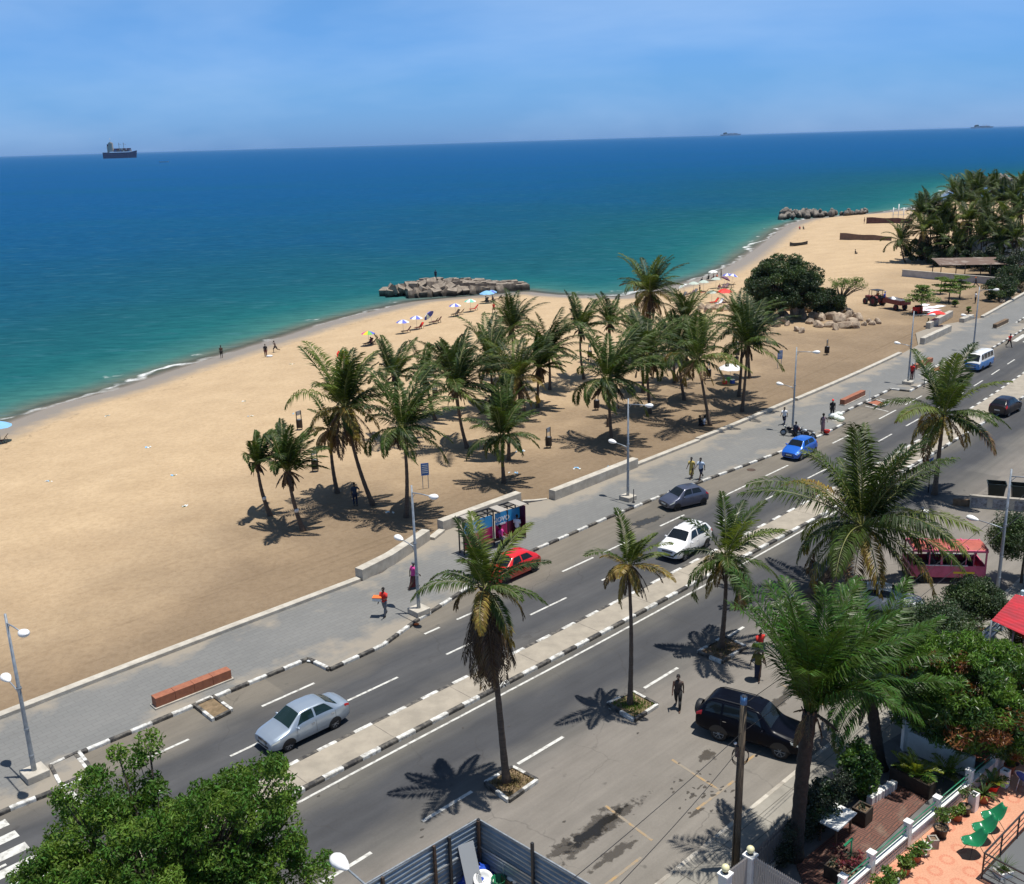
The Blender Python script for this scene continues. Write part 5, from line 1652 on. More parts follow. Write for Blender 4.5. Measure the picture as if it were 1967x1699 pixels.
# ---- tractor with its trailer on the sand
def big_wheel(root, x, y, r, w):
    wh = bpy.data.objects.new('wheel', None); COL.objects.link(wh); wh.parent = root; wh.location = (x, y, r)
    Mx = Matrix.Rotation(PI / 2, 4, 'X')
    t_ = MB().lathe([(r * .55, -w / 2), (r * .93, -w / 2), (r, -w * .3), (r, w * .3), (r * .93, w / 2), (r * .55, w / 2)], 26, (0, 0, 0), 0, True, Mx)
    for k in range(22):
        a = 2 * PI * k / 22
        t_.box((r * math.cos(a), 0, r * math.sin(a)), (.06, w * .95, .07), 0, 0, 0, -a)
    t_.build('tyre', M['black_rubber'], wh)
    MB().lathe([(.02, -w * .35), (r * .5, -w * .45), (r * .57, -w * .5), (r * .57, w * .5), (r * .5, w * .45), (.02, w * .35)], 22, (0, 0, 0), 0, True, Mx).build('rim', M['c_maroon'], wh)
reg('tractor_red', (0.20, 0.022, 0.02), 0.5, col2=(0.12, 0.02, 0.016), nscale=5)
pf, pr = on(1665, 584), on(1702, 592)
d = (pf - pr).normalized()
tr_ = thing('tractor', 'dark red farm tractor with a flat canopy on the sand', 'tractor', (pf + pr) / 2 + Vector((0, .8, 0)), math.atan2(d.y, d.x))
b_ = MB().box((.95, 0, 1.02), (1.9, .62, .62)).box((1.92, 0, 1.0), (.10, .66, .66)).box((-.3, 0, .85), (1.3, .7, .5)).box((.3, 0, .62), (2.6, .34, .3))
b_.build('bonnet', M['tractor_red'], tr_, bevel=.05)
for y in (-.78, .78):
    P = [[(-.75 + .86 * math.cos(a), y + dy, .85 + .86 * math.sin(a)) for a in np.linspace(.3, 2.6, 12)] for dy in (-.2, .2)]
    MB().grid(P).build('mudguard', M['tractor_red'], tr_)
b_ = MB()
for x in (-1.0, .15):
    for y in (-.55, .55): b_.bar((x, y, 1.1), (x, y, 2.35), .06, .06)
b_.box((-.42, 0, 2.39), (1.6, 1.4, .07)); b_.build('canopy', M['dark_metal'], tr_)
MB().tube([(1.2, .2, 1.3), (1.2, .2, 2.2)], .045, 8).build('exhaust', M['rust'], tr_)
MB().box((-.65, 0, 1.16), (.5, .5, .12)).box((-.9, 0, 1.42), (.1, .5, .5)).build('seat', M['seat_dark'], tr_)
MB().lathe([(.19, 0), (.21, .02), (.19, .04)], 16, (-.05, 0, 1.5)).bar((.25, 0, 1.2), (-.05, 0, 1.52), .04, .04).build('steering_wheel', M['plastic_black'], tr_)
for y in (-.78, .78): big_wheel(tr_, -.75, y, .75, .42)
for y in (-.62, .62): big_wheel(tr_, 1.45, y, .48, .26)
tc_ = on(1722, 594); tdv = tr_.location - tc_
tl_ = thing('trailer', 'maroon farm trailer full of sacks hitched behind the tractor', 'trailer', on(1724, 596) + Vector((0, .6, 0)), math.atan2(d.y, d.x))
b_ = MB().box((0, 0, .95), (3.9, 1.9, .1))
for y in (-.95, .95): b_.box((0, y, 1.28), (3.9, .06, .62))
for x in (-1.95, 1.95): b_.box((x, 0, 1.28), (.06, 1.86, .62))
b_.bar((1.95, 0, .85), (3.3, 0, .6), .12, .12)
b_.build('load_bed', M['tractor_red'], tl_)
for x in (-.9,):
    for y in (-.8, .8): big_wheel(tl_, x, y, .46, .26)
rr = random.Random(4)
reg('sack_dark', (0.07, 0.075, 0.09), 0.7, col2=(0.16, 0.17, 0.19), nscale=3)
for k in range(13):
    sk = MB().ball((0, 0, 0), .42, 10, 7, 0, (1, .75, .62)).build('sack', M['sack_dark'] if k % 4 else M['c_white'], None, tl_.location + Matrix.Rotation(tl_.rotation_euler.z, 3, 'Z') @ Vector((-1.5 + (k % 5) * .75, -.5 + (k // 5) * .5, 1.35 + .12 * rr.random())), rr.uniform(0, 3))
    tag(sk, 'bulging sack lying in the maroon trailer' if k % 4 else 'white sack lying in the maroon trailer', 'sack', 'sacks on the trailer')

# ---- two wheelers
def scooter(loc, rz, label, pt, box=None):
    r = thing('motorcycle', label, 'motorcycle', loc, rz)
    for x in (.62, -.62):
        wh = bpy.data.objects.new('wheel', None); COL.objects.link(wh); wh.parent = r; wh.location = (x, 0, .29)
        Mx = Matrix.Rotation(PI / 2, 4, 'X')
        MB().lathe([(.20, -.05), (.27, -.06), (.29, 0), (.27, .06), (.20, .05)], 20, (0, 0, 0), 0, True, Mx).build('tyre', M['black_rubber'], wh)
        q = MB().lathe([(.02, -.03), (.20, -.05), (.20, .05), (.02, .03)], 16, (0, 0, 0), 0, True, Mx); q.build('rim', M['lamp_grey'], wh)
    b2 = MB().tube([(.62, 0, .30), (.48, 0, .70), (.40, 0, .98)], [.035, .04, .03], 8).tube([(-.62, 0, .32), (-.25, 0, .36), (.1, 0, .42), (.44, 0, .8)], [.04, .06, .06, .04], 8)
    b2.box((-.05, 0, .42), (.38, .22, .30)); b2.build('frame', M['dark_metal'], r)
    MB().ball((.12, 0, .72), .2, 12, 8, 0, (1.35, .8, .7)).ball((-.62, 0, .62), .14, 10, 6, 0, (1.7, .7, .4)).ball((.63, 0, .56), .12, 10, 6, 0, (1.5, .6, .5)).build('fairing', M[pt], r)
    MB().ball((-.32, 0, .76), .15, 12, 7, 0, (2.2, .95, .5)).build('seat', M['seat_dark'], r)
    MB().tube([(.36, .36, 1.0), (.42, .12, 1.0), (.42, -.12, 1.0), (.36, -.36, 1.0)], .016, 6).build('handlebar', M['chrome'], r)
    MB().ball((.52, 0, .86), .085, 10, 7).build('headlight', M['head_glass'], r)
    MB().tube([(.0, -.14, .32), (-.5, -.18, .30), (-.8, -.18, .38)], .04, 8).build('exhaust', M['chrome'], r)
    if box: MB().box((-.72, 0, .98), (.42, .44, .40)).build('delivery_box', M[box], r, bevel=.03)
    return r
scooter(at(1518, 838, .15), 2.7, 'black motorcycle parked at the foot of the lamp post', 'paint_black')
scooter(at(1536, 840, .15), 2.2, 'dark red motorcycle parked on the right of the lamp post', 'c_maroon')
scooter(at(1548, 843, .15), 2.5, 'motorcycle with bare frame nearest the blue hatchback roof', 'lamp_grey')
scooter(at(1768, 1018, 0), -2.2, 'motorcycle with a white rear box riding past the pink bus', 'paint_dark', 'pot_white')

# ---- container ship, far ships, canoe, speed boat
shp = at(231, 304.3, ZW)
dist = math.hypot(shp.x, shp.y)
def ship(loc, L, label, rz, hull, full=True):
    r = thing('cargo_ship', label, 'ship', loc, rz)
    Bm, D = L * .17, L * .175
    xs = np.linspace(-.5, .5, 21)
    P = []
    for x in xs:
        hw_ = 1.0
        if x > .30: hw_ = max(0.03, 1 - ((x - .30) / .20) ** 2)
        if x < -.42: hw_ = 1 - .25 * ((-.42 - x) / .08)
        fl = .72 if x > .3 else .94
        sheer = D * (1 + .28 * max(0, (x - .34) / .16) + (.05 if x < -.38 else 0))
        rake = L * .035 * max(0, (x - .40) / .10)
        ys = [(-hw_, sheer, rake), (-hw_ * fl, .1 * D, 0), (-hw_ * fl * .9, -D * .3, 0), (hw_ * fl * .9, -D * .3, 0), (hw_ * fl, .1 * D, 0), (hw_, sheer, rake)]
        P.append([(x * L + ra, y * Bm / 2, z) for y, z, ra in ys])
    h = MB().grid(P, 0, False)
    n = 6
    for i in range(20): h.f.append((i * n, (i + 1) * n, (i + 1) * n + 5, i * n + 5)); h.m.append(0); h.s.append(False)
    h.f.append(tuple(range(6))); h.m.append(0); h.s.append(False)
    h.build('hull', M[hull], r)
    b2 = MB().box((-.24 * L, 0, D * 1.9), (.12 * L, Bm * .8, D * 1.5)).box((-.24 * L, 0, D * 2.65), (.06 * L, Bm * 1.0, D * .28)).box((-.33 * L, 0, D * 1.55), (.05 * L, Bm * .4, D * 1.1))
    b2.tube([(-.24 * L, 0, D * 2.8), (-.24 * L, 0, D * 3.5)], L * .004, 5).build('superstructure', M['ship_cream'], r)
    MB().box((-.33 * L, 0, D * 2.2), (.035 * L, Bm * .25, D * .5)).build('funnel', M[hull], r)
    rr_ = random.Random(3)
    cols = ['ship_red', 'ship_blue', 'ship_cream', 'ship_brown']
    c2 = MB()
    for i in range(11):
        for j in range(4):
            for k in range(rr_.choice([1, 1, 2])):
                c2.box((-.14 * L + i * .048 * L, (j - 1.5) * Bm * .21, D * 1.05 + D * .2 + k * D * .30), (.044 * L, Bm * .19, D * .28), 0, rr_.randrange(4))
    co = c2.build('container_stack', [M[k] for k in cols], r)
    co['kind'] = 'stuff'
    for x in (.02, .16): MB().box((x * L, -Bm * .3, D * 1.9), (.012 * L, .012 * L, D * 1.5)).bar((x * L, -Bm * .3, D * 2.5), (x * L + .07 * L, -Bm * .3, D * 2.3), .01 * L, .01 * L).build('deck_crane', M['ship_cream'], r)
    return r
reg('ship_hull', (0.035, 0.010, 0.060), 0.6); reg('ship_cream', (0.55, 0.47, 0.36), 0.7); reg('ship_red', (0.20, 0.05, 0.04), 0.7); reg('ship_blue', (0.06, 0.10, 0.22), 0.7); reg('ship_brown', (0.16, 0.08, 0.05), 0.7)
Lsh = 54 / FPX * dist * 1.02
ship(shp, Lsh, 'loaded container ship with purple hull on the horizon', 0.12, 'ship_hull')
for (px, py, L_px, lb) in ((1403, 255.5, 36, 'faint hazy cargo ship on the horizon near the middle right'), (1886, 243.0, 36, 'faintest cargo ship on the horizon above the palms at right')):
    p = at(px, py + 6.0, ZW); k = 30000 / math.hypot(p.x, p.y); p = Vector((p.x * k, p.y * k, ZW))
    dd_ = math.hypot(p.x, p.y)
    ship(p, L_px / FPX * dd_, lb, 0.0, 'ship_hull').scale = (1, 1, .32)
def boat(loc, L, w, h, label, rz, mt, cat='boat', name='canoe'):
    r = thing(name, label, cat, loc, rz)
    P, Q = [], []
    for x in np.linspace(-.5, .5, 15):
        q = max(.03, 1 - abs(2 * x) ** 2.6); sh_ = h * (1 + .55 * abs(2 * x) ** 3)
        P.append([(x * L, y * w / 2 * q, z) for y, z in ((-1, sh_), (-.75, h * .35), (0, 0), (.75, h * .35), (1, sh_))])
        Q.append([(x * L * .97, y * w / 2 * q * .86, z + .05) for y, z in ((-1, sh_), (-.7, h * .4), (0, h * .15), (.7, h * .4), (1, sh_))])
    MB().grid(P, 0, True).build('hull', M[mt], r)
    MB().grid(Q, 0, True, True).build('inside', M['dark_wood'], r)
    for x in (-.25, .05, .3): MB().box((x * L, 0, h * .8), (.22, w * .8, .05)).build('thwart', M['wood'], r)
reg('canoe_paint', (0.035, 0.045, 0.06), 0.6)
boat(on(1534, 472), 5.4, 1.1, .62, 'long dark wooden canoe lying on the sand near the surf', 0.35, 'canoe_paint')
sb_ = at(315, 312, ZW)
boat(sb_, 26, 6, 1.6, 'small white speed boat on the sea right of the container ship', 0.05, 'lamp_white', 'boat', 'motor_boat')

# ================================================================== people
def eloft(b_, rings, n=12, mat_=0):
    """closed loft of elliptical rings (centre, rx, ry), each level"""
    vs, fs = [], []
    for c, rx, ry in rings:
        for k in range(n):
            a = 2 * PI * k / n
            vs.append((c[0] + rx * math.cos(a), c[1] + ry * math.sin(a), c[2]))
    for i in range(len(rings) - 1):
        for k in range(n): fs.append((i * n + k, i * n + (k + 1) % n, (i + 1) * n + (k + 1) % n, (i + 1) * n + k))
    fs.append(tuple(reversed(range(n)))); fs.append(tuple((len(rings) - 1) * n + k for k in range(n)))
    b_.add(vs, fs, mat_, True)

POSES = {  # thigh, knee, thigh, knee (l, r), arm swing/elbow (l, r), out angles, lean
    'walk': (24, 8, -18, 22, -22, 18, 22, 18, 8, 8, 3), 'stride': (32, 6, -26, 28, -34, 30, 32, 30, 9, 9, 6), 'stand': (3, 2, -2, 4, 2, 10, -2, 10, 9, 9, 0),
    'hip': (4, 2, -3, 4, -18, 82, 0, 10, 38, 10, 0), 'run': (48, 55, -28, 62, -48, 85, 46, 85, 10, 10, 14), 'sit': (84, 78, 80, 74, 28, 40, 30, 42, 12, 12, -6),
    'recline': (74, 34, 70, 30, 10, 30, 12, 30, 14, 14, -34), 'carry': (18, 10, -14, 18, 30, 72, 14, 20, 16, 10, 2), 'head': (20, 8, -16, 20, -12, 14, 10, 18, 26, 26, 0), 'drive': (80, 70, 80, 70, 40, 40, 40, 40, 10, 10, -4)}
def person(loc, rz, label, pose='stand', top='c_white', bottom='c_denim', skirt=False, shorts=False, sleeves=True, hat=None, bare=False, scale=1.0, hairy=1.0, dress=False, group=None, z0=None):
    th1, kn1, th2, kn2, ar1, el1, ar2, el2, o1, o2, lean = [math.radians(v) for v in POSES[pose]]
    root = thing('person', label, 'person', loc, rz, group)
    root.scale = (scale,) * 3
    dist_ = math.hypot(loc[0], loc[1])
    def leg(sg, th, kn):
        h = Vector((0, sg * .095, .90)); k = h + Vector((math.sin(th), sg * .02, -math.cos(th))) * .43
        a = k + Vector((math.sin(th - kn), 0, -math.cos(th - kn))) * .42
        return h, k, a
    L1, L2 = leg(1, th1, kn1), leg(-1, th2, kn2)
    low = min(L1[2].z, L2[2].z) - .075
    if pose in ('sit', 'recline', 'drive'): low = .90 - .14 if z0 is None else z0
    D = Vector((0, 0, -low))
    def up(z, y=0.0, fx=0.0):   # a point of the leaned trunk
        d = z - .92
        return Vector((math.sin(lean) * d + fx * math.cos(lean), y, .92 + math.cos(lean) * d)) + D
    L1 = [p + D for p in L1]; L2 = [p + D for p in L2]
    def arm(sg, a, e, o):
        s_ = up(1.41, sg * .185)
        el = s_ + Vector((math.sin(a) * math.cos(o), sg * math.sin(o), -math.cos(a) * math.cos(o))) * .29
        b2 = a + e
        inn = -.35 if pose == 'hip' and sg > 0 else (.12 if o < .3 else .5)
        w = el + Vector((math.sin(b2), sg * inn * math.sin(o), -math.cos(b2))).normalized() * .25
        return s_, el, w
    A1, A2 = arm(1, ar1, el1, o1), arm(-1, ar2, el2, o2)
    b_ = MB()
    eloft(b_, [(up(.84), .10, .13), (up(.93), .115, .165), (up(1.05), .095, .14), (up(1.20), .105, .155), (up(1.34), .11, .175), (up(1.42), .085, .165), (up(1.46), .055, .08)])
    b_.tube([up(1.42), up(1.50, 0, .01), up(1.58, 0, .02)], [.062, .054, .056], 9)
    for Lg in (L1, L2):
        b_.tube([Lg[0] + Vector((0, 0, .03)), Lg[0].lerp(Lg[1], .5), Lg[1]], [.092, .078, .056], 9)
        b_.tube([Lg[1], Lg[1].lerp(Lg[2], .35), Lg[2]], [.056, .058, .036], 9)
        f = Lg[2]; b_.tube([f + Vector((-.045, 0, -.03)), f + Vector((.06, 0, -.045)), f + Vector((.17, 0, -.055))], [.036, .042, .026], 8)
    for sg, Ar in ((1, A1), (-1, A2)):
        b_.tube([Ar[0], Ar[0].lerp(Ar[1], .4), Ar[1]], [.056, .048, .038], 8)
        b_.tube([Ar[1], Ar[1].lerp(Ar[2], .3), Ar[2]], [.038, .037, .026], 8)
        d = (Ar[2] - Ar[1]).normalized()
        x = Vector((1, 0, 0)); x = (x - d * x.dot(d)).normalized(); y = d.cross(x)
        w = Ar[2]
        b_.tube([w - d * .01, w + d * .05, w + d * .095], [.026, .034, .028], 8)
        for i, q in enumerate((-.028, -.010, .009, .026)):
            ln = (.062, .072, .068, .052)[i]
            p0 = w + d * .085 + x * q
            p1 = p0 + d * ln * .55 + y * sg * -.006; p2 = p1 + d * ln * .4 + y * sg * -.018
            b_.tube([p0, p1, p2], [.0105, .0095, .0075], 6)
        b_.tube([w + d * .025 + x * .028, w + d * .055 + x * .052, w + d * .085 + x * .056 - y * sg * .01], [.012, .0105, .008], 6)
    hc = up(1.655, 0, .03)
    b_.ball(hc + Vector((0, 0, .01)), .10, 14, 10, 0, (.98, .80, 1.12))
    b_.ball(hc + Vector((.03, 0, -.055)), .066, 12, 8, 0, (.95, .92, .95))
    b_.ball(hc + Vector((.103, 0, -.012)), .020, 8, 6, 0, (.9, .8, 1.3))
    b_.ball(hc + Vector((.086, 0, -.06)), .022, 8, 6, 0, (.6, 1.3, .5))
    for sg in (1, -1): b_.ball(hc + Vector((-.005, sg * .082, -.005)), .026, 8, 6, 0, (.7, .4, 1.2))
    bo = b_.build('body', M['skin_bare' if bare else 'skin'], root)
    md = bo.modifiers.new('one_surface', 'REMESH')
    md.mode = 'VOXEL'; md.voxel_size = .009 if dist_ < 95 else .016; md.use_smooth_shade = True
    eb = MB()
    for sg in (1, -1): eb.ball(hc + Vector((.088, sg * .034, .012)), .013, 8, 6, 0, (.6, 1.2, .8))
    eb.build('eyes', M['eye'], root)
    hb = MB()
    if hat is None:
        hb.ball(hc + Vector((-.018, 0, .034)), .106 * hairy, 14, 9, 0, (1.0, .86, 1.02)); hb.build('hair', M['hair'], root)
    else:
        hb.ball(hc + Vector((-.012, 0, .05)), .112, 14, 9, 0, (1.05, .92, .95))
        if hat[1] == 'cap': hb.box(hc + Vector((.11, 0, .05)), (.12, .14, .015))
        hb.build('headwear', M[hat[0]], root)
    if top:
        t_ = MB(); g_ = .016
        bz = .88 if not dress else .86
        eloft(t_, [(up(bz), .115 + g_, .155 + g_), (up(.95), .118 + g_, .166 + g_), (up(1.05), .102 + g_, .148 + g_), (up(1.20), .110 + g_, .160 + g_), (up(1.34), .114 + g_, .178 + g_), (up(1.425), .086 + g_, .165 + g_), (up(1.475), .058 + g_, .085 + g_)], 14)
        if sleeves:
            for Ar in (A1, A2): t_.tube([Ar[0] - (Ar[1] - Ar[0]) * .08, Ar[0].lerp(Ar[1], .45), Ar[0].lerp(Ar[1], .78)], [.070, .064, .060], 10)
        t_.build('dress' if dress else 'shirt', M[top], root)
    if skirt or dress:
        s_ = MB(); m_ = (L1[1] + L2[1]) / 2; e_ = (L1[2] + L2[2]) / 2
        ln = .72 if dress and not skirt else 1.0
        sp = abs(L1[1].x - L2[1].x) / 2
        end = m_.lerp(e_, max(0, (ln - .5) * 1.7))
        eloft(s_, [(up(.98), .12, .165), (up(.88), .135, .185), (up(.90).lerp(m_, .6), .135 + sp * .5, .18), (m_, .13 + sp * .75, .165), (end, .14 + sp * .9, .165)], 16)
        s_.build('skirt', M[bottom if skirt else top], root)
    elif bottom:
        s_ = MB(); g_ = .014
        eloft(s_, [(up(.80), .105 + g_, .145 + g_), (up(.90), .118 + g_, .17 + g_), (up(.985), .108 + g_, .150 + g_)], 14)
        for Lg in (L1, L2):
            s_.tube([Lg[0] + Vector((0, 0, .05)), Lg[0].lerp(Lg[1], .5), Lg[1] if not shorts else Lg[0].lerp(Lg[1], .92)], [.108, .094, .074], 10)
            if not shorts: s_.tube([Lg[1], Lg[1].lerp(Lg[2], .4), Lg[1].lerp(Lg[2], .97)], [.074, .070, .056], 10)
        s_.build('shorts' if shorts else 'trousers', M[bottom], root)
    if not bare:
        s_ = MB()
        for Lg in (L1, L2):
            f = Lg[2]; s_.tube([f + Vector((-.06, 0, -.045)), f + Vector((.06, 0, -.05)), f + Vector((.185, 0, -.058))], [.034, .044, .028], 8)
        s_.build('shoes', M['c_black'], root)
    return root, up(1.78), A1[2], A2[2]

def RZ(px0, px1, z=0):
    a, c_ = at(*px0, z), at(*px1, z)
    return math.atan2(c_.y - a.y, c_.x - a.x)
HD = rdir(50) + PI                 # heading of the near lanes
PZ = .15
person(at(1302, 1361), -PI / 2 - .25, 'man in a sleeveless dark top and black trousers walking over the empty parking area', 'walk', 'c_dark', 'c_black', sleeves=False, bare=True, scale=1.04)
rt_, hd_, w1, w2 = person(at(1455, 1306), -PI / 2 - .35, 'woman in olive top balancing a basin of green vegetables on her head', 'head', 'c_olive', 'c_navy', skirt=True, scale=.98)
def on_person(root, p): return root.matrix_basis @ p if False else Matrix.LocRotScale(root.location, root.rotation_euler, root.scale) @ p
hp = on_person(rt_, hd_)
bs = thing('basin', 'wide blue grey basin heaped with green vegetables carried on a head', 'basin', hp)
MB().lathe([(.02, .0), (.20, .0), (.30, .15), (.325, .16), (.29, .15), (.19, .02), (.02, .02)], 22).build('bowl', M['c_denim'], bs)
rng_ = np.random.RandomState(2)
MB().quads(leaf_quads(rng_, cluster_points(rng_, np.array([[0, 0, .16], [.12, .05, .15], [-.12, 0, .16], [0, -.12, .15]]), np.array([.17] * 4), 70, .5), .13, .5, .1, .55), 0).build('vegetables', [M['light_leaf']], bs)
person(at(1458, 1268), -PI / 2 + .2, 'person in a pinkish red top walking behind the woman with the basin', 'walk', 'c_red', 'c_grey', shorts=True)
rt_, hd_, w1, w2 = person(at(740, 1183, PZ), HD + .35, 'vendor in a red shirt and grey trousers carrying an orange crate', 'carry', 'c_red', 'c_grey')
p = on_person(rt_, Vector((.22, -.30, 1.02)))
cr = thing('crate', 'shallow orange crate held at the hip of the red shirted vendor', 'crate', p, rt_.rotation_euler.z + .3)
cb = MB().box((0, 0, 0), (.36, .50, .02))
for sx_ in (-1, 1): cb.box((sx_ * .17, 0, .09), (.02, .50, .18)).box((0, sx_ * .24, .09), (.32, .02, .18))
cb.build('tray', M['u_white'], cr)
MB().box((0, 0, .20), (.40, .54, .05)).box((0, 0, .15), (.30, .44, .06)).build('orange_load', M['c_orange'], cr, bevel=.01)
person(at(795, 1131, PZ), HD + PI - .2, 'woman in a bright pink shirt and maroon skirt beside the lamp post', 'walk', 'c_pink', 'c_maroon', skirt=True, hat=('c_grey', 'wrap'))
person(on(683, 971), -PI / 2 + .3, 'man with a hand on his hip in the palm shade under the big leaning palm', 'hip', 'c_denim', 'c_navy')
person(on(426, 688), PI / 2 + .4, 'bare chested bather standing alone at the wet sand edge', 'stand', None, 'c_black', shorts=True, bare=True)
person(on(511, 686), -PI / 2 + .2, 'person in dark clothes standing beside a white bundle near the surf', 'stand', 'c_black', 'c_maroon')
person(on(530, 677), PI * .9, 'bather in black shorts running over the sand towards the standing person', 'run', None, 'c_black', shorts=True, bare=True)
tag(MB().ball((0, 0, .12), .3, 12, 8, 0, (1.5, .9, .5)).build('cloth_bundle', M['c_white'], None, on(518, 686)), 'white cloth bundle on the sand at the standing person\'s feet', 'bundle')
person(at(1328, 919, PZ), HD + .1, 'woman in a short yellow dress walking on the promenade', 'walk', 'c_yellow', None, dress=True)
person(at(1346, 921, PZ), HD + .1, 'man in a pale blue shirt and dark shorts walking beside the yellow dress', 'stride', 'c_lightblue', 'c_navy', shorts=True, scale=1.06)
person(at(1506, 816, PZ), HD + .3, 'man in a white T shirt and dark trousers walking by the lamp post', 'stride', 'c_white', 'c_navy')
person(at(1598, 803, PZ), HD + .6, 'person with a red cap and black clothes beside white sacks', 'stand', 'c_black', 'c_black', hat=('u_red', 'cap'))
person(at(1580, 832, PZ), -PI / 2, 'woman in a long mauve dress with one hand on her hip beside a red basin', 'hip', 'c_mauve', 'c_mauve', skirt=True, sleeves=False, hairy=1.25)
bs = thing('basin', 'red plastic basin on the paving at the feet of the mauve dressed woman', 'basin', at(1588, 832, PZ))
MB().lathe([(.02, .02), (.22, .02), (.29, .26), (.30, .27), (.28, .26), (.20, .04), (.02, .04)], 20).build('bowl', M['u_red'], bs)
MB().ball((0, 0, .18), .24, 14, 7, 0, (1, 1, .5)).build('contents', M['c_maroon'], bs)
for k, (x, y, s_) in enumerate(((1600, 803, .42), (1608, 806, .36), (1615, 809, .40), (1611, 799, .34))):
    sk = MB().ball((0, 0, s_ * .55), s_, 12, 8, 0, (1.15, .85, .62)).ball((s_ * .5, 0, s_ * .9), s_ * .2, 8, 6).build('sack', M['u_white'], None, at(x, y, PZ), k * .8)
    tag(sk, 'white sack in the heap at the kerb beside the red capped person', 'sack', 'white sacks on the promenade')
person(at(1527, 848, PZ), HD + PI, 'person in dark blue leaning over the motorcycle behind the blue hatchback', 'carry', 'c_navy', 'c_black')
person(at(994, 1037, PZ), HD + PI + .4, 'man in a white shirt and black trousers standing in the bus shelter', 'stand', 'c_white', 'c_black')
person(at(963, 1046, PZ) + Vector((0, 0, .34)), HD + PI / 2 + .2, 'person in a pink top sitting on the shelter bench', 'sit', 'c_pink', 'c_grey', hairy=1.1)
person(at(1938, 667, .0), HD + .9, 'pedestrian in a red top and black trousers crossing at the far zebra crossing', 'stride', 'c_red', 'c_black', hat=('c_grey', 'wrap'))
person(at(1751, 729, PZ), HD + PI, 'person in a red and white outfit beside the round road sign', 'stand', 'c_red', 'c_maroon', hat=('c_white', 'wrap'))
person(on(1414, 709), -PI / 2, 'dark dressed vendor standing behind the white umbrella', 'stand', 'c_black', 'c_black')
person(on(1352, 818), PI * .9, 'person with a white top sitting at the foot of the yellow fronded palm', 'sit', 'c_white', 'c_black')
person(on(1345, 818), PI * .1, 'person in black sitting in the shade left of the yellow fronded palm', 'sit', 'c_black', 'c_navy')
person(on(949, 602), PI / 2 + .5, 'bather in a red top walking on the open sand behind the clump', 'walk', 'c_red', 'c_maroon', shorts=True)
person(on(1385, 535), PI * .9, 'tall bather standing at the surf beside the white umbrella', 'stand', None, 'c_black', shorts=True, bare=True)
person(on(1344, 567), PI, 'vendor with a yellow bag standing between pale blue umbrellas', 'stand', 'c_black', 'u_yellow')
for k, (x, y, lb, c_) in enumerate([(1361, 537, 'bather sitting left under the white umbrella at the surf', 'c_black'), (1370, 537, 'bather sitting in the middle under the white umbrella at the surf', 'c_maroon'), (1377, 535, 'bather sitting right under the white umbrella at the surf', 'c_orange'), (1346, 542, 'lone bather reclining at the water edge left of the white umbrella', 'c_black'),
                                (1381, 555, 'bather in maroon reclining near the striped umbrellas', 'c_maroon'), (1536, 441, 'left one of two bathers sitting near the far jetty', 'c_red'), (1543, 441, 'right one of two bathers sitting near the far jetty', 'c_black'), (1643, 488, 'person in black sitting on a pale cloth on the open sand', 'c_black'),
                                (934, 580, 'bather sitting left below the twin blue umbrellas', 'c_black'), (947, 579, 'bather sitting right below the twin blue umbrellas', 'c_navy'), (713, 661, 'person sitting under the rainbow umbrella', 'c_maroon')]):
    person(on(x, y), 2.2 + .5 * k, lb, 'sit' if k not in (3, 4) else 'recline', c_, 'c_black', shorts=True, bare=k < 4)
person(on(1660, 430), PI, 'person with bent arms standing left of the far windbreak net', 'hip', None, 'c_maroon', shorts=True, bare=True)
person(on(1873, 583), PI, 'person in white and dark trousers standing on the sand by the far lamp', 'stand', 'c_white', 'c_black')
person(on(1874, 552), PI * .8, 'person in black with an orange cap walking along the club wall', 'stride', 'c_black', 'c_navy', hat=('c_orange', 'cap'))
person(on(1814, 561), PI * 1.3, 'person in dark clothes standing under the leftmost almond tree', 'stand', 'c_black', 'c_olive')
person(on(1842, 560), PI * 1.3, 'person in a grey shirt standing under the right almond tree', 'stand', 'c_grey', 'c_black')
pd_ = tr_.location + Matrix.Rotation(tr_.rotation_euler.z, 3, 'Z') @ Vector((-.62, 0, 1.22))
person(pd_, tr_.rotation_euler.z, 'driver in an orange top at the wheel of the tractor', 'drive', 'c_orange', 'c_maroon')
person(tl_.location + Matrix.Rotation(tl_.rotation_euler.z, 3, 'Z') @ Vector((1.7, .9, 1.55)), tl_.rotation_euler.z + .6, 'worker in blue sitting on the front edge of the trailer', 'sit', 'c_blue', 'c_navy', hat=('c_blue', 'wrap'))
person(at(1783, 626, .1), -PI / 2 + .4, 'person in yellow sitting against the left end of the concrete block', 'sit', 'u_yellow', 'c_maroon')
person(at(1768, 1022, 0) + Vector((0, 0, .70)), -2.2, 'helmeted rider in black on the motorcycle past the pink bus', 'drive', 'c_black', 'c_navy', hat=('c_denim', 'wrap'))

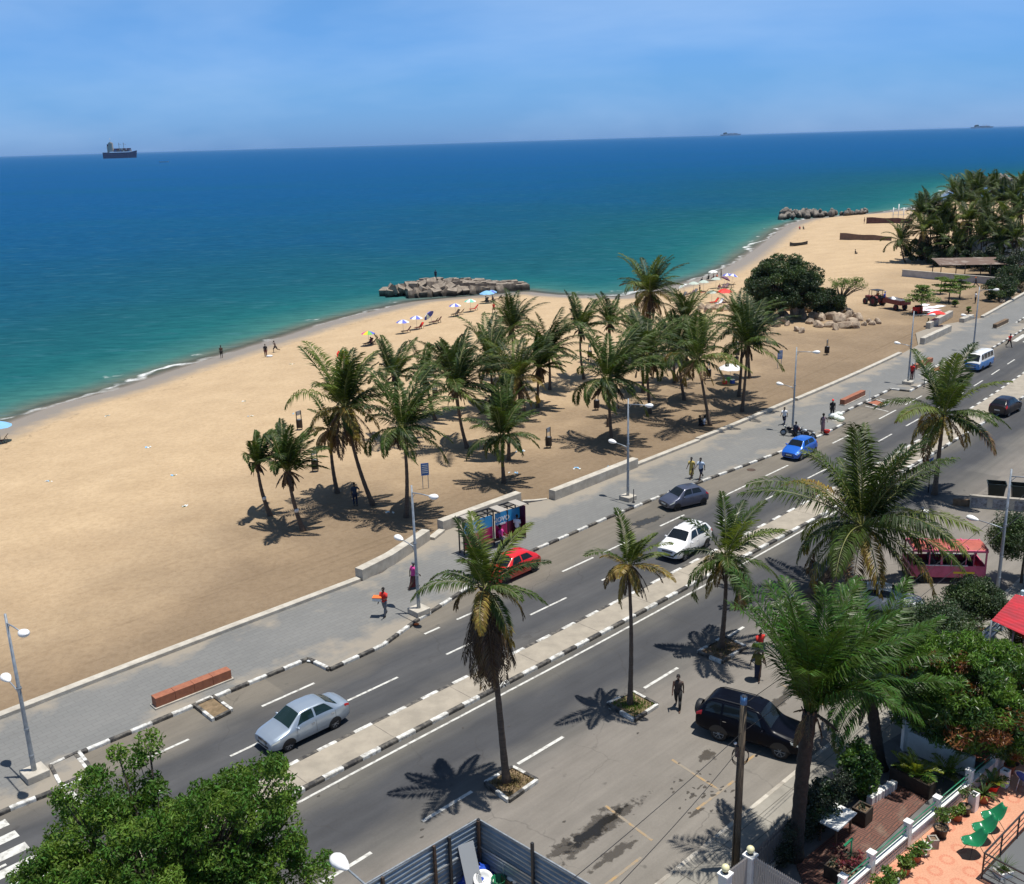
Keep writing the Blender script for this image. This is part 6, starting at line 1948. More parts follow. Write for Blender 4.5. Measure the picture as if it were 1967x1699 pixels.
# ================================================================== street and beach furniture
def lamp_post(loc, label, base=True, rz=None, h=7.75, group='double armed lamp posts of the promenade', hi=1.55, lo=1.15):
    rz = rdir_at(loc) - PI / 2 if rz is None else rz
    r = thing('street_lamp', label, 'street lamp', loc, rz, group)
    if base: MB().box((0, 0, .16), (.95, .95, .34)).build('plinth', M['pale_concrete'], r, bevel=.03)
    b2 = MB().tube([(0, 0, .30), (0, 0, .9), (0, 0, 3.2), (0, 0, h)], [.115, .10, .085, .05], 12)
    for z in (1.0, 2.3, 4.25): b2.lathe([(.10, z), (.112, z + .02), (.112, z + .10), (.10, z + .12)], 12)
    b2.build('pole', M['lamp_grey'], r)
    for z, ln, sg in ((h - .42, hi, 1), (4.05, lo, -1)):
        a = MB().tube([(0, 0, z), (sg * ln * .5, 0, z + .10), (sg * ln, 0, z + .16)], [.034, .03, .028], 8).tube([(0, 0, z - .32), (sg * .3, 0, z + .03)], .018, 6)
        ao = a.build('arm', M['lamp_grey'], r)
        prof = [(.03, -.42), (.09, -.36), (.17, -.20), (.225, 0.0), (.205, .14), (.13, .25), (.02, .30)]
        Mx = Matrix.Translation((sg * (ln + .36), 0, z + .20)) @ Matrix.Rotation(sg * (PI / 2 - .10), 4, 'Y')
        MB().lathe(prof, 16, (0, 0, 0), 0, True, Mx @ Matrix.Diagonal((.72, 1.0, 1.0, 1.0))).build('lamp_head', M['lamp_white'], r)
    return r
def rdir_at(loc):
    best = min(range(len(RL)), key=lambda i: (RL[i][0] - loc[0]) ** 2 + (RL[i][1] - loc[1]) ** 2)
    return rdir(RS[best])
LMP = [(68, 1492, 'double armed lamp post at the left edge by the zebra crossing'), (805, 1178, 'double armed lamp post beside the woman in pink'), (1206, 960, 'double armed lamp post between bus shelter and slate hatchback'), (1522, 830, 'double armed lamp post with motorcycles at its foot'),
       (1744, 738, 'double armed lamp post beside the round road sign'), (1869, 675, 'farthest double armed lamp post left of the far zebra crossing')]
for x, y, lb in LMP: lamp_post(at(x, y, .15), lb)
lamp_post(at(1915, 1142, .12), 'tall lamp post on the house side pavement beside the clipped tree', False, group='lamp posts on the house side pavement', h=7.6, hi=1.5, lo=1.5)
# the nearest lamp stands below the picture; its upper head reaches into it
lp = at(652, 1664, 7.50)
fd = rdir(10) - PI / 2
lp2 = lp + Vector((math.cos(fd), math.sin(fd), 0)) * 1.9
lamp_post((lp2.x, lp2.y, .12), 'nearest lamp post whose white head rises at the bottom edge beside the leafy tree', False, rz=fd + PI, group='lamp posts on the house side pavement', h=7.75, hi=1.55)

def bench(px0, px1, label, w=.50, h_=.48, mt='bench_brick', n=4):
    a, c_ = at(*px0, .15), at(*px1, .15)
    d = c_ - a; L = d.length
    nrm_ = Vector((-d.y, d.x, 0)).normalized()
    r = thing('bench', label, 'bench', (a + c_) / 2 + nrm_ * w / 2, math.atan2(d.y, d.x), 'brick block benches on the promenade')
    MB().box((0, 0, .04), (L + .16, w + .16, .09)).build('plinth', M['pale_concrete'], r)
    sb = MB()
    for k in range(n): sb.box((-L / 2 + (k + .5) * L / n, 0, .085 + h_ / 2), (L / n - .012, w, h_))
    sb.build('seat', M[mt], r, bevel=.012)
bench((301, 1363), (446, 1306), 'long reddish brick bench nearest the bottom left')
bench((1622, 780), (1662, 761), 'reddish brick bench beyond the white sacks', .5, .5)
bench((1761, 711), (1792, 697), 'reddish brick bench right of the round sign', .5, .5)
bench((1914, 632), (1937, 621), 'dark brick bench near the far zebra crossing', .5, .5, 'soil')

def kerb_box(corners, label, soil='soil', kz=.17, z=0, name='planter_kerb', seg=.85, grass=None, seed=1):
    P = [at(x, y, z) for x, y in corners]
    r = thing(name, label, 'planter', sum(P, Vector()) / len(P), 0)
    c = Vector(r.location)
    Q = [p - c for p in P]
    b2 = MB(); idx = 0
    n = len(Q)
    for i in range(n):
        a, e = Q[i], Q[(i + 1) % n]
        d = e - a; L = d.length; k = max(1, round(L / seg)); ang = math.atan2(d.y, d.x)
        for j in range(k):
            m_ = a + d * ((j + .5) / k)
            b2.box((m_.x, m_.y, kz / 2), (L / k - .004 - (.20 if k == 1 else 0), .16, kz + .006 * (j % 2) + .004 * i), ang, idx % 2); idx += 1
    b2.build('kerb_stones', KM, r, bevel=.015)
    MB().sheet([(q.x * .97, q.y * .97) for q in Q], .10).build('soil', M[soil], r)
    if grass:
        rg = np.random.RandomState(seed)
        pts = np.array([[sum(w_[k] * Q[k][i] for k in range(n)) * .9 for i in range(2)] + [.10] for w_ in rg.dirichlet([.7] * n, grass)])
        gq = leaf_quads(rg, pts + np.array([0, 0, .06]), .22, .0, -1.2, .16)
        g_ = MB().quads(gq, 0).build('grass_tufts', [M['dry_grass' if seed % 2 else 'light_leaf']], r); g_['kind'] = 'stuff'
reg('dry_grass', (0.20, 0.15, 0.06), rand=.4, rough=.8)
reg('dry_soil', (0.24, 0.17, 0.10), 0.95, col2=(0.14, 0.10, 0.055), nscale=4, bump=.5, bscale=20)
kerb_box([(932, 1508), (985, 1478), (1032, 1503), (977, 1542)], 'painted kerb square with dry grass round the tall palm with dead skirt', 'dry_soil', grass=420, seed=3)
kerb_box([(1167, 1356), (1216, 1333), (1263, 1358), (1218, 1387)], 'painted kerb square with green and dry grass round the slim yellow palm', 'dry_soil', grass=420, seed=4)
kerb_box([(1341, 1256), (1392, 1226), (1432, 1246), (1386, 1275)], 'painted kerb square in palm shade below the orange fronded palm', 'soil', grass=200, seed=5)
kerb_box([(373, 1357), (409, 1341), (446, 1368), (410, 1386)], 'low kerbed soil box in the parking bay by the nearest brick bench', 'dry_soil')
kerb_box([(1663, 776), (1683, 771), (1706, 778), (1690, 784)], 'low kerbed soil box in the parking bay by the second brick bench', 'terracotta')
kerb_box([(1785, 713), (1803, 706), (1822, 711), (1806, 719)], 'low kerbed soil box in the parking bay near the minibus', 'terracotta')
kerb_box([(98, 1476), (152, 1450), (180, 1487), (118, 1515)], 'raised pale concrete slab corner beside the left lamp post', 'pale_concrete', kz=.20)

# bus shelter with advertising panels
a, c_ = at(893, 1067, .15), at(1001, 1031, .15)
d = c_ - a; L = d.length; ang = math.atan2(d.y, d.x)
bsr = thing('bus_shelter', 'bus shelter with blue and magenta advertising panels before the parapet', 'bus shelter', (a + c_) / 2, ang)
reg('ad_blue', (0.03, 0.30, 0.62), .4); reg('ad_magenta', (0.46, 0.012, 0.12), .4); reg('ad_dark', (0.09, 0.004, 0.03), .4); reg('ad_orange', (0.52, 0.09, 0.02), .4, col2=(.40, .02, .06), nscale=2); reg('roof_sheet', (.36, .33, .29), .6)
fr = MB()
hS = 2.42
for x in (-L / 2, -L / 2 + L * .27, 0.02 * L, L * .27, L / 2): fr.box((x, .05, hS / 2), (.07, .07, hS))
fr.box((0, .55, hS + .05), (L + .3, .09, .09)); fr.box((0, .05, hS), (L, .06, .06))
for x in np.linspace(-L / 2 - .05, L / 2 + .1, 9): fr.bar((x, .55, hS + .06), (x, -.75, hS + .10), .05, .07)
for x in (-L / 2, 0, L / 2): fr.box((x, .55, (hS + .0) / 2), (.07, .07, hS))
fr.build('frame', M['dark_metal'], bsr)
for k, (x0, x1) in enumerate(((-.5, -.24), (-.22, .0), (.05, .26), (.28, .49))):
    pm = MB()
    xa, xb = x0 * L, x1 * L
    pm.box(((xa + xb) / 2, .05, 1.78), (xb - xa, .035, .80), mat=0)
    pm.box(((xa + xb) / 2, .05, .98), (xb - xa, .036, .80), mat=1)
    pm.box(((xa + xb) / 2, .05, .42), (xb - xa, .0365, .32), mat=2)
    po = pm.build('advert_panel', [M['ad_blue'], M['ad_magenta' if k != 3 else 'ad_dark'], M['ad_orange']], bsr)
    if k in (0, 2):
        for txt, z, sz in (('NOVO', 1.42, .46), ):
            cu = bpy.data.curves.new('lettering', 'FONT'); cu.body = txt; cu.size = sz; cu.align_x = 'CENTER'; cu.extrude = .004; cu.offset = .012
            cu.materials.append(M['lamp_white']); t0_ = bpy.data.objects.new('tmp', cu); COL.objects.link(t0_); bpy.context.view_layer.update(); me_ = bpy.data.meshes.new_from_object(t0_.evaluated_get(bpy.context.evaluated_depsgraph_get())); bpy.data.objects.remove(t0_)
            to = bpy.data.objects.new('lettering', me_); COL.objects.link(to); to.parent = po
            to.location = ((xa + xb) / 2, .05 - .025, z + .12); to.rotation_euler = (PI / 2, 0, 0)
        MB().box(((xa + xb) / 2, .027, 1.36), ((xb - xa) * .78, .012, .12)).build('white_strip', M['u_white'], po)
MB().box((L / 2 + .02, -.18, 1.2), (.05, .62, 2.3)).build('end_panel', M['ad_dark'], bsr)
rs_ = MB()
for x0, x1 in ((-.49, -.36), (.02, .16), (.36, .5)): rs_.box(((x0 + x1) / 2 * L, -.12, hS + .135), ((x1 - x0) * L, 1.2, .025))
rs_.build('roof', M['roof_sheet'], bsr)
MB().box((.12 * L, -.22, .46), (L * .70, .36, .05)).box((-.2 * L, -.22, .23), (.06, .3, .44)).box((.12 * L, -.22, .23), (.06, .3, .44)).box((.44 * L, -.22, .23), (.06, .3, .44)).build('bench_seat', M['wood'], bsr)

# litter bins on the sand, each below a small notice frame
def sand_bin(px, py, label, frame=True):
    p = on(px, py)
    r = thing('litter_bin', label, 'litter bin', p, rdir_at(p) + .2, 'slatted litter bins on the sand')
    b2 = MB()
    for k in range(12):
        a = 2 * PI * k / 12
        b2.box((.27 * math.cos(a), .27 * math.sin(a), .62), (.035, .12, .78), a)
    b2.lathe([(.25, .26), (.26, .27), (.26, .95), (.22, .96), (.22, .30), (.02, .30)], 16)
    b2.build('basket', M['dark_wood'], r)
    f = MB()
    for x in (-.31, .31):
        f.box((x, 0, .9 if frame else .5), (.06, .06, 1.9 if frame else 1.0))
    f.build('post', M['dark_wood'], r)
    MB().lathe([(.02, .97), (.2, .98), (.23, .99), (.12, 1.07), (.02, 1.09)], 14).build('bag_rim', M['c_grey'], r)
    if frame: MB().box((0, .02, 1.66), (.54, .03, .42)).build('notice_frame', M['sign_grey'], r)
for x, y, lb in ((1054, 861, 'slatted bin with notice frame standing alone before the small low palm'), (1146, 788, 'slatted bin with notice frame left of the straight palm'), (836, 764, 'slatted bin between slim palm and full green palm'), (1133, 690, 'slatted bin half hidden behind the straight palm crown'),
                 (1588, 682, 'slatted bin with notice frame on the open sand right of the blue sign'), (1416, 686, 'slatted bin behind the crossing palm pair'), (1361, 727, 'slatted bin behind the yellow fronded palm'), (606, 906, 'slatted bin with a pale bag behind the leaning bushy palm'), (576, 826, 'slatted bin hidden behind the leftmost palms')):
    sand_bin(x, y, lb)
tag(MB().lathe([(.17, -.1), (.16, .3), (.13, .85), (.11, 1.05), (.01, 1.06)], 10).build('stump', M['palm_bark'], None, on(1168, 820)), 'short palm stump left of the straight palm', 'stump')
def notice(px, py, label, h=1.95):
    p = on(px, py)
    r = thing('notice_board', label, 'notice board', p, 0.25)
    for x in (-.22, .22): MB().box((x, 0, h * .5 - .1), (.05, .05, h)).build('post', M['lamp_grey'], r)
    bo = MB().box((0, -.03, h - .35), (.62, .03, 1.0)).build('panel', M['sign_blue'], r)
    lb2 = MB()
    for k in range(5): lb2.box((0, -.048, h - .02 - k * .15), (.46, .006, .05))
    lb2.build('text_lines', M['u_white'], bo)
notice(818, 939, 'blue notice board on two posts under the tall upright palm')
notice(1497, 708, 'small blue notice board on the open sand right of the crossing palms')

# beach umbrellas and loungers
def umbrella(p, label, cols, R_2=.95, h=2.05, tilt=0.0, taz=0.0, name='beach_umbrella', flat=.34, group='beach umbrellas'):
    r = thing(name, label, 'umbrella', p, 0, group)
    T = Vector((math.sin(tilt) * math.cos(taz), math.sin(tilt) * math.sin(taz), math.cos(tilt)))
    j = Vector((0, 0, h * .55)); topp = j + T * (h * .45)
    MB().tube([(0, 0, -.2), j, topp + T * .06], .02, 7).build('pole', M['lamp_grey'], r)
    q = Vector((0, 0, 1)).rotation_difference(T).to_matrix()
    can = MB(); n = 8
    for k in range(n):
        for j2 in range(4):
            f0, f1 = j2 / 4, (j2 + 1) / 4
            row = []
            for f in (f0, f1):
                for s_ in (0, .5, 1):
                    a = 2 * PI * (k + s_) / n
                    sag = .06 * math.sin(PI * s_) * f
                    row.append(topp + q @ Vector((R_2 * f * math.cos(a) * (1 - .05 * math.sin(PI * s_)), R_2 * f * math.sin(a) * (1 - .05 * math.sin(PI * s_)), -flat * R_2 * f ** 1.7 * 1.15 - sag)))
            can.add(row, [(0, 3, 4, 1), (1, 4, 5, 2)], k % len(cols), True)
    can.build('canopy', [M[c] for c in cols], r)
    rb = MB()
    for k in range(n):
        a = 2 * PI * k / n
        rb.tube([topp - T * .02, topp + q @ Vector((R_2 * .98 * math.cos(a), R_2 * .98 * math.sin(a), -flat * R_2 * 1.15 - .015))], .008, 4, 0, True, False)
    rb.build('ribs', M['lamp_grey'], r)
    return r
BW = ['u_blue', 'u_white']
UM = [((775, 641), 'blue and white umbrella over a lounger, nearest of the row to the rainbow one', BW, 0, 0), ((801, 633), 'blue and white umbrella over a red lounger', BW, 0, 0), ((829, 625), 'blue and white umbrella tilted on its side above two loungers', ['u_blue', 'u_blue', 'u_white'], .9, 2.6), ((875, 608), 'blue and white umbrella over two dark loungers before the concrete blocks', BW, 0, 0),
      ((904, 599), 'green and white umbrella over a red lounger', ['u_green', 'u_white'], 0, 0), ((936, 583), 'pale blue umbrella of the overlapping pair at the block jetty', ['u_sky'], 0, 0), ((945, 580), 'blue and white umbrella of the overlapping pair at the block jetty', ['u_blue', 'u_sky'], 0, 0),
      ((709, 664), 'rainbow umbrella with yellow, red and blue panels', ['u_yellow', 'u_lime', 'u_blue', 'u_red', 'c_pink'], 0, 0), ((655, 700), 'tilted red, yellow and green umbrella behind the big leaning palm', ['u_red', 'u_yellow', 'u_lime', 'u_red'], .8, -1.2), ((2, 850), 'pale blue umbrella cut by the left edge', ['u_sky'], 0, 0),
      ((1369, 539), 'white umbrella at the surf over a group of bathers', ['u_white'], 0, 0), ((1397, 546), 'blue and white striped umbrella left of its twin beside the dark tree', BW, 0, 0), ((1406, 547), 'blue and white striped umbrella right of its twin beside the dark tree', BW, .25, 0), ((1375, 554), 'pale translucent umbrella behind reclining bathers', ['u_pale'], 0, 0), ((1351, 560), 'pale translucent umbrella right of the yellow bag vendor', ['u_pale'], 0, 0), ((1332, 563), 'pale translucent umbrella left of the yellow bag vendor', ['u_pale'], 0, 0),
      ((1314, 568), 'white tilted umbrella at the left end of the loungers', ['u_white', 'u_pale'], .5, 2.8), ((1367, 582), 'pale translucent umbrella above the red chair', ['u_pale'], 0, 0), ((1391, 553), 'half closed purple umbrella', ['u_purple'], .5, 0.3), ((1391, 581), 'bright red umbrella low beside the dark tree', ['u_red'], 0, 0), ((1578, 580), 'red umbrella between dark tree and thorn tree', ['u_red'], 0, 0), ((1402, 737), 'white vendor umbrella with coloured boxes beside the crossing palms', ['u_white'], 0, 0), ((1797, 628), 'red umbrella behind the concrete block on the promenade edge', ['u_red', 'c_red'], .2, 1.5)]
reg('u_pale', (0.52, 0.62, 0.64), .7, transl=.35); reg('u_purple', (0.14, 0.05, 0.12), .7)
for (px, lb, cols, ti, ta2) in UM:
    big = 1.35 if px in ((936, 583), (1402, 737), (1797, 628), (1391, 581), (1578, 580), (2, 850)) else 1.0
    if px == (655, 700): big = .62; ti = 1.25
    umbrella(on(*px), lb, cols, .98 * big, 2.05 if big <= 1 else 2.2, ti, ta2)
def lounger(px, label, rz, col):
    r = thing('beach_lounger', label, 'lounger', on(*px), rz, 'beach loungers')
    f = MB()
    for y in (-.3, .3):
        f.bar((-.65, y, .28), (.35, y, .34), .04, .05).bar((.30, y, .30), (.85, y, .95), .04, .05).bar((-.5, y, 0), (-.4, y, .3), .04, .04).bar((.4, y, 0), (.25, y, .35), .04, .04).bar((.75, y, 0), (.62, y, .62), .035, .035)
    f.build('frame', M['wood'], r)
    P = [[(x, y, z) for y in (-.29, 0, .29)] for x, z in ((-.65, .31), (-.1, .27), (.30, .30), (.58, .62), (.85, .97))]
    MB().grid(P, 0, True).build('sling', M[col], r)
LG = [((779, 640), 'dark lounger under the first blue and white umbrella', 'c_maroon'), ((804, 633), 'red lounger under the second blue and white umbrella', 'u_red'), ((832, 623), 'front dark lounger by the tilted umbrella', 'dark_wood'), ((838, 621), 'rear dark lounger by the tilted umbrella', 'c_maroon'), ((874, 607), 'left dark lounger before the concrete blocks', 'dark_wood'), ((882, 605), 'right dark lounger before the concrete blocks', 'c_maroon'), ((909, 597), 'red lounger under the green and white umbrella', 'u_red'), ((930, 583), 'left lounger under the twin umbrellas', 'c_black'), ((940, 581), 'middle lounger under the twin umbrellas', 'c_navy'), ((955, 578), 'right empty lounger beyond the twin umbrellas', 'dark_wood'), ((706, 664), 'dark lounger under the rainbow umbrella', 'c_maroon'), ((714, 662), 'second dark lounger under the rainbow umbrella', 'dark_wood'), ((0, 853), 'dark lounger at the left edge', 'c_maroon'),
      ((1311, 572), 'leftmost grey lounger of the row behind the rear palms', 'c_grey'), ((1318, 570), 'second grey lounger of the row behind the rear palms', 'c_grey'), ((1325, 568), 'third maroon lounger of the row behind the rear palms', 'c_mauve'), ((1332, 566), 'fourth grey lounger of the row behind the rear palms', 'c_grey'), ((1352, 565), 'red edged lounger beside the yellow bag vendor', 'c_red'), ((1384, 556), 'maroon lounger with a reclining bather', 'c_mauve'), ((1392, 555), 'patterned lounger beside the reclining bather', 'c_mauve'), ((1402, 553), 'grey empty lounger near the dark tree', 'c_grey'), ((1371, 584), 'red chair under the low pale umbrella', 'u_red'), ((1381, 586), 'white covered lounger beside the red chair', 'c_white')]
for k, (px, lb, col) in enumerate(LG): lounger(px, lb, 0.2 + .5 * math.sin(k * 2.1), col)
def cooler(px, label, col):
    p = on(*px); r = thing('cool_box', label, 'cool box', p, .3)
    MB().box((0, 0, .2), (.42, .34, .4)).build('body', M[col], r, bevel=.02); MB().box((0, 0, .43), (.45, .37, .06)).build('lid', M['u_white' if col != 'u_lime' else 'u_lime'], r, bevel=.015)
cooler((1392, 738), 'red cool box left under the vendor umbrella', 'u_red'); cooler((1400, 733), 'green box behind the others under the vendor umbrella', 'u_lime'); cooler((1407, 737), 'blue cool box right under the vendor umbrella', 'c_blue')

# ---- concrete block jetty, boulders, rubble
def block_mesh(seed):
    r_ = random.Random(seed)
    b2 = MB().box((0, 0, 0), (1.9, 1.9, 1.9))
    b2.v = [(x + r_.uniform(-.08, .08), y + r_.uniform(-.08, .08), z + r_.uniform(-.08, .08)) for x, y, z in b2.v]
    return b2.mesh('block', M['block_concrete'])
def rock_mesh(seed, mt):
    import bmesh
    r_ = random.Random(seed)
    bm = bmesh.new(); bmesh.ops.create_icosphere(bm, subdivisions=2, radius=1)
    ax = [Vector((r_.gauss(0, 1), r_.gauss(0, 1), r_.gauss(0, 1))).normalized() for _ in range(9)]
    cut = [r_.uniform(.55, .85) for _ in ax]
    for v in bm.verts:
        for a, c in zip(ax, cut):
            k = v.co.dot(a)
            if k > c: v.co -= a * (k - c)
        v.co *= r_.uniform(.96, 1.04)
    me = bpy.data.meshes.new('rock'); bm.to_mesh(me); bm.free(); me.materials.append(M[mt]); return me
BL = [block_mesh(k) for k in range(4)]
def put(name, me, loc, rot, sc, label, cat, group):
    o = bpy.data.objects.new(name, me); COL.objects.link(o); o.location = loc; o.rotation_euler = rot; o.scale = sc if hasattr(sc, '__len__') else (sc,) * 3
    return tag(o, label, cat, group)
rr = random.Random(17)
A_, B_ = at(744, 572, ZW), at(1012, 557, ZW)
dj = (B_ - A_); Lj = dj.length; dj.normalize(); nj = Vector((-dj.y, dj.x, 0))
i = 0; u = 0.0
while u < Lj:
    f = u / Lj
    if f < .45:
        hmax = min(1, .25 + f * 3.2)
        for j in range(5):
            lv = 1.45 * min(1.0, hmax) * (1.0 if j in (1, 2, 3) else .45)
            p = A_ + dj * (u + rr.uniform(-.5, .5)) + nj * (-1.0 + j * 1.7 + rr.uniform(-.4, .4))
            if f < .12 and j not in (1, 2): continue
            put('concrete_block', BL[i % 4], (p.x, p.y, ZW + .35 + lv + rr.uniform(-.3, .3)), (rr.uniform(-.7, .7) if j < 3 else rr.uniform(-.1, .1), rr.uniform(-.7, .7) if j < 3 else rr.uniform(-.1, .1), rr.uniform(0, 1.5)), rr.uniform(.66, .95), 'tumbled concrete cube of the near jetty' if j < 3 else 'level concrete cube on top of the near jetty', 'concrete block', 'concrete blocks of the jetty'); i += 1
            if j < 3 and f > .1:
                q = p - nj * 1.0
                put('concrete_block', BL[(i + 1) % 4], (q.x, q.y, ZW + .15 + rr.uniform(-.2, .5)), (rr.uniform(-.6, .6), rr.uniform(-.6, .6), rr.uniform(0, 1.5)), rr.uniform(.75, 1.0), 'tumbled concrete cube of the near jetty', 'concrete block', 'concrete blocks of the jetty') if j == 0 else None
    else:
        hh_ = 1.25 - (f - .45) * 2.6
        for j in range(4):
            p = A_ + dj * u + nj * (-.2 + j * 1.95 * (1 - .4 * (f - .45)))
            put('concrete_block', BL[i % 4], (p.x, p.y, ZW + .35 + hh_ + rr.uniform(-.14, .14)), (rr.uniform(-.09, .09), rr.uniform(-.09, .09), rdir(100) * 0 + math.atan2(dj.y, dj.x) + rr.uniform(-.12, .12)), rr.uniform(.92, 1.0) * (1 - .35 * max(0, f - .7)), 'level concrete cube on top of the near jetty', 'concrete block', 'concrete blocks of the jetty'); i += 1
        if f < .8:
            p = A_ + dj * u + nj * (-1.6)
            put('concrete_block', BL[i % 4], (p.x, p.y, ZW + .2 + hh_ * .3), (rr.uniform(-.6, .6), rr.uniform(-.4, .4), rr.uniform(0, 1.5)), .9, 'tumbled concrete cube of the near jetty', 'concrete block', 'concrete blocks of the jetty'); i += 1
    u += 1.35
jm = A_ + dj * (Lj * .36) + nj * 3.0
person(Vector((jm.x, jm.y, ZW + 2.68)), PI / 2, 'angler in dark clothes standing on top of the block jetty', 'stand', 'c_navy', 'c_black')
RK = [rock_mesh(k, 'rock') for k in range(6)]
DR = [rock_mesh(k + 20, 'dark_rock') for k in range(5)]
spots = [(1488, 596, 1.15), (1478, 604, .9), (1502, 601, .9), (1516, 596, 1.0), (1528, 592, .95), (1536, 600, .95), (1548, 590, .9), (1560, 586, .85), (1556, 600, 1.0), (1572, 596, .8), (1584, 590, .8), (1590, 604, .9), (1600, 596, .8), (1611, 604, .85), (1621, 600, .8), (1563, 612, .85), (1578, 616, .8), (1596, 614, .9), (1610, 622, 1.0), (1622, 630, .95), (1637, 622, .85), (1644, 630, .8), (1651, 616, .8), (1628, 612, .8), (1590, 628, .75), (1572, 628, .8), (1555, 622, .7), (1500, 622, .8), (1492, 628, .65), (1512, 626, .5), (1530, 636, .55), (1540, 640, .5), (1668, 620, .5), (1675, 624, .5), (1686, 622, .55), (1660, 626, .45), (1524, 610, .8), (1510, 612, .85), (1545, 612, .7), (1360, 600, .9), (1348, 594, .7), (1372, 594, .75), (1384, 598, .7), (1396, 596, .65), (1340, 602, .6), (1410, 592, .6), (1632, 604, .7), (1642, 612, .6), (1604, 634, .6), (1460, 612, .8), (1466, 602, .7), (1582, 604, .8), (1618, 614, .75), (1538, 606, .8)]
for k, (x, y, s_) in enumerate(spots):
    p = on(x, y)
    put('boulder', RK[k % 6], (p.x, p.y, p.z + s_ * .35 + (.5 if 590 < y < 612 and 1495 < x < 1620 else 0)), (rr.uniform(0, 3), rr.uniform(0, 3), rr.uniform(0, 6)), (s_ * 1.3, s_ * rr.uniform(.85, 1.15), s_ * rr.uniform(.65, 1.0)), 'tan boulder in the heap around the dark tree' if x > 1430 else 'tan stone of the scatter left of the dark tree', 'boulder', 'boulders around the dark tree' if x > 1430 else 'stones left of the dark tree')
tag(MB().box((0, 0, .5), (.9, .7, 1.0)).build('concrete_post', M['pale_concrete'], None, on(1499, 596) + Vector((0, 0, .5)), .4, .04), 'upright whitish concrete piece on top of the boulder heap', 'concrete piece')
for k in range(64):
    f = rr.random(); x = 1502 + 168 * f; y = 421 - 9 * f - rr.uniform(0, 6) * (1 - .4 * f)
    p = at(x, y, ZW + .6); s_ = rr.uniform(1.0, 1.9) * (1 - .45 * f)
    put('boulder', DR[k % 5], (p.x, p.y + rr.uniform(0, 4), ZW + .5 + rr.uniform(0, 1.5) * (1 - .5 * f)), (rr.uniform(0, 3), rr.uniform(0, 3), rr.uniform(0, 6)), (s_ * 1.3, s_, s_ * .8), 'dark boulder of the far jetty at the bend of the beach', 'boulder', 'boulders of the far jetty')
for k in range(30):
    x = 1880 + 90 * rr.random(); p = at(x, 349 - rr.uniform(0, 7), ZW + .8); s_ = rr.uniform(1.2, 2.6)
    put('boulder', DR[k % 5], p, (rr.uniform(0, 3), rr.uniform(0, 3), rr.uniform(0, 6)), (s_ * 1.4, s_, s_ * .8), 'boulder of the farthest headland behind the club palms', 'boulder', 'boulders of the farthest headland')
for k in range(26):
    f = rr.random(); p = at(1922 + 44 * f, 584 - 26 * f - rr.uniform(0, 8), .1); s_ = rr.uniform(.3, .6)
    put('rubble_stone', RK[k % 6], p, (rr.uniform(0, 3), rr.uniform(0, 3), 0), s_, 'pale rubble stone between shrubs and coping', 'stone', 'rubble stones by the far shrubs')

# ---- windbreak nets, white frames, sheets, club house
reg('net_brown', (0.21, 0.135, 0.10), .9, col2=(.15, .10, .08), nscale=1.2); reg('net_dark', (0.10, 0.045, 0.045), .9, col2=(.15, .08, .07), nscale=1.0)
def net(p0, p1, h, mt, label):
    a, c_ = on(*p0), on(*p1); d = c_ - a; L = d.length
    r = thing('windbreak', label, 'windbreak', a, math.atan2(d.y, d.x))
    P = [[(L * i / 24, .10 * math.sin(i * .9), z * (1 + .05 * math.sin(i * .5))) for z in (0.0, h * .5, h)] for i in range(25)]
    MB().grid(P, 0, True).build('net', M[mt], r)
    pb_ = MB()
    for k in range(6): MB().tube([(L * k / 5, 0, -.2), (L * k / 5, 0, h + .1)], .035, 6).build('post', M['wood'], r)
net((1613, 461), (1712, 463), 1.7, 'net_brown', 'long brown windbreak net on the open sand')
net((1664, 430), (1752, 430), 1.8, 'net_dark', 'dark reddish windbreak net nearer the far jetty')
for k, (x, y) in enumerate(((1715, 421), (1725, 421), (1735, 421), (1749, 420))):
    p = on(x, y); r = thing('beach_goal', 'white slim frame among four behind the dark windbreak', 'frame', p, 0, 'white frames behind the windbreak')
    MB().tube([(0, 0, 0), (0, 0, 3.4 if k != 1 else 4.4)], .13, 6).build('post', M['lamp_white'], r); MB().box((.3, 0, 2.6), (2.6, .12, .12)).box((.3, 0, 1.2), (1.8, .12, .12)).build('cross_bar', M['lamp_white'], r)
reg('sheet_white', (.82, .80, .82), .8); reg('sheet_pink', (.78, .62, .72), .8)
for k, (x, y, w_, h_, lb, mt) in enumerate([(1768, 597, 2.2, 1.5, 'white sheet spread beside the red stall', 'sheet_white'), (1781, 592, 2.6, 1.5, 'white sheet behind the pinkish one', 'sheet_white'), (1790, 597, 2.4, 1.6, 'pinkish white sheet in the middle of the spread laundry', 'sheet_pink'), (1801, 590, 2.8, 1.3, 'white sheet farthest right of the spread laundry', 'sheet_white'), (1794, 601, 2.6, 1.3, 'white sheet nearest the promenade in the spread laundry', 'sheet_white'), (1776, 587, 2.0, 1.2, 'white sheet nearest the trailer in the spread laundry', 'sheet_white')]):
    p = on(x, y); P = [[(w_ * (i / 8 - .5), h_ * (j / 6 - .5), .05 + .02 * k * .2 + .03 * math.sin(i * 1.7 + k) * math.sin(j * 1.3)) for j in range(7)] for i in range(9)]
    o = MB().grid(P, 0, True).build('laundry_sheet', M[mt], None, p, .2 + .15 * k); tag(o, lb, 'sheet', 'sheets spread on the sand'); so2_ = o.modifiers.new('thick', 'SOLIDIFY'); so2_.thickness = .02
st_ = thing('stall', 'small red stall with black wares under the tiered almond tree', 'stall', on(1762, 602), .3)
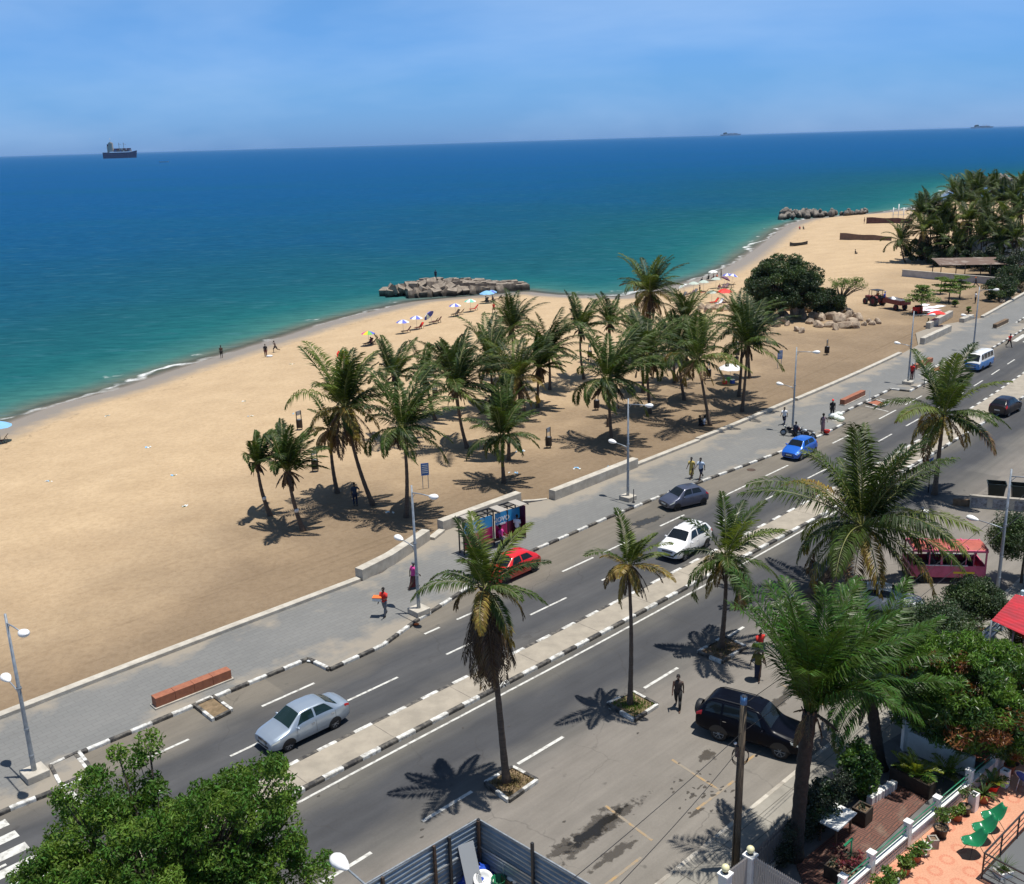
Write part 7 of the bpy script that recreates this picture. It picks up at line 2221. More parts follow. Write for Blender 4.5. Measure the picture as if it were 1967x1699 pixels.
MB().box((0, 0, .5), (1.3, .7, .9)).build('counter', M['u_red'], st_, bevel=.02); MB().box((.1, 0, 1.05), (.9, .5, .2)).box((-.7, -.4, .2), (.4, .4, .4)).build('wares', M['c_black'], st_)
cw = thing('boundary_wall', 'long low whitish wall before the beach club palms', 'wall', (0, 0, 0))
a, c_ = at(1733, 531, .05), at(1935, 549, .05)
d = c_ - a
MB().box(((a + c_) / 2 + Vector((0, 0, .55))), (d.length, .3, 1.2), math.atan2(d.y, d.x)).build('wall', M['grey_wall'] if 'grey_wall' in M else reg('grey_wall', (.42, .42, .42), .85, col2=(.30, .30, .31), nscale=.6), cw)
MB().box(((a + c_) / 2 + Vector((0, 0, 1.19))), (d.length + .1, .42, .09), math.atan2(d.y, d.x)).build('coping', M['pale_concrete'], cw)
hp_ = at(1935, 510, .05)
ch = thing('club_house', 'white two storey club house with dark timber lines behind palms', 'house', hp_, -.12)
MB().box((4, 4, 2.3), (17, 8, 4.6)).build('wall', M['white_wall'], ch)
tb_ = MB()
for x in (-4.3, -1.2, 1.9, 5.0): tb_.box((x, -.03, 2.3), (.16, .08, 4.6))
tb_.box((4, -.034, 2.5), (17, .08, .16)).build('timber_lines', M['dark_wood'], ch)
for x in (-2.8, .4, 3.4): MB().box((x, -.03, 3.6), (1.5, .10, 1.0)).build('window', M['glass'], ch)
MB().box((-2.8, -.03, 1.2), (1.1, .11, 2.2)).build('door', M['dark_wood'], ch)
P = [[(x, y, 4.62 + (.35 if y == 4 else 0)) for y in (-.3, 4, 8.3)] for x in (-4.8, 12.8)]
MB().grid(P, 0, False).build('roof', M['concrete'], ch)
lr = thing('terrace_roof', 'low brownish sheet roof before the white club house', 'roof', at(1868, 530, .05), -.10)
P = [[(x, y, z) for y, z in ((-2.6, 2.3), (0, 2.75), (2.6, 3.0))] for x in np.linspace(-6.8, 6.8, 12)]
MB().grid(P, 0, False).build('roof', reg('old_sheet', (.13, .085, .065), .8, col2=(.24, .20, .17), nscale=.5, lo=.5, hi=.62), lr)
for x in (-6.4, -2.2, 2.2, 6.4):
    for y in (-2.4, 2.4): MB().tube([(x, y, 0), (x, y, 2.45 if y < 0 else 2.9)], .08, 6).build('post', M['dark_wood'], lr)

# ---- signs, bollards, bins on the land side
rs2 = thing('road_sign', 'round grey road sign seen from behind near the lamp post', 'road sign', at(1756, 728, .15), rdir(100) - PI / 2 + PI)
MB().tube([(0, 0, 0), (0, 0, 2.9)], .035, 8).build('post', M['lamp_grey'], rs2)
MB().lathe([(.01, -.012), (.42, -.012), (.43, 0), (.42, .012), (.01, .012)], 28, (0, 0, 0), 0, False, Matrix.Translation((0, 0, 2.75)) @ Matrix.Rotation(PI / 2, 4, 'Y')).build('disc', M['sign_grey'], rs2)
sg2 = thing('road_sign', 'blue road sign on a dark post beside the palm near the bins', 'road sign', at(1783, 947, 0), rdir(62) + PI / 2)
MB().tube([(0, 0, 0), (0, 0, 2.6)], .035, 8).build('post', M['dark_metal'], sg2); MB().box((.03, 0, 2.35), (.03, .95, .62)).build('panel', M['sign_blue'], sg2)
for x, y, lb in ((1217, 966, 'thin dark post beside the lamp post near the slate hatchback'), (1775, 744, 'thick dark post at the bay corner right of the round sign'), (1670, 770, 'white footed pin beside the second brick bench')):
    p = at(x, y, .15); o = MB().lathe([(.10, 0), (.10, .08), (.035, .12), (.035, 1.05), (.01, 1.06)], 10).build('bollard', M['dark_metal' if y != 770 else 'lamp_grey'], None, p); tag(o, lb, 'bollard')
lw_ = thing('barrier_wall', 'low concrete wall with painted dark panels in front of the waste containers', 'wall', at(1916, 978, 0), 0)
a, c_ = at(1862, 974, 0), at(1985, 984, 0); d = c_ - a; an = math.atan2(d.y, d.x); lw_.location = (a + c_) / 2; lw_.rotation_euler = (0, 0, an)
MB().box((0, 0, .42), (d.length, .28, .84)).build('wall', M['pale_concrete'], lw_)
MB().box((0, 0, .87), (d.length + .1, .36, .08)).build('coping', M['concrete'], lw_)
reg('mural', (.10, .10, .11), .7, col2=(.30, .31, .33), nscale=4)
for x in (-.36, -.02, .32): MB().box((x * d.length, -.15, .42), (d.length * .25, .03, .66)).build('painted_panel', M['mural'], lw_)
MB().box((-d.length / 2 - .55, .1, .25), (1.1, .3, .5)).build('step', M['soil'], lw_)
reg('bin_green', (0.010, 0.018, 0.012), .5)
for px, lb in (((1912, 956), 'dark green wheeled waste container behind the painted low wall, left one'), ((1957, 960), 'dark green wheeled waste container behind the lamp post, right one')):
    r = thing('waste_container', lb, 'waste container', at(*px, 0), an, 'waste containers')
    b2 = MB(); n_ = [(-.55, -.45), (.55, -.45), (.55, .45), (-.55, .45)]
    b2.add([(x * .88, y * .85, .18) for x, y in n_] + [(x * 1.08, y * 1.05, 1.15) for x, y in n_], [(3, 2, 1, 0), (0, 1, 5, 4), (1, 2, 6, 5), (2, 3, 7, 6), (3, 0, 4, 7)])
    b2.box((0, -.48, 1.13), (1.28, .06, .07)).box((0, .48, 1.13), (1.28, .06, .07)).box((.62, 0, 1.13), (.06, .9, .07)).box((-.62, 0, 1.13), (.06, .9, .07)).build('body', M['bin_green'], r)
    MB().box((0, 0, .55), (1.0, .8, .05)).build('refuse', M['soil'], r)
    for x in (-.62, .62): MB().tube([(x, -.2, 1.1), (x, -.5, .95)], .025, 6).build('handle', M['lamp_grey'], r)
    for x in (-.4, .4):
        for y in (-.3, .3): MB().lathe([(.01, -.03), (.09, -.03), (.09, .03), (.01, .03)], 12, (x, y, .09), 0, True, Matrix.Rotation(PI / 2, 4, 'X')).build('wheel', M['black_rubber'], r)
# litter on the sand and promenade
rr = random.Random(23)
lit = [(92, 925), (287, 860), (335, 913), (357, 973), (483, 800), (563, 795), (1000, 868), (990, 908), (745, 985), (1110, 901), (1170, 897), (596, 668), (470, 772), (205, 800), (560, 700)]
for k, (x, y) in enumerate(lit):
    p = on(x, y); b2 = MB()
    for j in range(5): b2.quads(leaf_quads(np.random.RandomState(k * 9 + j), np.array([[rr.gauss(0, .18), rr.gauss(0, .14), .04]]), .26, 2.0, 0, .7), j % 2)
    o = b2.build('litter', [M['u_white'], M['u_sky']], None, p); tag(o, 'scrap of white and blue litter lying on the sand', 'litter', 'scraps of litter on the sand')
for k, (x, y) in enumerate(((595, 1272), (647, 1268), (800, 1201))):
    o = MB().ball((0, 0, .06), .12, 9, 6, 0, (1.4, .8, .5)).build('litter', M['u_white' if k < 2 else 'c_orange'], None, at(x, y, .02)); tag(o, ('white plastic bag in the bay corner of the kerb', 'flat white bottle lying along the kerb', 'orange wrapper at the foot of the kerb by the lamp post')[k], 'litter')

# ================================================================== bottom edge: corrugated enclosure, utility pole, house yard, terrace
reg('corrugated', (0.30, 0.36, 0.42), .42, metal=.45, col2=(.20, .25, .30), nscale=1.4, aniso=(1, 1, 3))
def sheet_fence(a, c_, h, label, posts, waves=11, thick=.03):
    d = c_ - a; L = d.length
    r = thing('corrugated_fence', label, 'fence', (a.x, a.y, 0), math.atan2(d.y, d.x), 'corrugated sheet fences of the enclosure')
    nz_ = waves * 6
    P = []
    for i in range(12):
        x = L * i / 11
        P.append([(x, .028 * (1 if (j % 6) in (1, 2) else (-1 if (j % 6) in (4, 5) else 0)) + .015 * math.sin(x * 1.3), h * j / nz_) for j in range(nz_ + 1)])
    MB().grid(P, 0, False).build('sheet', M['corrugated'], r)
    MB().box((L / 2, 0, h + .015), (L, .05, .04)).build('top_rail', M['galv'], r)
    MB().box((L / 2, -.06, h * .52), (L, .05, .07)).build('rail', M['galv'], r)
    for k, (x, hh_, mt) in enumerate(posts):
        MB().box((x, -.10, hh_ / 2), (.10, .10, hh_)).build('post', M[mt], r, bevel=.008)
    return r
EH = 2.25
ec = at(918, 1574, EH); el_ = at(700, 1701, EH); er = at(1128, 1697, EH)
el_ = ec + (el_ - ec) * 1.6; er = ec + (er - ec) * 1.5
for v in (ec, el_, er): v.z = 0
Lr = (er - ec).length; Ll = (el_ - ec).length
sheet_fence(el_, ec, EH, 'bluish corrugated sheet fence along the parking, left side of the enclosure corner', [(Ll - .06, EH + .1, 'dark_metal'), (Ll - 1.42, EH + .05, 'dark_metal'), (Ll - 2.1, EH + .05, 'rust'), (Ll - 4.3, EH, 'rust')])
sheet_fence(ec, er, EH, 'shaded corrugated sheet fence across the parking, right side of the enclosure corner', [(.12, EH + .05, 'rust'), (Lr * .36, EH + .45, 'dark_metal'), (Lr * .7, EH, 'dark_metal')])
inn = (((el_ - ec).normalized()) + (er - ec).normalized()).normalized()
MBs = MB().sheet([tuple(ec.xy), tuple(el_.xy), tuple((el_ + er - ec).xy), tuple(er.xy)], .008)
structure(MBs.build('yard_ground', reg('dust', (.30, .245, .18), .95, col2=(.22, .18, .135), nscale=1.2)))
tp = at(918, 1668, .55)
tarp = MB(); P = []
rg = random.Random(3)
for i in range(13):
    P.append([(.75 * math.cos(a) * (1 - i / 12.5) ** .6 * (1 + .12 * math.sin(3 * a + i)), .45 * math.sin(a) * (1 - i / 12.5) ** .6, .65 * i / 12 + .04 * math.sin(5 * a + i * .8)) for a in np.linspace(0, 2 * PI, 25)])
tag(tarp.grid(P, 0, False).build('tarpaulin', reg('tarp', (.02, .09, .55), .45, col2=(.015, .06, .40), nscale=5, bump=.5, bscale=9), None, tp - Vector((0, 0, .5)), .4), 'crumpled bright blue tarpaulin in the corner of the corrugated enclosure', 'tarpaulin')
bd = at(905, 1690, .3)
tag(MB().box((0, 0, .85), (.62, .03, 1.7), 0, 0, -.42).build('board', M['sign_grey'], None, bd - Vector((0, 0, .3)), .5), 'grey flat board leaning against the blue tarpaulin', 'board')
sk = thing('sink', 'white round wash basin lying beside the grey board', 'wash basin', at(928, 1692, .35), .4)
Mx = Matrix.Rotation(.5, 4, 'X')
MB().lathe([(.02, -.12), (.14, -.10), (.24, .05), (.30, .12), (.36, .13), (.38, .10), (.30, -.02), (.16, -.16), (.02, -.18)], 26, (0, 0, 0), 0, True, Mx).build('bowl', M['lamp_white'], sk)
MB().lathe([(.005, -.115), (.035, -.112), (.04, -.10)], 12, (0, 0, 0), 0, True, Mx).tube([Mx @ Vector((-.2, .22, .14)), Mx @ Vector((-.2, .22, .26)), Mx @ Vector((-.08, .10, .26))], .02, 8).build('tap', M['chrome'], sk)
tag(MB().ball((0, 0, .25), .34, 12, 8, 0, (1, .8, .7)).ball((.25, .1, .3), .22, 10, 7, 0, (1, 1, .6)).build('bundle', M['c_black'], None, at(893, 1672, .1)), 'black crumpled bundle left of the grey board', 'bundle')
tag(MB().lathe([(.02, 0), (.2, 0), (.26, .30), (.27, .32), (.24, .30), (.18, .04), (.02, .04)], 18).build('bucket', reg('green_plastic', (.01, .16, .07), .4), None, at(958, 1702, .2)), 'green plastic bucket at the bottom edge beside the wooden crate', 'bucket')
wc = thing('wooden_crate', 'open wooden crate with upright rods inside the corrugated enclosure', 'crate', at(986, 1697, .1), .75)
b_ = MB().box((0, 0, .03), (.74, .52, .05))
for s_ in (-1, 1): b_.box((s_ * .36, 0, .22), (.03, .52, .36)).box((0, s_ * .25, .22), (.69, .03, .36))
b_.build('box', M['pole_wood'], wc)
for x, y, l in ((-.3, .2, 1.1), (.05, .22, 1.3), (.33, .1, 1.0), (0, -.2, .8)): MB().tube([(x, y, .05), (x + .05, y + .03, l)], .018, 6).build('rod', M['lamp_grey'], wc)
tag(MB().ball((0, 0, .2), .24, 10, 7, 0, (1.2, .9, .6)).build('sack', M['pot_white'], None, at(988, 1697, .25)), 'whitish sack lying in the wooden crate', 'sack')

# utility pole and its wires
ub = at(1412, 1670, .12)
up_ = thing('utility_pole', 'weathered wooden utility pole with a blue painted top before the black off roader', 'utility pole', ub)
th_ = zof(ub, 1338)
tx = at(1430, 1340, .12 + th_)
lean_ = Vector((tx.x - ub.x, 0, th_))
MB().tube([(0, 0, -.2), lean_ * .4, lean_], [.155, .135, .115], 14).build('pole', M['pole_wood'], up_)
MB().tube([lean_ * .958, lean_ * 1.0], [.122, .119], 14).build('blue_cap', M['blue_paint'], up_)
q = lean_ * .70
b_ = MB().box(q + Vector((-.16, -.05, 0)), (.12, .12, .42)).tube([q + Vector((-.16, 0, .25)), q + Vector((-.25, 0, .35))], .05, 8)
b_.build('junction_box', M['dark_metal'], up_)
MB().ball(q + Vector((-.22, -.02, .30)), .06, 8, 6).build('insulator', M['lamp_white'], up_)
cb = MB()
for k in range(3): cb.tube([q + Vector((.30 * math.cos(a) , .1, -.25 + .36 * math.sin(a) - k * .05)) for a in np.linspace(0, 2 * PI, 18)], .012, 5, 0, True, False)
cb.tube([q + Vector((-.14, -.08, -.2)), q + Vector((-.17, -.1, -1.2)), q + Vector((-.15, -.08, -2.2)), Vector((-.12, -.12, .4))], .02, 5)
cb.build('cable_coil', M['plastic_black'], up_)
def wire(a, c_, sag, label, r_=.011):
    pts = [a.lerp(c_, k / 24) - Vector((0, 0, sag * 4 * (k / 24) * (1 - k / 24))) for k in range(25)]
    tag(MB().tube(pts, r_, 5).build('wire', M['plastic_black']), label, 'wire', 'overhead wires')
topw = ub + lean_ * .955
wire(topw, rp(75, -16.8, 7.4), .5, 'overhead wire running from the blue pole top to the upper right')
wire(ub + lean_ * .80, rp(75, -16.8, 6.4), .55, 'lower overhead wire running from the pole to the upper right')
wl = at(1060, 1690, 8.6)
wire(ub + lean_ * .80, topw.lerp(wl, 1.4), .2, 'overhead wire running from the pole to the lower left')
wire(ub + lean_ * .72, (ub + lean_ * .70).lerp(at(1180, 1699, 8.0), 1.4), .25, 'second overhead wire running from the pole towards the bottom edge')

# picket fence, hedge, columns with globes, slatted gate
def picket(a, c_, h, label, mt='galv', step=.105, spear=True, w=.028, solid=False):
    d = c_ - a; L = d.length
    r = thing('picket_fence', label, 'fence', (a.x, a.y, .12), math.atan2(d.y, d.x))
    b2 = MB(); n = int(L / step)
    for k in range(n):
        x = (k + .5) * step
        b2.box((x, 0, h / 2 + .05), (w, .02, h - .1))
        if spear: b2.add([(x - w * .7, -.012, h), (x + w * .7, -.012, h), (x + w * .7, .012, h), (x - w * .7, .012, h), (x, 0, h + .11)], [(0, 1, 4), (1, 2, 4), (2, 3, 4), (3, 0, 4), (3, 2, 1, 0)])
    b2.build('pickets', M[mt], r)
    MB().box((L / 2, .02, h - .18), (L, .03, .05)).box((L / 2, .02, .3), (L, .03, .05)).build('rails', M[mt], r)
    MB().box((L / 2, .02, .12), (L, .16, .26)).build('base_wall', M['pale_concrete'], r)
    return r
FH = 1.55
reg('fence_dark', (.10, .10, .11), .5, metal=.3)
reg('gate_beige', (.42, .39, .36), .6)
c1, c2 = at(1441, 1650, FH), at(1393, 1686, FH)
f_end = at(1640, 1456, FH)
def ground(v, z=.12): return Vector((v.x, v.y, z))
picket(ground(c1), ground(f_end), FH, 'dark spear topped picket fence with a hedge behind it along the pavement', 'fence_dark')
picket(ground(c2), ground(c1), FH, 'short beige slat gate between the two globe topped columns', 'gate_beige', .085, True, .07)
g_end = at(1545, 1712, FH); g_end = c1 + (g_end - c1) * 1.6
picket(ground(c1), ground(g_end), FH, 'beige slat fence running down from the upper globe topped column', 'gate_beige', .09, True, .072)
for v, lb in ((c1, 'white gate column with a pale globe lamp between gate and picket fence'), (c2, 'white gate column with a pale globe lamp at the bottom edge')):
    r = thing('gate_column', lb, 'column', ground(v), rdir(31), 'globe topped gate columns')
    MB().box((0, 0, FH / 2), (.34, .34, FH)).box((0, 0, FH + .04), (.42, .42, .08)).build('pillar', M['white_wall'], r, bevel=.012)
    MB().lathe([(.10, FH + .08), (.10, FH + .13), (.07, FH + .15)], 12).build('lamp_base', M['plastic_black'], r)
    MB().ball((0, 0, FH + .27), .145, 16, 11).build('globe', reg('globe_glass', (.74, .70, .42), .25), r)
hd_a, hd_b = ground(at(1490, 1598, FH)), ground(f_end)
rg = np.random.RandomState(5)
dv = np.array(hd_b - hd_a); nn_ = np.array([dv[1], -dv[0], 0]) / np.linalg.norm(dv[:2])
hc_ = np.array([np.array(hd_a) + dv * u + nn_ * rg.uniform(.15, .55) + np.array([0, 0, rg.uniform(.3, 1.45)]) for u in rg.uniform(0, 1, 110)])
hq = thing('hedge', 'dark clipped hedge behind the spear topped picket fence', 'hedge', (hd_a + hd_b) / 2)
MB().quads(leaf_quads(rg, cluster_points(rg, hc_ - np.array((hd_a + hd_b) / 2), np.full(110, .30), 120, .9), .085, .5, .1, .55), 0).build('foliage', [M['hedge_leaf']], hq)

# yard ground
structure(MB().sheet([tuple(at(x, y, .14).xy) for x, y in ((1445, 1655), (1640, 1462), (1745, 1400), (2150, 1290), (2300, 1500), (1900, 1800), (1560, 1900))], .14).build('yard_paving', reg('yard_dark', (.13, .13, .13), .9, col2=(.09, .09, .088), nscale=1.2)))
m, t, b = newmat('patio_tile')
tcn = N(t, 'ShaderNodeTexCoord').outputs['Object']
br = N(t, 'ShaderNodeTexBrick', i_Scale=1.0, i_Mortar_Size=.02, i_Brick_Width=.44, i_Row_Height=.11, offset=.5)
br.inputs['Color1'].default_value = (.17, .068, .045, 1); br.inputs['Color2'].default_value = (.125, .05, .036, 1); br.inputs['Mortar'].default_value = (.05, .028, .022, 1)
t.links.new(tcn, br.inputs['Vector'])
ck = N(t, 'ShaderNodeTexChecker', i_Scale=2.27)
t.links.new(tcn, ck.inputs['Vector'])
br2 = N(t, 'ShaderNodeTexBrick', i_Scale=1.0, i_Mortar_Size=.02, i_Brick_Width=.11, i_Row_Height=.44, offset=0.0)
for a_, c_ in (('Color1', (.16, .065, .045, 1)), ('Color2', (.13, .055, .04, 1)), ('Mortar', (.05, .028, .022, 1))): br2.inputs[a_].default_value = c_
t.links.new(tcn, br2.inputs['Vector'])
c = mixc(t, ck.outputs['Fac'], br.outputs['Color'], br2.outputs['Color'])
c = mixc(t, mrange(t, noise(t, tcn, 1.1, 4), .55, .75, 0, .55), c, (.20, .16, .12))
t.links.new(c, b.inputs['Base Color']); b.inputs['Roughness'].default_value = .7
pp = [at(x, y, .19) for x, y in ((1530, 1662), (1722, 1506), (1792, 1527), (1610, 1700), (1560, 1740))]
pc = sum(pp, Vector()) / 5
pa_ = rdir(36)
rot = Matrix.Rotation(-pa_, 3, 'Z')
structure(MB().prism([tuple((rot @ (p - pc)).xy) for p in pp], -.05, 0).build('patio', M['patio_tile'], None, pc, pa_))

def leafy(r, seed, C, rad, per, size, mats, asp=.5, up=.5, hang=.2, name='foliage'):
    rg_ = np.random.RandomState(seed); f = MB()
    C = np.array(C, float); pk = rg_.randint(0, len(mats), len(C))
    for k in range(len(mats)):
        ix = np.where(pk == k)[0]
        if len(ix): f.quads(leaf_quads(rg_, cluster_points(rg_, C[ix], np.full(len(ix), rad), per, .85), size, up, hang, asp), k)
    f.build(name, [M[x] for x in mats], r)
def blade_fan(b_, rg_, n, L, w, lo=.3, hi=1.3, droop=.5, mi=0, z=0.0, nseg=5):
    """strap leaves that arch out of a centre"""
    for k in range(n):
        az = k * 2.4 + rg_.uniform(-.3, .3); el = rg_.uniform(lo, hi); l = L * rg_.uniform(.7, 1.1)
        p = Vector((0, 0, z)); side = Vector((-math.sin(az), math.cos(az), 0)); row = []
        for j in range(nseg + 1):
            u = j / nseg
            ww = w * math.sin(PI * min(.98, .18 + .82 * u)) 
            row.append([p - side * ww, p + side * ww])
            e = el - droop * u * 1.6
            p = p + Vector((math.cos(az) * math.cos(e), math.sin(az) * math.cos(e), math.sin(e))) * (l / nseg)
        b_.grid(row, mi, True)
def small_palm(r, seed, loc, n, L, mats, name='fronds'):
    rg_ = np.random.RandomState(seed); f = MB()
    for k in range(n):
        P_, Q = frond(rg_, k * 2.4 + rg_.uniform(-.3, .3), math.radians(rg_.uniform(40, 80)), math.radians(rg_.uniform(40, 80)), L * rg_.uniform(.8, 1.1), 22, 0, .022, .26, .3, .4, .03, 10)
        f.quads(Q + np.array(loc), k % len(mats)); f.tube([tuple(p + np.array(loc)) for p in P_], .012, 4, 0, True, False)
    f.build(name, [M[x] for x in mats], r)

gb = thing('garden_bush', 'bright green climbing bush beside the brown patio behind the hedge', 'bush', at(1648, 1528, .15))
b_ = MB()
for k in range(6): b_.tube([(0, 0, 0), (.2 * math.cos(k), .2 * math.sin(k), .7), (.45 * math.cos(k * 1.1), .45 * math.sin(k * 1.1), 1.5)], [.04, .03, .01], 5)
b_.build('stems', M['bark'], gb)
rg = np.random.RandomState(3)
leafy(gb, 4, crown_centres(rg, 60, .72, .72, 1.0, 1.25, .2, -.95), .30, 90, .14, ['plant_leaf', 'plant_leaf', 'mango_leaf'], .8)
gb2 = thing('garden_bush', 'dark overhanging bush over the white table', 'bush', at(1570, 1600, .15))
MB().tube([(0, 0, 0), (.1, 0, 1.0), (.3, .1, 1.7)], [.06, .05, .02], 6).build('stems', M['bark'], gb2)
leafy(gb2, 6, crown_centres(rg, 40, .75, .7, .8, 1.45, .3, -.9), .30, 70, .15, ['hedge_leaf', 'bush_leaf'], .55)
tbx = thing('garden_table', 'white topped garden table dappled by the dark bush', 'table', Vector((at(1606, 1570, 1.05).x, at(1606, 1570, 1.05).y, .15)), rdir(36))
MB().box((0, 0, .92), (1.45, .95, .06)).build('tabletop', M['lamp_white'], tbx, bevel=.01)
for x in (-.55, .55):
    for y in (-.32, .32): MB().box((x, y, .45), (.07, .07, .90)).build('leg', M['wood'], tbx)
MB().box((0, .36, .62), (1.1, .03, .5)).build('panel', M['wood'], tbx)
def planter_box(px, size, rz, label, mt='dark_wood', grey=False):
    r = thing('planter_box', label, 'planter', at(*px, .19), rz)
    w_, d_, h_ = size
    b2 = MB()
    for s_ in (-1, 1): b2.box((s_ * (w_ / 2 - .03), 0, h_ / 2), (.06, d_, h_)).box((0, s_ * (d_ / 2 - .03), h_ / 2), (w_ - .12, .06, h_))
    b2.build('box', M[mt], r, bevel=.008)
    MB().box((0, 0, h_ * .82), (w_ - .12, d_ - .12, .03)).build('soil', M['soil'], r)
    return r
pr_ = planter_box((1752, 1512), (1.75, .55, .62), rdir(36) - PI / 2 - .1, 'long dark planter box with two yellow green palms at the end of the brown patio')
small_palm(pr_, 3, (-.35, 0, .5), 9, .95, ['plant_yellow', 'plant_leaf']); small_palm(pr_, 4, (.1, .05, .5), 11, 1.2, ['plant_yellow', 'plant_yellow', 'plant_leaf'])
leafy(pr_, 9, [(.5, 0, .62), (.65, .05, .6), (-.6, 0, .6)], .16, 60, .10, ['plant_leaf'])
pr_ = planter_box((1655, 1578), (.62, .58, .66), rdir(36), 'dark square planter box beside the white table')
leafy(pr_, 10, [(0, 0, .6), (.1, .1, .62)], .14, 30, .10, ['hedge_leaf'])
pr_ = planter_box((1616, 1690), (1.1, .6, .5), rdir(36) - PI / 2, 'dark low planter box at the lower end of the brown patio')
leafy(pr_, 11, [(0, 0, .7), (.3, .1, .8), (-.3, 0, .6)], .22, 40, .14, ['hedge_leaf', 'plant_red'])
gp = thing('garden_palm', 'yellow green small palm growing out of the dark yard by the green rail', 'palm', at(1820, 1500, .15))
small_palm(gp, 5, (0, 0, .2), 10, 1.15, ['plant_yellow', 'plant_leaf'])
leafy(gp, 12, [(-.2, 0, .3), (.2, .1, .3)], .3, 60, .12, ['hedge_leaf', 'plant_leaf'], .5, .5, .2, 'undergrowth')
ed = MB()
for k in range(7):
    p = at(1673 + k * 6.8, 1541 - k * 4.2, .19)
    o = MB().box((0, 0, .15), (.34, .26, .34 + .08 * (k % 2))).build('edging_stone', M['white_paint'], None, p, rdir(36) + .2 * (k % 2), .02)
    tag(o, 'white painted edging stone between bush and brown patio', 'edging stone', 'white edging stones of the patio')
lv = thing('garden_lamp', 'bent dark green garden lamp post on the brown patio', 'garden lamp', at(1632, 1668, .19), rdir(36))
MB().tube([(0, 0, 0), (0, 0, 1.25)], .03, 8).box((-.25, 0, 1.26), (.6, .08, .05)).build('post', M['u_lime' if 0 else 'green_plastic'], lv)
for k, (x, y) in enumerate(((1612, 1662), (1640, 1680))):
    r = thing('potted_shrub', ('dark reddish shrub left of the garden lamp', 'small dark reddish shrub right of the garden lamp')[k], 'plant', at(x, y, .19))
    MB().tube([(0, 0, 0), (.05, 0, .6)], .02, 5).build('stem', M['bark'], r); leafy(r, 20 + k, [(0, 0, .6), (.15, .1, .75), (-.15, 0, .8)], .22, 26, .18, ['hedge_leaf', 'plant_red'], .35)
# white walls of the yard under the mango tree
wl_ = thing('garden_wall', 'shaded white garden wall below the mango tree', 'wall', (0, 0, 0))
a, c_ = at(1738, 1440, .14), at(1868, 1495, .14)
d = c_ - a
MB().box(((a + c_) / 2 + Vector((0, 0, .5))), (d.length, .18, 1.0), math.atan2(d.y, d.x)).build('wall', M['white_wall'], wl_)
MB().box((a + Vector((0, 0, .75))), (.3, .3, 1.5)).build('pillar', M['white_wall'], wl_)
fs2 = d.normalized(); ns = Vector((-fs2.y, fs2.x, 0))
MB().box(((a + c_) / 2 + ns * -.6 + Vector((0, 0, .06))), (d.length, .35, .12), math.atan2(d.y, d.x)).build('plinth', M['pale_concrete'], wl_)

# terrace wall with posts, green rails and pattern blocks
TZ = .30
ptx = [(1619.6, 1682), (1674, 1636), (1743, 1576), (1798, 1529), (1856.5, 1475), (1903, 1434), (1956, 1400), (2015, 1352)]
PO = [at(x, y, TZ + 1.2) for x, y in ptx]
A0, B0 = PO[0].copy(), PO[-1].copy()
du = (B0 - A0).normalized()
PO = [A0 + du * (p - A0).dot(du) for p in PO]
PO.insert(0, PO[0] - du * 1.9)
tw_ = thing('terrace_wall', 'low white terrace wall with square posts and green rails', 'wall', (0, 0, 0))
ta = math.atan2(du.y, du.x)
for p in PO:
    q = Vector((p.x, p.y, TZ))
    MB().box(q + Vector((0, 0, .58)), (.24, .24, 1.16), ta).box(q + Vector((0, 0, 1.18)), (.29, .29, .05), ta).build('post', M['white_paint'], tw_, bevel=.008)
reg('rail_green', (.015, .17, .09), .45)
for i, (p, q) in enumerate(zip(PO[:-1], PO[1:])):
    a = Vector((p.x, p.y, TZ)) + du * .125; e = Vector((q.x, q.y, TZ)) - du * .125; L = (e - a).length; md_ = (a + e) / 2
    MB().box(md_ + Vector((0, 0, .30)), (L, .12, .56), ta).build('wall_panel', M['white_paint'], tw_)
    MB().box(md_ + Vector((0, 0, .60)), (L - .004, .20, .06), ta).build('coping', M['white_paint'], tw_)
    for z in (.82, 1.02): MB().tube([a + Vector((0, 0, z)), e + Vector((0, 0, z))], .022, 8).build('rail', M['rail_green'], tw_)
    if i in (1, 2, 4):
        pb = MB(); nrm_ = Vector((du.y, -du.x, 0))
        for k in range(int(L / .16)):
            for j in range(3):
                c0 = a + du * (.12 + k * .16 + .05 * j) + Vector((0, 0, .12 + j * .15)) + nrm_ * .063
                pb.box(c0, (.11, .012, .07), ta, 0, .5)
        pb.build('pattern_holes', M['fence_dark'], tw_)
m, t, b = newmat('terrace_tile')
tcn = N(t, 'ShaderNodeTexCoord').outputs['Object']
def vm(op, a, bv):
    n = N(t, 'ShaderNodeVectorMath', operation=op)
    t.links.new(a, n.inputs[0])
    if bv is not None: n.inputs[1].default_value = bv
    return n
sc_ = vm('SCALE', tcn, None); sc_.inputs['Scale'].default_value = 1 / .88
fr_ = vm('FRACTION', sc_.outputs[0], None)
ct = vm('SUBTRACT', fr_.outputs[0], (.5, .5, 0))
fl = vm('MULTIPLY', ct.outputs[0], (1, 1, 0))
ln_ = N(t, 'ShaderNodeVectorMath', operation='LENGTH'); t.links.new(fl.outputs[0], ln_.inputs[0])
dr = math_(t, 'ABSOLUTE', math_(t, 'SUBTRACT', ln_.outputs['Value'], .255))
sep = N(t, 'ShaderNodeSeparateXYZ'); t.links.new(fl.outputs[0], sep.inputs[0])
an_ = math_(t, 'ARCTAN2', sep.outputs[0], sep.outputs[1])
seg = mrange(t, math_(t, 'SINE', math_(t, 'MULTIPLY', an_, 16)), -.5, .2, .35, 1)
ring = math_(t, 'MULTIPLY', mrange(t, dr, .05, .085, 1, 0), seg)
fine = noise(t, tcn, 16, 2, .5)
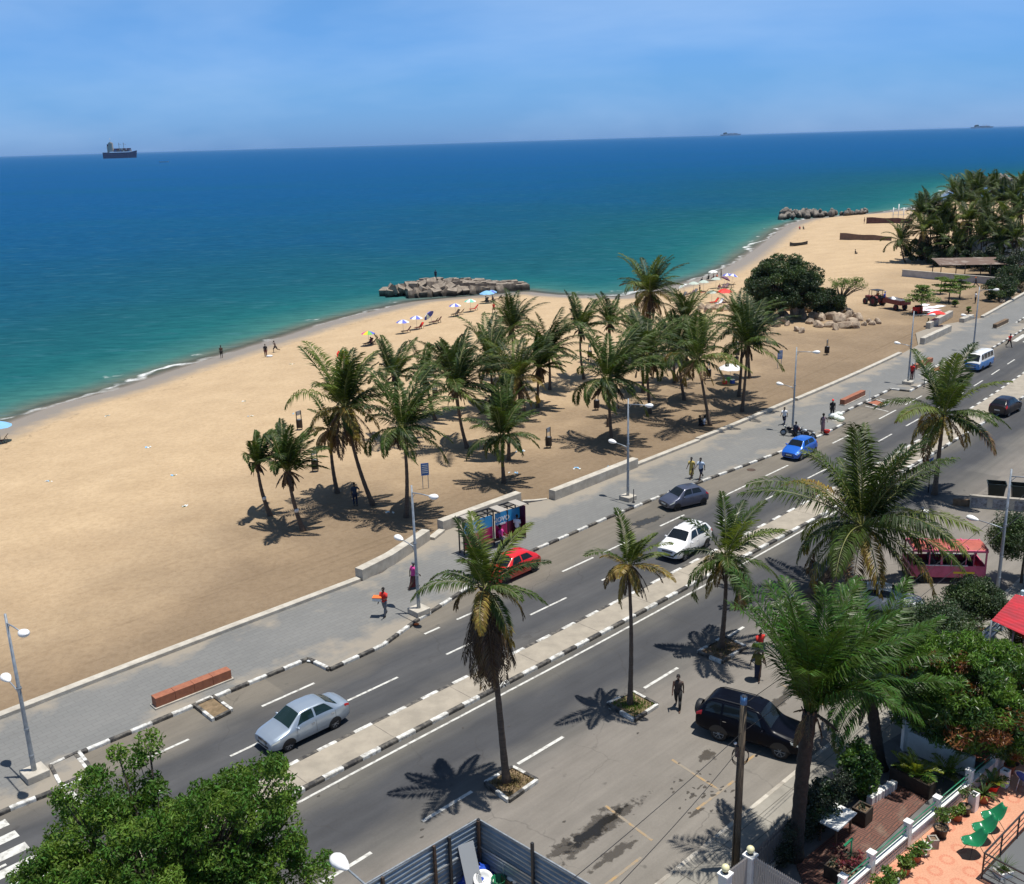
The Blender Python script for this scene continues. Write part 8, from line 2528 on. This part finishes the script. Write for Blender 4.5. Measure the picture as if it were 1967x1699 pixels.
basec = mixc(t, mrange(t, fine, .35, .65), (.60, .31, .195), (.52, .25, .155))
basec = mixc(t, mrange(t, noise(t, tcn, .9, 4), .3, .75), basec, (.86, .84, .82), 'MULTIPLY')
c = mixc(t, math_(t, 'MULTIPLY', ring, .75), basec, (.46, .15, .085))
t.links.new(c, b.inputs['Base Color']); b.inputs['Roughness'].default_value = .75
nr_ = Vector((du.y, -du.x, 0))
o = MB().prism([(-4, -.02), (16, -.02), (16, 12), (-4, 12)], -.14, 0).build('terrace', M['terrace_tile'], None, Vector((A0.x, A0.y, TZ)), ta)
o.scale = (1, -1, 1)
o.data.flip_normals()
structure(o)

# pots along the terrace wall
def pot(px, label, kind, R_2=.2, h_=.34, mt='terracotta', seed=1, plant=None):
    r = thing('potted_plant', label, 'potted plant', at(*px, TZ), 0, 'pots along the terrace wall')
    if kind == 'round': MB().lathe([(.02, 0), (R_2 * .7, 0), (R_2 * .98, h_ * .9), (R_2 * 1.06, h_ * .92), (R_2 * 1.06, h_), (R_2 * .9, h_), (R_2 * .86, h_ * .86), (.02, h_ * .86)], 18).build('pot', M[mt], r)
    else:
        b2 = MB()
        for s_ in (-1, 1): b2.box((s_ * (R_2 - .03), 0, h_ / 2), (.06, R_2 * 2, h_)).box((0, s_ * (R_2 - .03), h_ / 2), (R_2 * 2 - .12, .06, h_))
        b2.build('pot', M[mt], r, bevel=.008)
    MB().lathe([(.01, h_ * .88), (R_2 * .8, h_ * .88)], 14).build('soil', M['soil'], r)
    rg_ = np.random.RandomState(seed)
    if plant == 'bush': leafy(r, seed, [(rg_.uniform(-1, 1) * R_2 * 1.1, rg_.uniform(-1, 1) * R_2 * 1.1, h_ + rg_.uniform(.05, .38)) for _ in range(12)], .15, 34, .13, ['plant_leaf', 'light_leaf', 'plant_leaf'], .5)
    elif plant == 'lime': leafy(r, seed, [(rg_.uniform(-1, 1) * R_2, rg_.uniform(-1, 1) * R_2, h_ + rg_.uniform(.05, .26)) for _ in range(11)], .12, 36, .10, ['mango_lime', 'light_leaf'], .6)
    elif plant == 'aloe':
        b2 = MB(); blade_fan(b2, rg_, 15, .42, .028, .3, 1.2, .2, 0, h_ * .86); b2.build('leaves', [M['plant_leaf']], r)
    elif plant == 'agave':
        b2 = MB(); blade_fan(b2, rg_, 26, .72, .040, .2, 1.3, .45, 0, h_ * .86); blade_fan(b2, rg_, 8, .6, .035, .1, .5, .5, 1, h_ * .86); b2.build('leaves', [M['bush_lit'], M['plant_yellow']], r)
    elif plant == 'thin':
        MB().tube([(0, 0, h_ * .8), (.04, .03, h_ + .5), (-.05, 0, h_ + .85)], .014, 5).build('stem', M['bark'], r)
        leafy(r, seed, [(rg_.uniform(-1, 1) * .3, rg_.uniform(-1, 1) * .3, h_ + rg_.uniform(.35, .95)) for _ in range(9)], .16, 16, .13, ['light_leaf', 'bush_lit'], .45)
    elif plant == 'palm': small_palm(r, seed, (0, 0, h_ * .8), 9, .85, ['plant_leaf', 'plant_yellow'])
    return r
PT = [((1712, 1706), 'wide leafy plant in a pale pot nearest the bottom of the terrace wall', 'round', .26, .36, 'pot_white', 'bush'), ((1690, 1716), 'yellowing leafy plant in a terracotta pot at the bottom edge', 'round', .2, .3, 'terracotta', 'bush'), ((1738, 1679), 'bushy plant in a terracotta pot, second along the wall', 'round', .20, .34, 'terracotta', 'bush'), ((1759, 1655), 'leafy plant in a terracotta pot next to the aloe', 'round', .19, .32, 'terracotta', 'bush'),
      ((1775, 1640), 'aloe in a wide pale rimmed pot', 'round', .24, .36, 'pot_white', 'aloe'), ((1791, 1627), 'empty square stone pot with a thin stick plant', 'square', .17, .40, 'concrete', None), ((1806, 1607), 'large black pot with a thin airy shrub', 'round', .27, .42, 'plastic_black', 'thin'), ((1813, 1592), 'leafy plant in a white pot behind the large black pot', 'round', .2, .42, 'pot_white', 'bush'),
      ((1838, 1576), 'light green mound plant in a terracotta pot', 'round', .21, .34, 'terracotta', 'lime'), ((1854, 1564), 'tall thin plant in a black pot beside the white pedestal', 'round', .22, .38, 'plastic_black', 'thin'), ((1888, 1541), 'spiky agave in a big terracotta pot', 'round', .26, .42, 'terracotta', 'agave'), ((1905, 1522), 'reddish leafed plant in a red pot behind the agave', 'round', .24, .36, 'u_red', 'palm'),
      ((1938, 1484), 'small palm in a terracotta pot beyond the second white pedestal', 'round', .22, .36, 'terracotta', 'palm'), ((1950, 1468), 'small palm in a dark pot near the right edge', 'round', .22, .36, 'plastic_black', 'palm'), ((1958, 1452), 'grassy plant at the far end of the terrace wall', 'round', .2, .3, 'terracotta', 'aloe')]
for k, (px, lb, kd, R_2, h_, mt, pl) in enumerate(PT): pot(px, lb, kd, R_2, h_, mt, 60 + k, pl)
for px, lb in (((1868, 1556), 'white square pedestal ashtray beside the agave'), ((1928, 1510), 'white square pedestal ashtray nearer the right edge')):
    r = thing('pedestal', lb, 'pedestal', at(*px, TZ), ta)
    b2 = MB()
    for s_ in (-1, 1): b2.box((s_ * .13, 0, .38), (.05, .31, .76)).box((0, s_ * .13, .38), (.21, .05, .76))
    b2.build('column', M['lamp_white'], r, bevel=.006); MB().box((0, 0, .66), (.21, .21, .02)).build('opening', M['plastic_black'], r)

# three green shell chairs
reg('shell_green', (.012, .17, .07), .28, coat=.4)
for px, lb in (((1905, 1592), 'green shell chair farthest from the black railing corner'), ((1888, 1615), 'green shell chair in the middle of the row of three'), ((1868, 1641), 'green shell chair nearest the bottom, above its round shadow')):
    r = thing('shell_chair', lb, 'chair', at(*px, TZ), ta - .55, 'green shell chairs on the terrace')
    P = []
    for i in range(15):
        u = i / 14
        x = -.42 + .86 * u
        zc_ = .44 + .50 * max(0, (u - .45) / .55) ** 1.8 + .07 * (1 - u) ** 2
        hw_ = .34 * math.sin(PI * min(.97, .12 + .80 * u)) ** .55
        P.append([(x, y * hw_, zc_ + .13 * abs(y) ** 2.2 * (1 - .3 * u)) for y in np.linspace(-1, 1, 11)])
    so3 = MB().grid(P, 0, True).build('shell', M['shell_green'], r); mo = so3.modifiers.new('thick', 'SOLIDIFY'); mo.thickness = .02
    for x, y in ((-.22, -.22), (-.22, .22), (.30, -.24), (.30, .24)): MB().tube([(x * .5, y * .5, .45), (x * 1.25, y * 1.25, 0)], .011, 6).build('leg', M['dark_metal'], r)

# black railing round a raised grey deck
RH = 1.0
c0 = at(1891, 1643, TZ + RH); r1 = at(1967, 1563, TZ + RH); r2 = at(1967, 1683, TZ + RH)
for v in (c0, r1, r2): v.z = TZ
r1 = c0 + (r1 - c0) * 2.2; r2 = c0 + (r2 - c0) * 2.2
structure(MB().prism([tuple(v.xy) for v in (c0, r1, r1 + r2 - c0, r2)], TZ + .01, TZ + .10).build('deck', reg('deck_grey', (.10, .105, .11), .7)))
rl_ = thing('railing', 'black metal railing round the grey deck at the bottom right corner', 'railing', (0, 0, 0))
for a, e, nm in ((c0, r1, 0), (c0, r2, 1)):
    d = (e - a); n = max(2, int(d.length / 1.35))
    for k in range(0 if nm == 0 else 1, n + 1):
        p = a + d * (k / n); MB().box(p + Vector((0, 0, .5 + .05)), (.045, .045, RH + .1)).build('post', M['dark_metal'], rl_)
    for z, w_ in ((RH + .08, .05), (.78, .025), (.52, .025), (.28, .025)): MB().bar(a + Vector((0, 0, z + .0)), e + Vector((0, 0, z)), w_, w_).build('rail', M['dark_metal'], rl_)
wp = planter_box((1925, 1690), (.55, .42, .42), ta - .4, 'white box planter with feathery grass inside the black railing', 'pot_white')
b2 = MB(); blade_fan(b2, np.random.RandomState(4), 90, .75, .008, .5, 1.5, .5, 0, .3); b2.build('grass', [M['bush_lit']], wp)
bc = thing('folding_chair', 'blue chair with a round white rim at the right edge of the terrace', 'chair', at(1966, 1520, TZ), .6)
Mx = Matrix.Translation((0, 0, .62)) @ Matrix.Rotation(1.0, 4, 'Y')
MB().lathe([(.40, -.02), (.43, 0), (.40, .02), (.37, 0), (.40, -.02)], 26, (0, 0, 0), 0, True, Mx).build('rim', M['lamp_white'], bc)
MB().lathe([(.01, -.12), (.25, -.08), (.38, 0)], 22, (0, 0, 0), 0, True, Mx).build('seat', M['c_blue'], bc)
for x, y in ((-.2, -.2), (-.2, .2), (.3, -.2), (.3, .2)): MB().tube([(x * .6, y * .8, .55), (x, y, 0)], .014, 6).build('leg', M['lamp_white'], bc)

# red corrugated roof and the pale balustrade beyond the mango tree
rr_c = [at(1905, 1192, 2.5), at(1951, 1142, 2.7), at(2050, 1165, 2.9), at(2010, 1240, 2.7)]
rf2 = thing('stall_roof', 'bright red corrugated roof of a stall at the right edge', 'roof', (0, 0, 0))
P = []
for i in range(49):
    u = i / 48
    a = rr_c[0].lerp(rr_c[1], u); e = rr_c[3].lerp(rr_c[2], u)
    zz = .035 if i % 4 in (1, 2) else 0
    P.append([a.lerp(e, v) + Vector((0, 0, zz)) for v in (0, .25, .5, .75, 1)])
MB().grid(P, 0, False).build('sheet', reg('roof_red', (.50, .022, .035), .5, col2=(.32, .03, .04), nscale=1.6), rf2)
for p in rr_c: MB().tube([(p.x, p.y, .1), (p.x, p.y, p.z - .03)], .05, 6).build('post', M['lamp_grey'], rf2)
rr_o = [at(1947, 1212, 2.3), at(1969, 1202, 2.4), at(2040, 1225, 2.4), at(2010, 1262, 2.3)]
rf3 = thing('stall_roof', 'orange corrugated roof below the red one at the right edge', 'roof', (0, 0, 0))
P = []
for i in range(25):
    u = i / 24; a = rr_o[0].lerp(rr_o[1], u); e = rr_o[3].lerp(rr_o[2], u); P.append([a.lerp(e, v) + Vector((0, 0, .03 if i % 4 in (1, 2) else 0)) for v in (0, .5, 1)])
MB().grid(P, 0, False).build('sheet', reg('roof_orange', (.62, .14, .03), .5, col2=(.45, .10, .03), nscale=2), rf3)
for p in rr_o: MB().tube([(p.x, p.y, .1), (p.x, p.y, p.z - .03)], .04, 6).build('post', M['lamp_grey'], rf3)
reg('pale_blue', (.42, .52, .58), .6)
bl = thing('balustrade', 'pale blue balustrade with a potted post between clipped tree and mango tree', 'wall', (0, 0, 0))
BP = [at(1845, 1246, 1.3), at(1884, 1210, 1.3), at(1926, 1172, 1.3), at(1967, 1134, 1.3)]
d_ = (BP[3] - BP[0]).normalized(); BP = [BP[0] + d_ * (p - BP[0]).dot(d_) for p in BP]; ba = math.atan2(d_.y, d_.x)
for p in BP: MB().box((p.x, p.y, .66), (.26, .26, 1.2), ba).build('post', M['pale_blue'], bl, bevel=.01)
for a, e in zip(BP[:-1], BP[1:]):
    L = (e - a).length - .27; q = (a + e) / 2
    for z in (.35, .65, .98): MB().box((q.x, q.y, z), (L, .10, .13), ba).build('rail', M['pale_blue'], bl)
pk = thing('potted_plant', 'small pot plant standing on the pale blue balustrade post', 'potted plant', (BP[1].x, BP[1].y, 1.262))
MB().lathe([(.02, 0), (.10, 0), (.16, .12), (.12, .14)], 14).build('pot', M['terracotta'], pk); leafy(pk, 77, [(0, 0, .22), (.05, 0, .3)], .09, 24, .08, ['bush_lit'])
yp = thing('garden_palm', 'grey green feathery palm below the orange roof at the right edge', 'palm', at(1950, 1275, .15))
small_palm(yp, 9, (0, 0, .9), 18, 1.9, ['bush_lit', 'frond_green']); MB().tube([(0, 0, 0), (0, 0, 1.0)], .09, 8).build('trunk', M['bark'], yp)
structure(MB().sheet([tuple(at(x, y, .148).xy) for x, y in ((1800, 1440), (1900, 1300), (2200, 1250), (2200, 1420), (1900, 1470))], .148).build('clay_yard', M['terracotta']))

# ================================================================== sea air
hm = bpy.data.materials.new('haze')
hm.use_nodes = True
hm.node_tree.nodes.clear()
ho = hm.node_tree.nodes.new('ShaderNodeOutputMaterial')
hv = hm.node_tree.nodes.new('ShaderNodeVolumePrincipled')
hv.inputs['Color'].default_value = (0.34, 0.60, 0.98, 1)
hv.inputs['Density'].default_value = 0.00002
hm.node_tree.links.new(hv.outputs[0], ho.inputs['Volume'])
hb_ = MB().box((0, 45000, 10), (200000, 92000, 40)).build('haze', hm)
hb_['kind'] = 'stuff'
